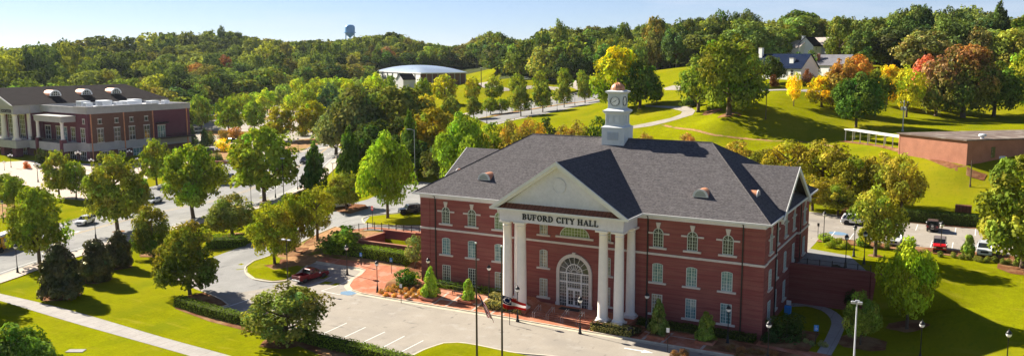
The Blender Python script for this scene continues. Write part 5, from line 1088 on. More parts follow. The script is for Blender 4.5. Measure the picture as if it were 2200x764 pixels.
# hedges and shrubs
def hedge(name, poly_line, w_, h, col, label, seed, leaf=.11, dens=42, cat='hedge', group=None, z0=None, mat_='leaf', arch=0):
    g = np.random.default_rng(seed); P = spline(poly_line, 1.0) if len(poly_line) > 2 else [np.array(p, float) for p in poly_line]
    V = []; x0, y0 = P[0]; zb = H(x0, y0) if z0 is None else z0
    core = MB()
    for a, b in zip(P[:-1], P[1:]):
        Ln = np.linalg.norm(b-a); t = (b-a)/Ln; n_ = np.array([-t[1], t[0]]); n = int(Ln*(w_+2*h)*dens)
        u = g.random(n)*Ln; s = g.random(n)*(w_+2*h); lump = .06*np.sin(u*3+seed)+.05*g.normal(size=n)
        sx = np.where(s < h, -w_/2, np.where(s > h+w_, w_/2, s-h-w_/2)); sz = np.where(s < h, s, np.where(s > h+w_, s-h-w_, h))
        sz = np.where((s >= h) & (s <= h+w_), h-arch*(np.abs(sx)/(w_/2))**2, sz*(1-arch/h)); 
        nx_ = np.where(s < h, -1., np.where(s > h+w_, 1., 0)); nz_ = np.where((s >= h) & (s <= h+w_), 1., .2)
        q = a+np.outer(u, t)+np.outer(sx+nx_*lump, n_); zz = np.array([H(*k) for k in (a, b)]).mean() if z0 is None else z0
        Pc = np.c_[q, zz+sz+nz_*lump]; nn = np.c_[np.outer(nx_, n_), nz_]+g.normal(size=(n, 3))*.5; nn /= np.linalg.norm(nn, axis=1)[:, None]
        aa = np.cross(nn, g.normal(size=(n, 3))); aa /= np.linalg.norm(aa, axis=1)[:, None]; bb = np.cross(nn, aa); sz_ = (leaf*(.6+.8*g.random(n)))[:, None]
        V.append(np.stack([Pc-aa*sz_, Pc-bb*sz_*.6, Pc+aa*sz_, Pc+bb*sz_*.6], 1).reshape(-1, 3))
    for q, sg in ((P[0], -1), (P[-1], 1)):     # end caps
        n = int(w_*h*dens*1.2); Pc = np.c_[q[0]+sg*0*g.random(n), np.full(n, q[1]), np.zeros(n)]; t = (P[1]-P[0] if sg < 0 else P[-1]-P[-2]); t = t/np.linalg.norm(t); n_ = np.array([-t[1], t[0]])
        q2 = q+np.outer((g.random(n)-.5)*w_, n_)+t*sg*.05; zz = H(*q) if z0 is None else z0; Pc = np.c_[q2, zz+g.random(n)*h]; nn = np.tile(np.r_[t*sg, .2], (n, 1))+g.normal(size=(n, 3))*.5; nn /= np.linalg.norm(nn, axis=1)[:, None]
        aa = np.cross(nn, g.normal(size=(n, 3))); aa /= np.linalg.norm(aa, axis=1)[:, None]; bb = np.cross(nn, aa); V.append(np.stack([Pc-aa*leaf, Pc-bb*leaf*.6, Pc+aa*leaf, Pc+bb*leaf*.6], 1).reshape(-1, 3))
    me = quadmesh(name, np.concatenate(V)); me.materials.append(MT[mat_]); o = link(name, me); o.color = (*col, 1)
    c = MB(); A_h, B_h = offs(P, -w_*.42), offs(P, w_*.42)
    for i in range(len(P)-1):
        zz = H(*P[i]) if z0 is None else z0; q = [A_h[i], A_h[i+1], B_h[i+1], B_h[i]]; c.add([(*k, zz-.1) for k in q]+[(*k, zz+(h-arch)*.86) for k in q], [(3, 2, 1, 0), (4, 5, 6, 7), (0, 1, 5, 4), (1, 2, 6, 5), (2, 3, 7, 6), (3, 0, 4, 7)])
    co = c.build('branches', MT['wood_floor'], o)
    return tag(o, label, cat, group)
hd = G((384, 655), (450, 676), (560, 703), (600, 716))
hedge('hedge', hd, 1.5, 1.25, (.07, .10, .02), 'clipped dark green hedge beside the shaded parking stalls', 1)
hedge('hedge', G((640, 727), (700, 742), (800, 766), (880, 788)), 1.6, 1.2, (.09, .13, .02), 'clipped hedge below the parking stalls, right of the spreading tree', 2)
hedge('hedge', G((447, 532), (530, 524)), 3.2, 1.9, (.065, .11, .02), 'wide clipped hedge beyond the driveway entrance', 3)
hedge('hedge', [(-47.0, 5.2), (-43, 5.4), (-31.5, 5.2), (-30.6, 5.0)], 2.0, 1.7, (.10, .15, .02), 'clipped sunlit hedge in front of the service court', 4)
hedge('hedge', [(-22.8, -.9), (-10, -.9)], 1.5, .9, (.085, .13, .02), 'low green hedge under the left windows of the hall', 5, arch=.3)
hedge('hedge', [(-10.6, -4.9), (-5.4, -4.6)], 1.5, 1.1, (.19, .17, .07), 'tan flowering hedge left of the hall steps', 6, arch=.25)
hedge('hedge', [(-10.9, -3.1), (-8.9, -3.0)], 1.6, 1.3, (.17, .15, .08), 'grey brown rounded hedge behind the lamp left of the steps', 66, arch=.3)
hedge('hedge', [(5.3, -5.9), (10.6, -6.0)], 1.4, 1.15, (.19, .17, .07), 'tan flowering hedge in front of the right columns', 7, arch=.25)
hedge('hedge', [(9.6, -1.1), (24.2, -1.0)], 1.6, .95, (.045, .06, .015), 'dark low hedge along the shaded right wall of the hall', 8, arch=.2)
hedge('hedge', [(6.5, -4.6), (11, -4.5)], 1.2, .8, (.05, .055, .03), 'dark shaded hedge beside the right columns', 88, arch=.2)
hedge('hedge', [(26.5, 60.2), (44, 60.2), (70, 58.6)], 2.2, 2.0, (.05, .075, .02), 'long dark hedge behind the rear parking lot', 9)
hedge('hedge', [(25.2, 40.2), (26.4, 37.2)], 1.8, .9, (.12, .17, .02), 'bright low hedge by the back corner of the hall', 10, arch=.3)
def shrub(px, py, hw, h, col, label, kind='bush', group=None, nm='shrub'):
    x, y, z, _ = gp(px, py); d = depth(x, y, z); return tree(x, y, 2*hw*d/FPX, h, kind, col, label, cat='shrub', group=group, name=nm, lod='mid')
shrub(737, 538, 52, 4.2, (.075, .125, .018), 'huge rounded green shrub at the top of the sloping island')
shrub(875, 612, 31, 2.6, (.045, .09, .02), 'dark green spiky palm like shrub at the left corner of the hall', group='shrubs at the left corner of the hall')
shrub(893, 575, 26, 5.2, (.12, .14, .07), 'pale grey green feathery shrub leaning on the left corner of the hall', 'airy')
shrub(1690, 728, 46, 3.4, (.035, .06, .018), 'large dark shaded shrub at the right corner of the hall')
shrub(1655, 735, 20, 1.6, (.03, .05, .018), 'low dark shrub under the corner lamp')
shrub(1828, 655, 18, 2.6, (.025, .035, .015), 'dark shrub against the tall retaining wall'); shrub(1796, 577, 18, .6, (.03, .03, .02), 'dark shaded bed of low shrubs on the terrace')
shrub(640, 470, 26, 2.6, (.10, .12, .03), 'olive shrub at the edge of the driveway under the street trees') if False else None
gM = 'shrubs and small trees right of the brick centre'
for i, (px, py, hw, top, c) in enumerate(((388, 352, 16, 318, (.08, .11, .035)), (402, 382, 20, 346, (.13, .15, .03)), (455, 378, 20, 345, (.10, .13, .025)), (452, 312, 15, 282, (.10, .11, .04)), (524, 322, 18, 290, (.15, .15, .03)), (560, 318, 18, 284, (.12, .14, .03)), (440, 345, 13, 322, (.07, .10, .03)), (478, 302, 13, 276, (.16, .12, .04)), (540, 300, 14, 272, (.17, .17, .03)), (650, 292, 16, 262, (.13, .15, .03)), (585, 308, 15, 280, (.10, .13, .03)), (712, 300, 22, 262, (.09, .11, .035)), (470, 395, 22, 356, (.15, .17, .03)), (300, 418, 20, 384, (.13, .14, .03)), (205, 430, 18, 398, (.14, .16, .03)))):
    ptree(px, py, hw, top, 'bush', c, '%s shrubby tree right of the brick centre, number %d from the left' % ('russet' if c[0] > c[1] else 'green', 1+sum(1 for q in (388, 402, 455, 452, 524, 560, 440, 478, 540, 650, 585, 712, 470, 300, 205) if q < px)), group=gM, name='small_tree', cat='tree', lod='mid')
gS = 'small bushes between the rear lot and the lawn'
nb = 0
for px, py in ((1842, 524), (1866, 530), (1888, 531), (1905, 534), (1932, 538), (2047, 552), (2066, 556), (2081, 556), (2097, 560), (2105, 562), (2122, 562), (2137, 562), (2155, 567), (2167, 567), (2182, 571), (2020, 551), (1800, 527), (1786, 532), (1815, 533)):
    nb += 1; big = px in (1800, 1786, 1815); shrub(px, py, 14 if big else 7.5, 1.3 if big else .9, (.13, .16, .02) if big else (.10, .115, .03), ('spreading' if big else 'small round')+' bush in the mulch strip by the rear lot, number %d from the left' % (1+sum(1 for q in (1842, 1866, 1888, 1905, 1932, 2047, 2066, 2081, 2097, 2105, 2122, 2137, 2155, 2167, 2182, 2020, 1800, 1786, 1815) if q < px)), group=gS)
gs = random.Random(3); k = 0
spots = sorted([(px+gs.uniform(-2, 2), py+gs.uniform(-1, 1)) for px, py in ((820, 630), (830, 636), (842, 628), (850, 638), (862, 632), (872, 640), (880, 634), (890, 640), (900, 634), (835, 624), (856, 622), (872, 626), (888, 628), (903, 628), (846, 618), (865, 617))])
for px, py in spots:
    k += 1; shrub(px, py, 8, .75, (.32, .19, .08), 'tan ornamental grass tuft left of the planter, number %d from the left' % k, group='tan grass tufts at the left end of the plaza', nm='grass_tuft')
for i, (px, py) in enumerate(((1570, 752), (1592, 757), (1612, 760), (1632, 762), (1590, 768), (1470, 762), (1450, 765), (1660, 765))):
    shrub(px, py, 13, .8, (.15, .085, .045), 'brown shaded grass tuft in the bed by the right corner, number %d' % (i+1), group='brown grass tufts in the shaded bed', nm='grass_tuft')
for i, (px, py) in enumerate(((1732, 737), (1744, 742), (1764, 741), (1772, 745))): shrub(px, py, 8, .7, (.16, .18, .09), 'pale low shrub round the blue sign, number %d from the left' % (i+1), group='pale low shrubs round the blue sign')

# ------------------------------------------------------------------ large brick centre at the left
cc = thing('brick_centre', 'large two storey brick and white stone centre with columns and dark roof', 'building', (-196.3, 65.5, 1.3), R(-5.5))
def sub(name, b, m, par=cc, **k):
    m = 'stone_far' if m == 'cream' else m
    return b.build(name, MT[m], par, **k)
LW = 36.0
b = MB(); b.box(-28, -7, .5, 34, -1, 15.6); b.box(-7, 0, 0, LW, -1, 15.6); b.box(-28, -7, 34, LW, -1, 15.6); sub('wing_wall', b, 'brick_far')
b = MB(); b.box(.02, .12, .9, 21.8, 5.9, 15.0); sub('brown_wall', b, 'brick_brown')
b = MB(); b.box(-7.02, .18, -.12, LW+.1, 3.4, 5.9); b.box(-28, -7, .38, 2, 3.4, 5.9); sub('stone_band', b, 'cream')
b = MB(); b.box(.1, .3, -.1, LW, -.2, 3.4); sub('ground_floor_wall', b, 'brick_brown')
b = MB(); b.box(-28.2, .35, -.3, .5, 15.0, 17.1); b.box(-.4, .36, -.3, 24, 15.0, 17.3); b.box(-.35, .3, 24, LW+.2, 15.0, 16.9); b.box(-28, 0, LW-.4, LW+.2, 15.0, 16.9); b.box(-7.2, .5, -.45, .2, 16.9, 17.3); b.box(.3, .5, .2, LW, 16.75, 16.95)
sub('parapet', b, 'cream')
b = MB(); b.box(-27.9, -.3, .4, LW-.3, 15.5, 16.1); sub('flat_roof', b, 'roof_white')
def ccwin(axis, p, z0, w_, h, off, nx_=2, nz_=3, m='glass_dark', frame='white', par=cc, door=False):
    T = (lambda q: (off+.16-q[1], p+q[0], z0+q[2])) if axis == 'y' else (lambda q: (p+q[0], off+q[1], z0+q[2]))
    b = MB(); ringprism(b, [(w_/2, 0), (w_/2, h), (-w_/2, h), (-w_/2, 0), (w_/2, 0)], [(w_/2-.12, .12), (w_/2-.12, h-.12), (-w_/2+.12, h-.12), (-w_/2+.12, .12), (w_/2-.12, .12)], -.16, .02)
    for k in range(1, nx_): x = -w_/2+w_*k/nx_; b.box(x-.05, x+.05, -.12, .02, 0, h)
    for k in range(1, nz_): z = h*k/nz_; b.box(-w_/2, w_/2, -.12, .02, z-.05, z+.05)
    o = b.xf(T).build('window', MT[frame], par); MB().box(-w_/2+.02, w_/2-.02, -.06, .02, .02, h-.02).xf(T).build('pane', MT[m], o)
    c = MB(); c.box(-w_/2-.2, w_/2+.2, -.2, .02, -.22, 0); c.box(-w_/2-.15, w_/2+.15, -.18, .02, h, h+.35); c.xf(T).build('surround', MT['stone'], o)
for y_ in (3.75, 9.3, 14.4, 19.6): ccwin('y', y_, 6.1, 2.0, 4.1, 0); ccwin('y', y_, 11.9, 1.1, 1.2, 0, 1, 1)
ccwin('y', 24.9, 5.9, 2.8, 3.9, 0, 3, 2, 'glass')
for y_ in (5., 10.5): ccwin('y', y_, .8, 2.6, 2.2, .2, 3, 1)
ccwin('y', 15.8, 0, 3.2, 3.2, .2, 3, 2, 'glass')
b = MB(); b.box(.1, 1.6, 22.9, 27.0, 10.6, 10.8); 
for y_ in np.arange(23, 27, .35): b.box(.1, 1.6, y_, y_+.08, 10.8, 10.95)
sub('pergola', b, 'metal_black')
b = MB(); b.box(.1, 3.0, 22.3, LW, 5.6, 5.9); 
for y_ in np.arange(22.5, LW, .35): b.box(2.9, 2.95, y_, y_+.05, 5.9, 7.0)
b.box(2.88, 2.97, 22.4, LW, 7.0, 7.08); sub('balcony', b, 'metal_bronze')
for y_ in (.9, 11.8, 22.0, 34.7): sub('downspout', box(.1, .34, y_-.16, y_+.16, 0, 15.2), 'copper')
for x_, w_ in ((-3.0, 2.4), (-9.6, 2.4), (-14.5, 2.4), (-18.6, 2.6), (-25, 3.2)):
    ccwin('x', x_, 6.1, w_, 4.2, 0 if x_ > -7 else .5, 2, 3, 'glass_dark' if x_ != -14.5 else 'glass')
for x_ in (-2.2,): ccwin('x', x_, 12.0, 1.1, 1.2, 0, 1, 1)
for x_ in (-3.5, -10.5, -17.5, -24): ccwin('x', x_, .3, 3.4, 2.9, 0 if x_ > -7 else .5, 3, 2)
# balcony portico
b = MB(); b.box(-23.6, -6.9, -4.6, .5, 12.4, 14.2); b.box(-23.8, -6.7, -4.8, .5, 14.0, 14.3); sub('balcony_canopy', b, 'cream')
b = MB(); b.box(-28, -6.9, -4.4, .5, 3.3, 5.9); sub('balcony_deck', b, 'cream')
b = MB()
for x_ in np.arange(-27, -7, .3): b.box(x_, x_+.05, -4.3, -4.24, 5.9, 7.0)
b.box(-28, -7, -4.33, -4.21, 7.0, 7.08); sub('railing', b, 'metal_black')
for x_ in (-22.7, -7.8):
    sub('pier', box(x_-.8, x_+.8, -4.7, -3.2, -.5, 7.0), 'brick_far'); c = MB(); c.lathe([(.62, 7), (.62, 7.3), (.52, 7.4), (.46, 12.1), (.62, 12.3), (.62, 12.45)], (x_, -3.95), 16); sub('balcony_column', c, 'column', smooth=False)
# main block with temple front
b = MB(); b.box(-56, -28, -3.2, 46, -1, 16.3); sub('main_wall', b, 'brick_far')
b = MB(); b.box(-56.3, -27.7, -3.5, 46.2, 14.6, 17.2); b.box(-55.2, -28.0, -8.6, -3.4, 14.4, 17.2); b.box(-55.6, -27.6, -9.0, 46.4, 16.7, 17.25); sub('main_entablature', b, 'cream')
b = MB(); b.box(-56, -27.9, -8.6, -3.2, 3.5, 5.9); sub('main_deck', b, 'cream')
for x_ in (-30, -37.7, -45.4, -53.2):
    sub('main_pier', box(x_-1.2, x_+1.2, -8.4, -6.2, -.5, 6.0), 'brick_far'); c = MB(); c.box(x_-1.05, x_+1.05, -8.3, -6.3, 6, 6.5); c.lathe([(.95, 6.5), (.95, 6.8), (.84, 7), (.72, 13.8), (.95, 14.2), (.95, 14.4)], (x_, -7.3), 18); sub('main_column', c, 'column')
for x_ in (-29.2, -54.6): sub('pilaster', box(x_-.9, x_+.9, -3.6, -3.0, 5.9, 14.5), 'column')
for x_ in (-33.8, -41.5, -49.3): ccwin('x', x_, 6.1, 3.6, 7.6, -3.25, 3, 5, 'glass_dark')
for x_ in (-33.8, -41.5, -49.3): ccwin('x', x_, .1, 3.2, 3.0, -3.25, 3, 2, 'glass_dark')
hz = 17.25; hw = 14.4; cx_ = -41.5; hr = 5.3
b = MB().add([(cx_-hw, -9.1, hz), (cx_+hw, -9.1, hz), (cx_+hw, 46.5, hz), (cx_-hw, 46.5, hz), (cx_, -9.1, hz+hr), (cx_, 38, hz+hr)], [(0, 1, 4), (1, 2, 5, 4), (2, 3, 5), (3, 0, 4, 5), (3, 2, 1, 0)]); sub('main_roof', b, 'roof_dark')
b = MB(); b.prism([(cx_-hw+.8, hz), (cx_+hw-.8, hz), (cx_, hz+hr-.35)], 1, -9.3, -9.0); sub('pediment', b, 'cream')
b = MB(); 
for s in (-1, 1): b.prism([(cx_+s*(hw+.1), hz), (cx_, hz+hr+.1), (cx_, hz+hr-.45), (cx_+s*(hw-1.2), hz)], 1, -9.5, -9.2)
sub('raking_cornice', b, 'white')
for y_ in (7.2, 18.0, 28.8):
    n = 12; zc = 19.6; b = MB(); P1 = [(y_+1.9*math.cos(math.pi*i/n), zc+1.9*math.sin(math.pi*i/n)) for i in range(n+1)]; b.prism(P1, 0, -36.4, -31.9); do = sub('dormer', b, 'copper')
    f = MB(); P2 = [(1.98*math.cos(math.pi*i/n), 1.98*math.sin(math.pi*i/n)) for i in range(n+1)]; P3 = [(1.5*math.cos(math.pi*i/n), .1+1.45*math.sin(math.pi*i/n)) for i in range(n+1)]; ringprism(f, P2+P2[:1], P3+P3[:1], -.1, .12)
    for x in (-.75, 0, .75): f.box(x-.05, x+.05, -.05, .08, 0, 1.5*math.sqrt(1-(x/1.5)**2))
    f.box(-1.4, 1.4, -.05, .08, .65, .73); f.xf(lambda p: (-31.85+p[1], y_+p[0], zc+p[2])).build('dormer_frame', MT['white'], do)
    MB().prism([(y_+1.6*math.cos(math.pi*i/n), zc+.05+1.5*math.sin(math.pi*i/n)) for i in range(n+1)], 0, -31.92, -31.84).build('dormer_pane', MT['glass_dark'], do)
b_, wd = letters('COMMUNITY CENTER', 1.0, None, None, 'x'); sub('lettering', b_.xf(lambda p: (-29.2-wd*1.25+p[0]*1.25, -8.62-.12*p[1], 14.9+p[2])), 'metal_bronze')
for x0, y0_, sx, sy, h in ((-9, 4, 3.2, 3, 1.9), (-5.5, 3.6, 1.8, 2.2, 1.5), (-4.8, 8.4, 3.4, 2.6, 1.9), (-4.6, 13, 2.0, 2.0, 1.3), (-11, 12, 4, 3.5, 1.7), (-8, 19, 5, 4, 1.3), (-4, 25, 3.2, 3, 1.2), (-13, 24, 4, 3, 1.5), (-6, 31, 2, 2, 1.0)):
    hv = box(x0-sx/2, x0+sx/2, y0_-sy/2, y0_+sy/2, 16.1, 16.1+h+.7).build('rooftop_unit', MT['roof_white'], cc, bevel=.06)
    box(x0-sx*.42, x0+sx*.42, y0_-sy/2-.02, y0_-sy/2+.02, 16.9, 16.5+h).build('grille', MT['metal_grey'], hv)

# ------------------------------------------------------------------ gym, shed, houses, school
gym = thing('gymnasium', 'brick and white walled gymnasium with curved pale and blue metal roof', 'building')
c2 = np.array(atd(905, 180, 552)[:2]); c1 = np.array(atd(812, 180, 628)[:2]); c3 = min((np.array(atd(1001, 180, q)[:2]) for q in range(530, 680, 2)), key=lambda q: abs((q-c2)@(c1-c2))); c4 = c1+c3-c2
zg = H(*c2)-.5; zt_ = CAM[2]-(156-118)*552/FPX
def quadwall(a, b, z0, z1, t, m, name, par):
    d = (b-a)/np.linalg.norm(b-a); n_ = np.array([d[1], -d[0]])*t; P = [a, b, b-n_, a-n_]; mm = MB(); mm.add([(*q, z0) for q in P]+[(*q, z1) for q in P], [(3, 2, 1, 0), (4, 5, 6, 7), (0, 1, 5, 4), (1, 2, 6, 5), (2, 3, 7, 6), (3, 0, 4, 7)]); return mm.build(name, MT[m], par)
quadwall(c1, c2, zg, zt_, .6, 'white', 'painted_wall', gym); quadwall(c2, c3, zg, zt_, .6, 'brick_brown', 'brick_wall', gym); quadwall(c3, c4, zg, zt_, .6, 'brick_brown', 'brick_wall', gym); quadwall(c4, c1, zg, zt_, .6, 'brick_brown', 'brick_wall', gym)
for i in range(9):
    for a, b_, mm in ((c1, c2, 'metal_grey'), (c2, c3, 'metal_grey')):
        q = a+(b_-a)*i/8; box(q[0]-.25, q[0]+.25, q[1]-.45, q[1]-.05, zg, zt_).build('downpipe', MT[mm], gym)
rf = MB(); n = 16; ctr = (c1+c3)/2; u_, v_ = (c2-c1)/2*1.03, (c3-c2)/2*1.03
def rz_(a, b): return zt_+6.2*min(math.cos(min(abs(a), 1)*math.pi/2)**.75, 1)*math.cos(min(abs(b), 1)*math.pi/2)**.6
gv = [(*(ctr+u_*(2*i/n-1)+v_*(2*j/n-1)), zt_+.1+4.5*min((1-abs(2*i/n-1)**2.2), (1-abs(2*j/n-1)**2.2))) for j in range(n+1) for i in range(n+1)]
rf.add(gv, [(j*(n+1)+i, j*(n+1)+i+1, (j+1)*(n+1)+i+1, (j+1)*(n+1)+i) for j in range(n) for i in range(n)]); ro = rf.build('roof', MT['roof_blue'], gym, smooth=True)
c = MB(); P = [ctr-u_-v_, ctr+u_-v_, ctr+u_+v_, ctr-u_+v_]; c.add([(*q, zt_-.5) for q in P]+[(*q, zt_+.1) for q in P], [(3, 2, 1, 0), (4, 5, 6, 7), (0, 1, 5, 4), (1, 2, 6, 5), (2, 3, 7, 6), (3, 0, 4, 7)]); c.build('fascia', MT['white'], ro)
def house(name, label, x, y, z, rz, L_, D_, wall_h, rise, wall, roofm, chim=None, wins=(), porch=False, cat='house', hip=0, ov=.4):
    h = thing(name, label, cat, (x, y, z), rz); box(-L_/2, L_/2, -D_/2, D_/2, -2, wall_h).build('wall', MT[wall], h)
    if not hip: MB().prism([(-D_/2, wall_h), (D_/2, wall_h), (0, wall_h+rise-.15)], 0, -L_/2+.01, L_/2-.01).build('gable', MT[wall], h)
    A, B = L_/2+ov, D_/2+ov; s = rise/(D_/2); e = wall_h-ov*s
    r = MB().add([(-A, -B, e), (A, -B, e), (A, B, e), (-A, B, e), (-A+hip, 0, wall_h+rise), (A-hip, 0, wall_h+rise)], [(0, 1, 5, 4), (1, 2, 5), (2, 3, 4, 5), (3, 0, 4), (3, 2, 1, 0)]) if hip else MB().add([(-A, -B, e), (A, -B, e), (A, 0, wall_h+rise), (-A, 0, wall_h+rise), (A, B, e), (-A, B, e), (-A, -B, e-.15), (A, -B, e-.15), (A, 0, wall_h+rise-.2), (-A, 0, wall_h+rise-.2), (A, B, e-.15), (-A, B, e-.15)], [(0, 1, 2, 3), (3, 2, 4, 5), (7, 6, 9, 8), (8, 9, 11, 10), (0, 6, 7, 1), (5, 4, 10, 11), (1, 7, 8, 2), (2, 8, 10, 4), (0, 3, 9, 6), (3, 5, 11, 9)])
    ro = r.build('roof', MT[roofm], h)
    for cx, cy, cw, ch, mm in (chim or []): co = box(cx-cw/2, cx+cw/2, cy-cw/3, cy+cw/3, wall_h*.0, ch).build('chimney', MT[mm], ro if ch > wall_h+1 else h); box(cx-cw/2-.08, cx+cw/2+.08, cy-cw/3-.08, cy+cw/3+.08, ch, ch+.15).build('chimney_cap', MT['stone'], co)
    for wx, wz, ww, wh in wins:
        o = MB(); T = lambda p: (wx+p[0], -D_/2-p[1], wz+p[2]); ringprism(o, [(ww/2, 0), (ww/2, wh), (-ww/2, wh), (-ww/2, 0), (ww/2, 0)], [(ww/2-.1, .1), (ww/2-.1, wh-.1), (-ww/2+.1, wh-.1), (-ww/2+.1, .1), (ww/2-.1, .1)], -.02, .1); o.box(-ww/2, ww/2, -.02, .08, wh/2-.04, wh/2+.04); w_o = o.xf(T).build('window', MT['white'], h)
        MB().box(-ww/2+.02, ww/2-.02, -.02, .04, .02, wh-.02).xf(T).build('pane', MT['glass_dark'], w_o)
    return h
MT['roof_slate'] = mat('house_roof_slate', (.010, .018, .045), .95, .05, noise=(.6, .12)); MT['roof_grey'] = mat('house_roof_grey', (.16, .155, .17), .85, .15, noise=(.6, .15)); MT['roof_tan'] = mat('house_roof_tan', (.42, .36, .32), .85, .15, noise=(.6, .1)); MT['house_white'] = mat('house_siding', (.84, .83, .80), .7, .25, noise=(.6, .04))
x, y, z, _ = gp(1675, 171); house('cottage', 'long white cottage with dark blue roof and white chimney behind the lawn', x, y+6, z+.6, R(-24), 21, 10, 3.6, 4.6, 'house_white', 'roof_slate', [(-9.0, -1, 1.5, 10.2, 'house_white'), (5.5, -3, 1.6, 6.6, 'house_white')], [(q, .9, 1.3, 1.9) for q in (-6, -3.4, -.8, 1.8, 4.4, 7.0)], hip=0)
x, y, z, _ = gp(1762, 166); house('cottage', 'white cottage with grey roof and red brick chimney behind the golden tree', x+1, y+9, z+.2, R(-26), 19, 9, 4.2, 3.4, 'house_white', 'roof_grey', [(-2.2, -2.6, 1.1, 8.0, 'brick_school')], [(q, 1.6, 1.1, 1.2) for q in (-5.4, -.6, 4.0)], hip=0)
p = atd(1712, 124, 372); house('white_house', 'tall white house with tan roof and chimney on the hilltop', p[0]-1.5, p[1], H(p[0], p[1]), R(-30), 14, 9, 5.0, 3.0, 'house_white', 'roof_tan', [(6.0, -1, 1.4, 9.6, 'house_white')], [(-3.5, 2.6, 1.0, 1.5), (1, 2.6, 1.0, 1.5)])
p = atd(1734, 126, 368); h2 = house('white_house', 'tall gabled white house front beside the white chimney on the hilltop', p[0]+.5, p[1]+1.5, H(p[0], p[1])-.3, R(78), 9, 7, 6.4, 3.6, 'house_white', 'roof_dark', None, [(-1.5, 4.2, .9, 1.4)])
p = atd(1762, 124, 385); house('white_house', 'low white house with dormers partly hidden on the hilltop', p[0], p[1], H(p[0], p[1])+2.4, R(-28), 12, 8, 2.8, 3.2, 'house_white', 'roof_tan', None, [(-3, .8, 1, 1.2), (0, .8, 1, 1.2), (3, .8, 1, 1.2)])
p = atd(1925, 108, 395); house('white_house', 'white gable end glimpsed between dark trees on the hilltop', p[0], p[1], H(p[0], p[1])+1, R(70), 8, 7, 4.5, 3.4, 'house_white', 'roof_grey', None, [(0, 2.2, 1, 1.4)])
x, y, z, _ = gp(872, 190); house('shed', 'small cream shed with brown gable roof in front of the gymnasium', x, y, z, R(-113), 9, 9, 6.0, 3.6, 'cream', 'roof_dark', None, [(0, 1.5, 1.0, 1.2)], cat='shed')
# low school
sA, sB = np.array([30.2, 102.6]), np.array([43.7, 92.1]); dN = np.array([.76, .65]); sC = sB+dN*46; sD = sA+dN*46
sch = thing('low_school', 'low flat roofed brick school building on the right hillside', 'building')
for a, b_, nm, mm in ((sA, sB, 'wall', 'brick_school'), (sB, sC, 'shaded_wall', 'brick_school'), (sC, sD, 'back_wall', 'brick_school'), (sD, sA, 'back_wall', 'brick_school')): quadwall(a, b_, 11.6, 16.75, .3, mm, nm, sch)
o4 = (sA+sC)/2; rm = MB(); P = [o4+(q-o4)*1.02 for q in (sA, sB, sC, sD)]; rm.add([(*q, 16.75) for q in P]+[(*q, 17.02) for q in P], [(3, 2, 1, 0), (4, 5, 6, 7), (0, 1, 5, 4), (1, 2, 6, 5), (2, 3, 7, 6), (3, 0, 4, 7)]); sro = rm.build('roof', MT['roof_gravel'], sch)
v = MB(); q = sA+(sB-sA)*.93+dN*4.5; v.lathe([(.35, 0), (.35, .4), (.7, .5), (.75, .8), (.5, 1.0), (.1, 1.05)], tuple(q), 14, 17.0); v.build('roof_vent', MT['roof_white'], sro)
for t_, w_, z0_, z1_, m_ in ((6, .9, 13.2, 15.4, 'glass_dark'), (8.2, 1.4, 13.0, 13.5, 'cream'), (13.5, 1.6, 13, 13.5, 'cream'), (15.3, 1.0, 12.8, 15.0, 'glass_dark')):
    q = sB+dN*t_; n_ = np.array([dN[1], -dN[0]]); P = [q-dN*w_/2+n_*.06, q+dN*w_/2+n_*.06, q+dN*w_/2-n_*.1, q-dN*w_/2-n_*.1]; w_m = MB(); w_m.add([(*k, z0_) for k in P]+[(*k, z1_) for k in P], [(3, 2, 1, 0), (4, 5, 6, 7), (0, 1, 5, 4), (1, 2, 6, 5), (2, 3, 7, 6), (3, 0, 4, 7)]); w_m.build('window' if z1_ > 14 else 'wall_vent', MT[m_], sch)
# covered walk
cwk = thing('covered_walk', 'white covered walkway of slim posts leading to the low school', 'walkway'); a = np.array(gp(1816, 302)[:2]); b_ = np.array(gp(1976, 333)[:2]); dd = (b_-a)/np.linalg.norm(b_-a); nn = np.array([-dd[1], dd[0]])*2.4
ztop = lambda t: (1-t)*(H(*a)+2.7)+t*(H(*b_)+3.1)
for i in range(10):
    t = i/9; 
    for s, q in ((0, a+(b_-a)*t), (1, a+(b_-a)*t+nn)):
        if s and i % 2: continue
        box(q[0]-.11, q[0]+.11, q[1]-.11, q[1]+.11, H(*q)-.2, ztop(t)).build('post', MT['white'], cwk)
P = [a-dd*.4-nn*.08, b_+dd*.4-nn*.08, b_+dd*.4+nn*1.08, a-dd*.4+nn*1.08]; m_ = MB(); zz = [ztop(0), ztop(1), ztop(1), ztop(0)]; m_.add([(*q, k) for q, k in zip(P, zz)]+[(*q, k+.22) for q, k in zip(P, zz)], [(3, 2, 1, 0), (4, 5, 6, 7), (0, 1, 5, 4), (1, 2, 6, 5), (2, 3, 7, 6), (3, 0, 4, 7)]); m_.build('roof', MT['white'], cwk)
q0 = b_+nn*1.08; P = [b_-nn*.1, b_+dd*3.8, b_+dd*3.8+nn*2.6, b_+nn*2.6]; m_ = MB(); m_.add([(*q, ztop(1)+.24) for q in P]+[(*q, ztop(1)+.44) for q in P], [(3, 2, 1, 0), (4, 5, 6, 7), (0, 1, 5, 4), (1, 2, 6, 5), (2, 3, 7, 6), (3, 0, 4, 7)]); m_.build('canopy', MT['white'], cwk)
for q in (b_+dd*3.6, b_+dd*3.6+nn*1.2): box(q[0]-.1, q[0]+.1, q[1]-.1, q[1]+.1, H(*q)-.2, ztop(1)+.25).build('post', MT['white'], cwk)
x, y, z, _ = gp(1972, 326); pk = thing('bench_stack', 'pale stacked wooden benches under the school canopy', 'benches', (x, y, z), R(-35))
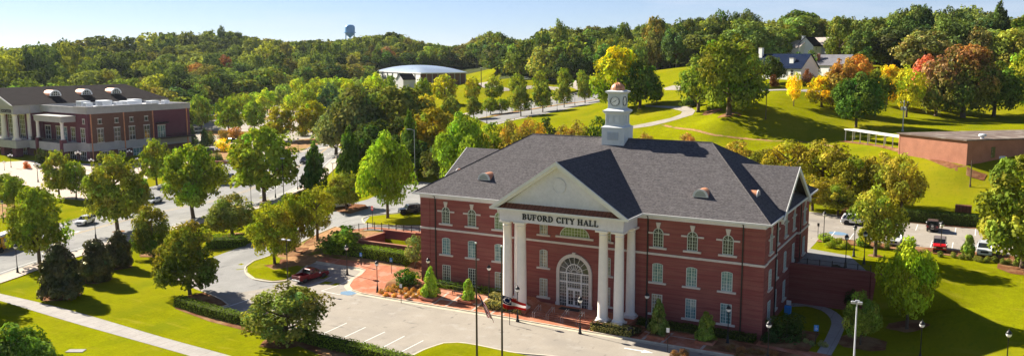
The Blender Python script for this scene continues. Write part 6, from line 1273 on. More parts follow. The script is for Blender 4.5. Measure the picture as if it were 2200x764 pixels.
for k in range(4): box(-1.2+.12*k, 1.2-.1*k, -.5+.1*k, .5, .1+.42*k, .42+.42*k).build('bench_seat', MT['paver_pale'], pk, bevel=.03)
x, y, z, _ = gp(2019, 330); bb = MB(); bb.box(-.4, .4, -.4, .4, 0, 1.0); bb.box(-.46, .46, -.46, .46, 1.0, 1.1); o = bb.build('recycling_bin', MT['cushion'], None, loc=(x, y, z)); o.color = (.03, .08, .45, 1); tag(o, 'blue recycling bin against the sunlit school wall', 'bin')
x, y, z, _ = gp(2031, 334); al = thing('sandwich_board', 'small white sandwich board by the school wall', 'sign', (x, y, z), R(-38))
for s in (-1, 1): MB().add([(-.35, s*.4, 0), (.35, s*.4, 0), (.3, s*.03, 1.4), (-.3, s*.03, 1.4), (-.35, s*.46, 0), (.35, s*.46, 0), (.3, s*.09, 1.4), (-.3, s*.09, 1.4)], [(0, 1, 2, 3), (4, 7, 6, 5), (0, 4, 5, 1), (2, 6, 7, 3), (1, 5, 6, 2), (0, 3, 7, 4)]).build('board', MT['white'], al)
x, y, z, _ = gp(2069, 458); o = box(-1.3, 1.3, -.7, .7, 0, 1.5).build('utility_cabinet', MT['copper_dark'], None, bevel=.05, loc=(x, y, z)); tag(o, 'dark maroon utility cabinet above the hedge behind the rear lot', 'cabinet')
# water tower
p = atd(752, 74, 1500); wt = thing('water_tower', 'blue water tower standing above the wooded horizon', 'water tower', (p[0], p[1], 46.5))
b = MB(); b.lathe([(.6, 18), (3, 20), (6.6, 23), (8.7, 26), (8.8, 27.5), (8.8, 35), (8.2, 38), (5.8, 40.2), (.5, 41)], (0, 0), 28); b.build('tank', MT['tank'], wt, smooth=True)
b = MB(); b.lathe([(8.8, 26.4), (10.4, 26.4), (10.4, 27.6), (8.9, 27.6)], (0, 0), 28); b.build('catwalk', MT['tank'], wt)
for i in range(6): a_ = i*math.pi/3+.3; MB().tube([(8.0*math.cos(a_), 8.0*math.sin(a_), 28), (11*math.cos(a_), 11*math.sin(a_), -30)], .5, 6).build('leg', MT['tank'], wt)
b = MB(); b.tube([(0, 0, 16), (0, 0, -30)], 1.0, 8); b.build('riser_pipe', MT['tank'], wt)

# ------------------------------------------------------------------ lamps and poles
def lamp_proto(name, label, loc, group, s=1.0):
    t = thing(name, label, 'street lamp', loc, 0, group); t.scale = (s, s, s); return t
b = MB(); b.lathe([(.24, 0), (.24, .12), (.17, .2), (.14, .75), (.10, .85), (.085, 1.0), (.062, 1.2), (.05, 3.5), (.09, 3.55), (.055, 3.65), (.055, 3.78), (.14, 3.86), (.15, 3.92)], (0, 0), 12); LP = b.mesh('pole'); LP.materials.append(MT['metal_black'])
b = MB(); b.lathe([(.13, 3.9), (.23, 4.0), (.285, 4.16), (.285, 4.26), (.25, 4.34)], (0, 0), 14); LG = b.mesh('globe'); LG.materials.append(MT['globe'])
b = MB(); b.lathe([(.30, 4.27), (.29, 4.36), (.20, 4.52), (.09, 4.62), (.035, 4.66), (.035, 4.74), (.01, 4.84)], (0, 0), 14); LC = b.mesh('cap'); LC.materials.append(MT['metal_black'])
for me_ in (LP, LG, LC): me_.polygons.foreach_set('use_smooth', [True]*len(me_.polygons))
def lamp(px, py, label, group, top=None):
    x, y, z, _ = gp(px, py); s = 1.0
    if top is not None: s = min(1.4, max(.75, (py-top)*depth(x, y, z)/FPX/4.84))
    t = lamp_proto('street_lamp', label, (x, y, z+.05), group, s); link('pole', LP, t); link('globe', LG, t); link('cap', LC, t); return t
gP = 'black acorn lamps round the hall forecourt'
for a in [(811, 628, 'black acorn lamp at the left end of the plaza beside the tan grass bed'), (746, 590, 'black acorn lamp behind the accessible parking bays on the island'), (1112, 690, 'black acorn lamp left of the hall steps by the tan hedge'), (1246, 716, 'black acorn lamp in front of the entrance steps'),
          (1051, 640, 'black acorn lamp against the wall left of the columns'), (921, 622, 'black acorn lamp by the left corner of the hall'), (1389, 706, 'black acorn lamp right of the columns against the shaded wall'), (1563, 738, 'black acorn lamp in front of the last ground floor window'),
          (1649, 776, 'black acorn lamp off the right corner of the hall'), (1976, 776, 'black acorn lamp on the shaded lower right lawn'), (2161, 800, 'black acorn lamp at the bottom right corner of the photo')]:
    lamp(*a, gP)
gQ = 'black lamps along the main street'
for a in [(38, 586, 'black acorn lamp on the sidewalk nearest the school bus'), (206, 513, 'black acorn lamp in front of the white car'), (125, 530, 'plain black lamp right of the street tree near the bus'), (540, 440, 'black lamp right of the bright olive street tree'), (592, 425, 'black lamp between the largest street tree and the tall pole'), (640, 408, 'black acorn lamp left of the pointed evergreen on the street'),
          (698, 312, 'far black lamp on the brick sidewalk by the parking lot median'), (641, 328, 'black lamp left of the far median sidewalk'), (724, 345, 'black lamp by the parked van beyond the evergreen'), (8, 478, 'black lamp at the left edge beyond the bus')]:
    lamp(*a, gQ)
gR = 'black lamps round the rear parking lot'
for a in [(1769, 517, 'black acorn lamp by the bright low hedge behind the hall'), (1816, 575, 'black acorn lamp on the terrace nearest the retaining wall'), (1834, 551, 'black lamp on the terrace grass, middle of three'), (1856, 567, 'black lamp on the terrace grass left of the forked tree'), (1906, 529, 'black lamp in front of the white truck'), (2020, 543, 'black acorn lamp in front of the red off-roader'), (2141, 557, 'black lamp right of the pale car with roof rails')]:
    lamp(*a, gR)
gT = 'small lamps along the boulevard'
for i, (px, py, tp) in enumerate([(1046, 265, 232), (1142, 245, 215), (1197, 239, 212), (1235, 226, 200), (1074, 246, 222), (1137, 206, 190)]): lamp(px, py, ['first lamp from the left on the near boulevard sidewalk', 'second lamp from the left on the near boulevard sidewalk', 'third lamp from the left on the near boulevard sidewalk', 'last lamp on the near boulevard sidewalk by the golden tree', 'lamp in the boulevard median', 'lamp on the far side of the boulevard'][i], gT, tp)
def twin(px, py, tp, label):
    x, y, z, _ = gp(px, py); s = (py-tp)*depth(x, y, z)/FPX/5.2; t = thing('twin_lamp', label, 'street lamp', (x, y, z), R(20), 'twin globe lamps on the plaza before the brick centre'); t.scale = (s, s, s)
    b = MB(); b.lathe([(.25, 0), (.2, .2), (.1, .9), (.06, 4.3), (.05, 4.6)], (0, 0), 8); b.tube([(-.8, 0, 4.3), (-.6, 0, 4.15), (0, 0, 4.2), (.6, 0, 4.15), (.8, 0, 4.3)], .05, 5); b.build('pole', MT['metal_black'], t)
    for xx in (-.8, 0, .8): 
        g = MB(); z0 = 4.35 if xx else 4.7; g.lathe([(.1, 0), (.3, .18), (.33, .36), (.22, .6), (.02, .7)], (xx, 0), 10, z0); g.build('globe', MT['globe'], t, smooth=True)
for a in [(10, 366, 346, 'twin globe lamp at the far left of the paved plaza'), (82, 391, 350, 'tall twin globe lamp nearest the plaza edge'), (24, 360, 331, 'globe lamp below the big white columns'), (170, 362, 325, 'globe lamp before the balcony portico'), (198, 372, 341, 'twin globe lamp in front of the brick centre corner'), (297, 365, 339, 'twin globe lamp before the blue doors of the brick centre'), (468, 349, 318, 'twin globe lamp near the yellow bushes right of the brick centre'), (280, 352, 322, 'globe lamp right beside the blue doors')]: twin(*a)
def pole(px, py, tp, label, kind, m='metal_grey', r=.11, cat='light pole'):
    x, y, z, _ = gp(px, py); d = depth(x, y, z); h = (CAM+ray(px, tp)*d)[2]-z; t = thing({'utility': 'utility_pole', 'post': 'wooden_post'}.get(kind, 'light_pole'), label, cat, (x, y, z))
    b = MB(); b.lathe([(r*1.6, -.3), (r*1.6, .5), (r, .55), (r*.7, h)], (0, 0), 10); b.build('pole', MT[m], t, smooth=False)
    if kind == 'flood':
        for dx, dy in ((-.35, -.2), (.35, -.2), (0, .3)):
            q = MB(); q.box(dx-.22, dx+.22, dy-.12, dy+.28, h-.1, h+.16); q.build('floodlight', MT['metal_grey'], t, bevel=.03); 
        MB().box(-.5, .5, -.05, .05, h-.16, h-.08).build('crossbar', MT['metal_grey'], t)
    elif kind == 'twin_flood':
        for s in (-1, 1): q = MB(); q.box(s*.25, s*.85, -.18, .18, h-.05, h+.12); q.build('lamp_head', MT['globe'] if s < 0 else MT['metal_grey'], t, bevel=.03)
    elif kind == 'box':
        q = MB(); q.box(-.45, .45, -.25, .25, h-.05, h+.18); q.build('lamp_head', MT['globe'], t, bevel=.03)
    elif kind == 'arm':
        q = MB(); q.tube([(0, 0, h-.3), (-.6, 0, h), (-1.5, 0, h+.05)], .05, 5); q.box(-2.1, -1.4, -.15, .15, h-.05, h+.1); q.build('arm', MT['metal_grey'], t)
    elif kind == 'utility':
        q = MB(); q.box(-.9, .9, -.06, .06, h-.7, h-.58); q.build('crossarm', MT['trunk'], t)
        for dx in (-.4, .4, .0):
            q = MB(); q.lathe([(.26, h-2.6), (.28, h-2.5), (.28, h-1.8), (.2, h-1.7)], (dx, -.3 if dx else .3), 10); q.build('transformer', MT['metal_grey'], t)
        for dx in (-.8, 0, .8): q = MB(); q.lathe([(.05, h-.58), (.07, h-.45), (.03, h-.35)], (dx, 0), 6); q.build('insulator', MT['globe'], t)
    return t
pole(1833, 800, 643, 'tall pale grey floodlight pole at the lower right beside the shaded tree', 'flood', 'roof_white', .10)
pole(619, 614, 512, 'tall dark pole with two lamp heads between the red pickup and round tree', 'twin_flood', 'metal_bronze', .09)
pole(610, 428, 339, 'tall pole with box lamp on the sidewalk by the largest street tree', 'box', 'metal_bronze', .10)
pole(892, 392, 277, 'very tall thin lamp pole in front of the central grove', 'arm', 'metal_grey', .09)
pole(716, 392, 350, 'lamp pole with box head between the two pointed evergreens', 'box', 'metal_grey', .10)
pole(2084, 401, 343, 'thin dark wooden post on the lawn below the school corner', 'post', 'trunk', .12, 'post')
pole(1939, 282, 215, 'utility pole with grey transformers at the school corner', 'utility', 'metal_grey', .16, 'utility pole')
pole(1645, 256, 192, 'pole with small flood lamps on the lawn right of the big oak', 'flood', 'trunk', .14)
pole(1750, 168, 134, 'lamp pole before the grey roofed cottage', 'arm', 'metal_grey', .12)
pole(763, 170, 137, 'lamp pole against the dark wood left of the gymnasium', 'arm', 'metal_grey', .2)
pole(1034, 188, 146, 'wooden utility pole right of the gymnasium', 'box', 'trunk', .22)
pole(891, 183, 148, 'lamp pole in front of the gymnasium wall', 'arm', 'metal_grey', .15)

# ------------------------------------------------------------------ flags
MT['flag_red'] = mat('flag_red', (.38, .04, .04), .8, .1); MT['flag_white'] = mat('flag_white', (.70, .66, .66), .8, .1); MT['flag_blue'] = mat('flag_blue', (.02, .03, .10), .8, .1)
for k_ in ('flag_red', 'flag_white', 'flag_blue'):
    t_ = MT[k_].node_tree; b_s = t_.nodes['Principled BSDF']; tl = N(t_, 'ShaderNodeBsdfTranslucent'); tl.inputs[0].default_value = b_s.inputs['Base Color'].default_value; ms = N(t_, 'ShaderNodeMixShader'); ms.inputs[0].default_value = .72; t_.links.new(b_s.outputs[0], ms.inputs[1]); t_.links.new(tl.outputs[0], ms.inputs[2]); t_.links.new(ms.outputs[0], t_.nodes['Material Output'].inputs[0])
def flagpole(px, py, tp, label): 
    x, y, z, _ = gp(px, py); d = depth(x, y, z); h = (CAM+ray(px-3, tp)*d)[2]-z
    t = thing('flagpole', label, 'flagpole', (x, y, z)); b = MB(); b.lathe([(.16, 0), (.14, .2), (.115, .3), (.10, h*.5), (.06, h)], (0, 0), 12); b.build('pole', MT['metal_bronze'], t)
    b = MB(); b.lathe([(.03, 0), (.11, .06), (.12, .12), (.08, .2), (.01, .24)], (0, 0), 10, h); b.build('finial', MT['globe'], t, smooth=True); return x, y, z, d, h
def flag(name, label, x, y, zt, P, matf, nu, nv):
    vs = [P(i/nu, j/nv) for j in range(nv+1) for i in range(nu+1)]; me = bpy.data.meshes.new(name); me.from_pydata(vs, [], [(j*(nu+1)+i, j*(nu+1)+i+1, (j+1)*(nu+1)+i+1, (j+1)*(nu+1)+i) for j in range(nv) for i in range(nu)])
    for m_ in ('flag_red', 'flag_white', 'flag_blue'): me.materials.append(MT[m_])
    k = 0
    for j in range(nv):
        for i in range(nu): me.polygons[k].material_index = matf((i+.5)/nu, (j+.5)/nv); me.polygons[k].use_smooth = True; k += 1
    o = bpy.data.objects.new(name, me); COL.objects.link(o); o.location = (x, y, zt); o.rotation_euler.z = R(25); s = o.modifiers.new('cloth', 'SOLIDIFY'); s.thickness = .015; return tag(o, label, 'flag')
x, y, z, d, h = flagpole(1025, 795, 515, 'tall dark flagpole carrying the limp striped flag'); zt = (CAM+ray(1022, 624)*d)[2]
def usP(s, t): return (-.0+.12+t*.75+s*.95+.14*math.sin(7*t+2*s), .10*math.sin(9*t+3*s)*(.3+s)-.12*s, -t*1.05-s*2.1-.12*math.sin(6*t)*s)
flag('striped_flag', 'red and white striped flag with blue canton hanging limp on its pole', x, y, zt, usP, lambda s, t: (1 if (int(s*40) % 3 == 0 and int(t*26) % 3 == 0) else 2) if s < .4 and t < .54 else int(t*13) % 2, 40, 26)
x, y, z, d, h = flagpole(1079, 800, 522, 'tall dark flagpole carrying the outstretched flag with stars'); zt = (CAM+ray(1077, 626)*d)[2]
def gaP(s, t): return (  .1+s*2.5, .20*math.sin(5.5*s+1.5*t)-.1*s, -t*1.4*(1-.5*s)-.85*s**.8-.10*math.sin(8*s)*t)
def gaM(s, t):
    if s < .38 and t < .62:
        q = math.hypot((s-.19)*1.6, t-.31); return 1 if .19 < q < .25 and int(math.atan2(t-.31, (s-.19)*1.6)*13/6.283*2) % 2 == 0 else 2
    return 1 if .33 < t < .66 else 0
flag('starred_flag', 'flag with dark blue starred canton and red white bars streaming to the right', x, y, zt, gaP, gaM, 40, 27)

# ------------------------------------------------------------------ vehicles
def wheelset(t, xs, hw, r, rim='rim'):
    for x_ in xs:
        for s in (-1, 1):
            b = MB(); b.lathe([(r*.62, -.11), (r*.93, -.12), (r, -.07), (r, .07), (r*.93, .12), (r*.62, .11)], (0, 0), 18); b.xf(lambda p: (p[0], p[2], p[1])); o = b.build('wheel', MT['tyre'], t); o.location = (x_, s*(hw-.12), r)
            b = MB(); b.lathe([(r*.60, -.10), (r*.55, -.05), (.07, -.05), (.06, .0), (.07, .05), (r*.55, .05), (r*.60, .10)], (0, 0), 14); b.xf(lambda p: (p[0], p[2], p[1])); b.build('rim', MT[rim], o)
def loftbody(prof, hw, tuck=.06):
    """side profile (x,z) swept across the width with rounded shoulders"""
    b = MB(); secs = [(-hw, .0, .93), (-hw+tuck, 1, .985), (-hw+.28, 1, 1.0), (hw-.28, 1, 1.0), (hw-tuck, 1, .985), (hw, 0, .93)]; n = len(prof); zc = sum(p[1] for p in prof)/n; xc = 0; vs = []
    for y_, _, k in secs: vs += [(xc+(p[0]-xc)*(1-(1-k)*.35), y_, zc+(p[1]-zc)*(1-(1-k)*1.0)) for p in prof]
    fs = [tuple(range(n)), tuple((len(secs)-1)*n+i for i in range(n))[::-1]]
    for s in range(len(secs)-1): fs += [(s*n+i, (s+1)*n+i, (s+1)*n+(i+1) % n, s*n+(i+1) % n) for i in range(n)]
    return b.add(vs, fs)
def archprof(top, wheels, r, zb=.28, x0=-2.3, x1=2.3):
    """closed side profile: `top` from rear to front, underside with wheel arches"""
    P = [(x1, zb+.05)]
    for wx in sorted(wheels, reverse=True):
        P += [(wx+r*math.cos(a), max(zb, r*.9/1.08+r*math.sin(a)*.98)) for a in np.linspace(.0, math.pi, 9)]
    P += [(x0, zb+.05)]; return P+top
def car(px, py, ang, kind, col, label, name='car', L_=4.7, group='parked and passing vehicles', z=None, roofcol=None, back=False):
    x, y, z_, _ = gp(px, py); t = thing(name, label, {'pickup': 'pickup truck', 'suv': 'car', 'offroad': 'off-roader', 'sedan': 'car'}[kind], (x, y, z_+.02), ang, group)
    hw = .95; r = .36; body = None
    if kind == 'sedan': wx = (-1.35, 1.4); top = [(-2.3, .62), (-2.28, .95), (-1.5, 1.0), (1.0, .98), (1.9, .86), (2.25, .72), (2.32, .5)]; gh = ((-1.75, 1.05), (-1.0, 1.42), (.15, 1.42), (1.05, .97)); x0, x1 = -2.3, 2.32
    if kind == 'suv': wx = (-1.45, 1.45); r = .39; top = [(-2.35, .62), (-2.33, 1.0), (-2.2, 1.12), (1.0, 1.1), (2.0, 1.0), (2.33, .85), (2.38, .55)]; gh = ((-2.22, 1.1), (-1.85, 1.68), (.2, 1.70), (1.05, 1.08)); x0, x1 = -2.36, 2.38
    if kind == 'offroad': wx = (-1.25, 1.3); r = .43; top = [(-2.0, .6), (-2.0, 1.16), (.62, 1.16), (1.85, 1.08), (1.95, 1.0), (1.95, .6)]; gh = ((-1.98, 1.15), (-1.93, 1.80), (.25, 1.80), (.66, 1.15)); x0, x1 = -2.0, 1.95; hw = .88
    if kind == 'pickup': wx = (-1.85, 1.75); r = .42; top = [(-2.85, .6), (-2.85, .62), (-.85, .62), (-.85, 1.15), (1.2, 1.15), (2.6, 1.05), (2.8, .9), (2.85, .55)]; gh = ((-.85, 1.14), (-.72, 1.80), (.55, 1.80), (1.25, 1.12)); x0, x1 = -2.85, 2.85; hw = 1.0
    body = loftbody(archprof(top, wx, r+.07, .30 if kind in ('sedan', 'suv') else .42, x0, x1), hw); o = body.build('body', MT['carpaint'], t, bevel=.0); o.color = (*col, 1)
    mdk = MB(); mdk.box(x0+.15, x1-.15, -hw+.12, hw-.12, .25, .6); mdk.build('chassis', MT['black'], t)
    if kind == 'pickup':
        m_ = MB()
        for s in (-1, 1): m_.box(-2.85, -.85, s*(hw-.13), s*hw, .6, 1.15)
        m_.box(-2.85, -2.75, -hw, hw, .6, 1.13); bd = m_.build('bed', MT['carpaint'], t, bevel=.02); bd.color = (*col, 1); box(-2.74, -.86, -hw+.14, hw-.14, .60, .64).build('bed_liner', MT['black'], bd)
    (ax, az), (bx_, bz), (cx, cz), (dx, dz) = gh; wi, wo = hw-.20 if kind != 'offroad' else hw-.08, hw-.05
    gv = [(ax, -wo, az), (bx_, -wi, bz), (cx, -wi, cz), (dx, -wo, dz), (ax, wo, az), (bx_, wi, bz), (cx, wi, cz), (dx, wo, dz)]
    MB().add(gv, [(0, 1, 2, 3), (7, 6, 5, 4), (0, 4, 5, 1), (1, 5, 6, 2), (2, 6, 7, 3), (3, 7, 4, 0)]).build('windows', MT['carglass'], t)
    rc = roofcol or col
    rf_ = MB(); rf_.add([(bx_-.05, -wi-.02, bz-.02), (cx+.06, -wi-.02, cz-.03), (cx+.06, wi+.02, cz-.03), (bx_-.05, wi+.02, bz-.02), (bx_+.03, -wi+.08, bz+.05), (cx-.1, -wi+.08, cz+.05), (cx-.1, wi-.08, cz+.05), (bx_+.03, wi-.08, bz+.05)], [(3, 2, 1, 0), (4, 5, 6, 7), (0, 1, 5, 4), (1, 2, 6, 5), (2, 3, 7, 6), (3, 0, 4, 7)]); ro = rf_.build('roof', MT['carpaint'], t); ro.color = (*rc, 1)
    pl = MB()
    for s in (-1, 1):
        pl.tube([(ax+.02, s*wo, az), (bx_, s*wi, bz)], .06, 4); pl.tube([(dx, s*wo, dz), (cx, s*wi, cz)], .045, 4); mx_ = (bx_+cx)/2; pl.tube([(mx_-.1, s*(wo+.005), (az+dz)/2), (mx_-.05, s*(wi+.005), bz)], .045, 4)
        if kind in ('suv', 'offroad'): pl.tube([((ax+mx_)/2-.1, s*(wo+.005), az), ((bx_+mx_)/2, s*(wi+.005), bz)], .045, 4)
    po = pl.build('pillars', MT['carpaint'], t); po.color = (*(rc if kind == 'offroad' else col), 1)
    hz_ = .78 if kind == 'sedan' else .9
    for s in (-1, 1):
        box(x1-.10, x1+.015, s*(hw-.42), s*(hw-.08), hz_-.22, hz_-.04).build('headlight', MT['lamp_clear'], t, bevel=.02)
        box(x0-.015, x0+.08, s*(hw-.30), s*(hw-.03), hz_-.12, hz_+.16).build('tail_light', MT['lamp_red'], t, bevel=.02)
        box(.75, .98, s*(hw+.02), s*(hw+.2), 1.02 if kind != 'sedan' else .95, 1.2 if kind != 'sedan' else 1.1).build('mirror', MT['carpaint'], t, bevel=.03)
    box(x1-.06, x1+.02, -hw+.45, hw-.45, hz_-.30, hz_-.02).build('grille', MT['black'], t)
    box(x1-.04, x1+.06, -hw+.12, hw-.12, .34, .50).build('front_bumper', MT['black'] if kind == 'offroad' else MT['metal_grey'] if kind == 'pickup' else MT['carpaint'], t, bevel=.02).color = (*col, 1)
    box(x0-.06, x0+.04, -hw+.12, hw-.12, .36, .54).build('rear_bumper', MT['black'] if kind == 'offroad' else MT['metal_grey'] if kind == 'pickup' else MT['carpaint'], t, bevel=.02).color = (*col, 1)
    box(x0-.075, x0-.06, -.2, .2, .55, .70).build('number_plate', MT['white'], t)
    if kind == 'offroad':
        b = MB(); b.lathe([(.1, -.1), (.38, -.11), (.40, 0), (.38, .1), (.1, .1)], (0, 0), 16); b.xf(lambda p: (x0-.14+p[2]*.9, p[0], 1.05+p[1])); so_ = b.build('spare_wheel', MT['tyre'], t); b = MB(); b.lathe([(.05, -.03), (.2, -.03), (.2, .02), (.05, .02)], (0, 0), 12); b.xf(lambda p: (x0-.25+p[2], p[0], 1.05+p[1])); b.build('hub', MT['rim'], so_)
        for s in (-1, 1):
            for w_ in wx: box(w_-.55, w_+.55, s*(hw-.02), s*(hw+.14), .86, .93).build('fender', MT['black'], t, bevel=.02)
    if kind == 'suv':
        for s in (-1, 1): MB().tube([(bx_+.1, s*(wi-.06), bz+.06), ((bx_+cx)/2, s*(wi-.06), bz+.12), (cx-.2, s*(wi-.06), cz+.06)], .022, 4).build('roof_rail', MT['metal_grey'], t)
    wheelset(t, wx, hw, r); return t
WHT, BLK = (.72, .72, .70), (.015, .015, .018)
def adir(p, q):
    a, b = gp(*p), gp(*q); return math.atan2(b[1]-a[1], b[0]-a[0])
st_dir = adir((230, 470), (60, 535))
car(183, 481, st_dir, 'suv', WHT, 'white car driving left on the main street with sun glinting off it', 'car')
car(331, 436, adir((370, 423), (300, 445)), 'sedan', (.55, .55, .54), 'silver car on the side street behind the bright street tree', 'car')
car(491, 388, st_dir, 'suv', (.03, .045, .09), 'dark blue car half hidden behind the largest street tree', 'car')
car(668, 600, adir((645, 610), (700, 590)), 'pickup', (.17, .010, .016), 'dark red pickup truck parked nose in at the island', 'pickup_truck')
car(879, 459, adir((890, 455), (860, 459)), 'offroad', (.022, .022, .022), 'black off-roader with blue bonnet parked left of the hall', 'off_roader', roofcol=(.18, .18, .18))
car(2018, 537, R(-90)+.04, 'offroad', (.62, .01, .015), 'bright red off-roader facing the lawn in the rear lot', 'off_roader', roofcol=(.16, .14, .13))
car(2114, 545, R(-90)+.02, 'suv', (.62, .64, .66), 'silver white car with roof rails parked at the right of the rear lot', 'car')
car(1922, 522, R(-90), 'pickup', WHT, 'white pickup truck partly behind the yellow green tree', 'pickup_truck')
car(2004, 494, R(90), 'offroad', (.05, .012, .02), 'dark maroon off-roader with spare wheel backed to the hedge', 'off_roader', roofcol=(.02, .02, .02))
car(1838, 482, R(0)+.1, 'suv', WHT, 'white car parked under the brushy trees behind the rear lot', 'car'); car(1846, 489, R(3), 'sedan', BLK, 'black car in front of the white car under the brushy trees', 'car') if False else None
car(727, 446, adir((690, 456), (735, 444)), 'sedan', (.60, .63, .68), 'pale blue grey car nosing out beside the mulch island', 'car')
car(655, 350, st_dir, 'suv', (.02, .02, .025), 'dark van parked in shade beyond the pointed evergreen', 'car')
car(425, 285, R(100), 'pickup', WHT, 'white pickup truck beside the end wall of the brick centre', 'pickup_truck')
car(1172, 226, adir((1166, 228), (1200, 220)), 'suv', (.09, .015, .015), 'dark red car parked by the boulevard median', 'car')
car(1023, 186, R(0), 'sedan', (.45, .05, .05), 'small red car right of the gymnasium', 'car')
car(1187, 174, R(10), 'suv', (.02, .04, .1), 'dark blue car under the trees beyond the boulevard park', 'car'); car(1132, 172, R(10), 'suv', WHT, 'white car at the edge of the wood beyond the park', 'car')
car(500, 305, R(80), 'sedan', BLK, 'black car in the far parking lot behind the yellow bush', 'car'); car(470, 236, R(80), 'suv', (.5, .5, .52), 'silver car between the lot trees above the white pickup', 'car')
# school bus
x, y, z, _ = gp(22, 531); bus = thing('school_bus', 'yellow school bus with white roof at the left edge of the street', 'bus', (x, y, z+.02), st_dir)
YB_ = (.62, .30, .015); bL = 10.5
b = MB(); b.prism([(-1.2, .55), (-1.22, 2.0), (-1.1, 2.7), (-.8, 2.95), (.8, 2.95), (1.1, 2.7), (1.22, 2.0), (1.2, .55)], 0, -bL/2, bL/2-1.2); bo = b.build('body', MT['carpaint'], bus, bevel=.03); bo.color = (*YB_, 1)
b = MB(); b.box(bL/2-1.2, bL/2+.3, -1.0, 1.0, .55, 1.5); bo = b.build('bonnet', MT['carpaint'], bus, bevel=.12); bo.color = (*YB_, 1)
b = MB(); b.prism([(-1.08, 2.76), (-.8, 3.0), (.8, 3.0), (1.08, 2.76)], 0, -bL/2+.02, bL/2-1.22); b.build('roof', MT['white'], bus)
for s in (-1, 1):
    for i in range(11): box(-bL/2+.35+i*.78, -bL/2+.98+i*.78, s*1.16, s*1.235, 1.75, 2.42).build('window', MT['carglass'], bus)
    for z0 in (1.02, 1.45): box(-bL/2, bL/2-1.2, s*1.2, s*1.245, z0, z0+.07).build('rub_rail', MT['black'], bus)
box(bL/2-1.24, bL/2-1.16, -1.0, 1.0, 1.6, 2.55).build('windscreen', MT['carglass'], bus); box(bL/2+.28, bL/2+.42, -1.1, 1.1, .5, .75).build('bumper', MT['black'], bus)
for s in (-1, 1): box(bL/2+.26, bL/2+.33, s*.6, s*.9, .95, 1.2).build('headlight', MT['lamp_clear'], bus)
wheelset(bus, (-3.0, 4.2), 1.2, .5, 'metal_black')

# ------------------------------------------------------------------ signs and small things
MT['sign_blue'] = mat('sign_blue', (.02, .22, .60), .5, .4); MT['sign_red'] = mat('sign_red', (.55, .02, .02), .5, .4)
def sign(px, py, tp, label, m, w_, h, text=None, face=0, wheelchair=False, postm='metal_black', cat='sign', oct_=False):
    x, y, z, _ = gp(px, py); d = depth(x, y, z); H_ = (CAM+ray(px, tp)*d)[2]-z; t = thing('sign_post', label, cat, (x, y, z), face); box(-.035, .035, -.035, .035, -.2, H_-.02).build('post', MT[postm], t)
    b = MB()
    if oct_: b.prism([(w_/2*math.cos(R(22.5+45*i))*1.08, H_-w_/2+w_/2*math.sin(R(22.5+45*i))*1.08) for i in range(8)], 1, -.07, -.04)
    else: b.box(-w_/2, w_/2, -.07, -.04, H_-h, H_)
    p_ = b.build('panel', MT[m], t)
    if text:
        q, wd = letters(text, h*.30, None, None, 'x'); q.xf(lambda p: (p[0]-wd/2, -.071-.012*p[1], H_-h*.66+p[2])); q.build('lettering', MT['white' if m != 'white' else 'letter'], p_)
    if wheelchair:
        q = MB(); zc = H_-h*.55; ringprism(q, [(.14*math.cos(R(a)), zc-.05+.14*math.sin(R(a))) for a in range(150, 421, 15)], [(.10*math.cos(R(a)), zc-.05+.10*math.sin(R(a))) for a in range(150, 421, 15)], .0, .01)
        q.box(-.05, -.01, 0, .01, zc-.02, zc+.18); q.box(-.05, .10, 0, .01, zc-.02, zc+.02); q.box(.06, .10, 0, .01, zc-.16, zc+.02); q.prism([(-.03+.045*math.cos(k), zc+.25+.045*math.sin(k)) for k in np.linspace(0, 5.8, 10)], 1, 0, .01); q.xf(lambda p: (p[0], p[1]-.085, p[2])); q.build('symbol', MT['white'], p_)
MT_S = 'metal_black'
sign(801, 488, 441, 'red octagonal stop sign on a brown post beside the grass island', 'sign_red', .80, .80, 'STOP', R(-20), postm='metal_bronze', oct_=True)
sign(1752, 738, 695, 'blue sign with white symbol beside the curved concrete path', 'sign_blue', .52, .75, None, R(15), True)
sign(776, 572, 541, 'left blue accessible parking sign in front of the clipped hedge', 'sign_blue', .40, .62, None, R(20), True); sign(841, 588, 552, 'right blue accessible parking sign in front of the clipped hedge', 'sign_blue', .40, .62, None, R(20), True)
sign(862, 650, 608, 'small white sign on a black post beside the tan grass bed', 'white', .36, .50, None, R(15)); sign(1434, 756, 701, 'white sign on a black post at the kerb near the shaded planters', 'white', .36, .52, None, R(15)); sign(1095, 697, 659, 'black post with a small plate at the kerb beneath the starred flag', 'metal_black', .34, .45, None, R(15))
sign(1757, 509, 478, 'dark backed sign on a post by the accessible bay behind the hall', 'metal_black', .34, .50, None, R(180))
# trash bin, bench, mailbox
x, y, z, _ = gp(1355, 722); b = thing('litter_bin', 'black litter bin with pale side beside the columns hedge', 'litter bin', (x, y, z+.12)); q = MB(); q.lathe([(.28, 0), (.32, .1), (.34, .85), (.30, .9)], (0, 0), 14); q.build('bin', MT['metal_black'], b); q = MB(); q.lathe([(.33, .9), (.33, .98), (.12, 1.1), (.1, 1.1)], (0, 0), 14); q.build('lid', MT['metal_black'], b); box(-.37, -.33, -.2, .2, .1, .9).build('plate', MT['stone'], b)
def bench(px, py, rz, label):
    x, y, z, _ = gp(px, py); b = thing('park_bench', label, 'bench', (x, y, z+.12), rz)
    q = MB(); 
    for k in range(4): q.box(-.85, .85, -.24+.13*k, -.14+.13*k, .42, .46)
    q.build('seat', MT['metal_black'], b); q = MB()
    for k in range(4): q.box(-.85, .85, .25+.02*k, .28+.02*k, .52+.11*k, .59+.11*k)
    q.build('backrest', MT['metal_black'], b)
    for s in (-1, 1):
        for yy in (-.2, .22): box(s*.78-.03, s*.78+.03, yy-.03, yy+.03, 0, .43 if yy < 0 else .95).build('leg', MT['metal_black'], b)
bench(984, 634, 0, 'black bench between the two bright planter trees')
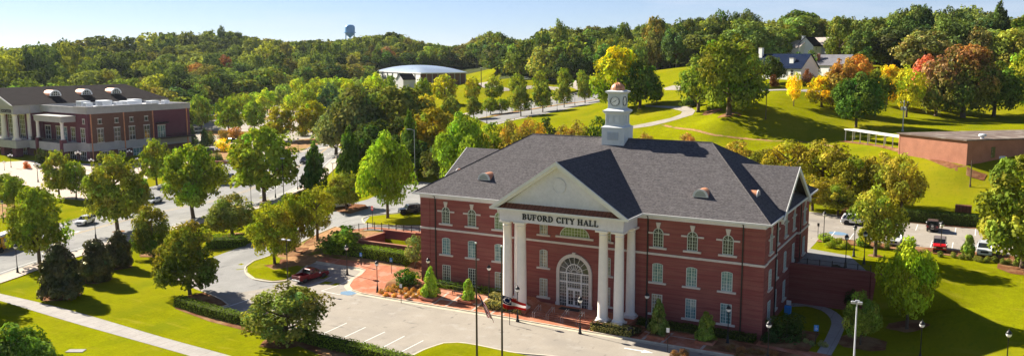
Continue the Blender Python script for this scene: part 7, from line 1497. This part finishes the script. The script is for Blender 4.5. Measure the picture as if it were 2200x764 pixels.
x, y, z, _ = gp(1687, 672); b = thing('drop_box', 'blue drop box against the shaded side wall of the hall', 'box', (25.5, 11.6, H(25.5, 11.6))); q = MB(); q.box(-.4, .4, -.4, .4, .1, 1.15); o = q.build('box', MT['sign_blue'], b, bevel=.05); q = MB(); q.prism([(.4*math.cos(k), 1.13+.3*math.sin(k)) for k in np.linspace(0, math.pi, 9)], 0, -.4, .4); q.build('lid', MT['sign_blue'], b); box(-.3, .3, .42, .5, 1.4, 2.0).build('notice', MT['white'], b)
# planters under the upright trees
for px, py, s in ((925, 642, ''), (1006, 648, ''), (1414, 724, ''), (1517, 736, '')):
    x, y, z, _ = gp(px, py); q = MB(); q.box(-1.1, 1.1, -1.1, 1.1, .1, .42); o = q.build('planter', MT['paver'], None, loc=(x, y, z)); tag(o, {925: 'low square brick planter at the far left of the plaza', 1006: 'low square brick planter beside the striped flag', 1414: 'low square brick planter right of the hall columns', 1517: 'low square brick planter near the right corner lamp'}[px], 'planter', 'square brick planters'); box(-.95, .95, -.95, .95, .42, .46).build('soil', MT['mulch'], o)
# low brick seat walls near the far plaza and the yellow bushes
x, y, z, _ = gp(470, 352); q = MB(); q.box(-4, 4, -.3, .3, 0, .9); q.box(-4, -3.4, -.3, 3, 0, .9); o = q.build('seat_wall', MT['brick_school'], None, loc=(x, y, z)); o.rotation_euler.z = .35; tag(o, 'low red brick seat wall on the grass right of the brick centre', 'wall')
for a in [(482, 325, 22, 296, (.42, .36, .015), 'bright yellow bush right of the brick centre'), (505, 340, 18, 306, (.40, .33, .02), 'golden bush left of the largest street tree'), (508, 300, 22, 272, (.24, .13, .05), 'russet bush above the yellow bush by the parking lot'), (465, 345, 14, 327, (.06, .10, .03), 'dark green rounded bush by the low seat wall'), (425, 330, 16, 300, (.08, .11, .04), 'grey green bush at the end wall of the brick centre'), (57, 362, 9, 346, (.30, .10, .03), 'small orange bush in front of the big columns'), (90, 360, 18, 318, (.03, .04, .015), 'dark tree shading the balcony piers of the brick centre')]:
    x, y, z, _ = gp(a[0], a[1]); d = depth(x, y, z); p = CAM+ray(a[0], a[3])*d; tree(x, y, 2*a[2]*d/FPX, p[2]-z, 'bush', a[4], a[5], cat='shrub', lod='mid')

# ------------------------------------------------------------------ air
hz_b = box(-3900, 3100, -1000, 4700, float(HG.min())-1.5, 100).build('haze', None, None)
hm_ = bpy.data.materials.new('haze'); hm_.use_nodes = True; t_ = hm_.node_tree; t_.nodes.clear(); pv = N(t_, 'ShaderNodeVolumePrincipled'); pv.inputs['Density'].default_value = .00003; pv.inputs['Color'].default_value = (.80, .90, 1, 1); pv.inputs['Anisotropy'].default_value = .3
ho = N(t_, 'ShaderNodeOutputMaterial'); t_.links.new(pv.outputs[0], ho.inputs['Volume']); hz_b.data.materials.append(hm_); tag(hz_b, 'thin pale blue haze lying over the whole valley', kind='stuff')
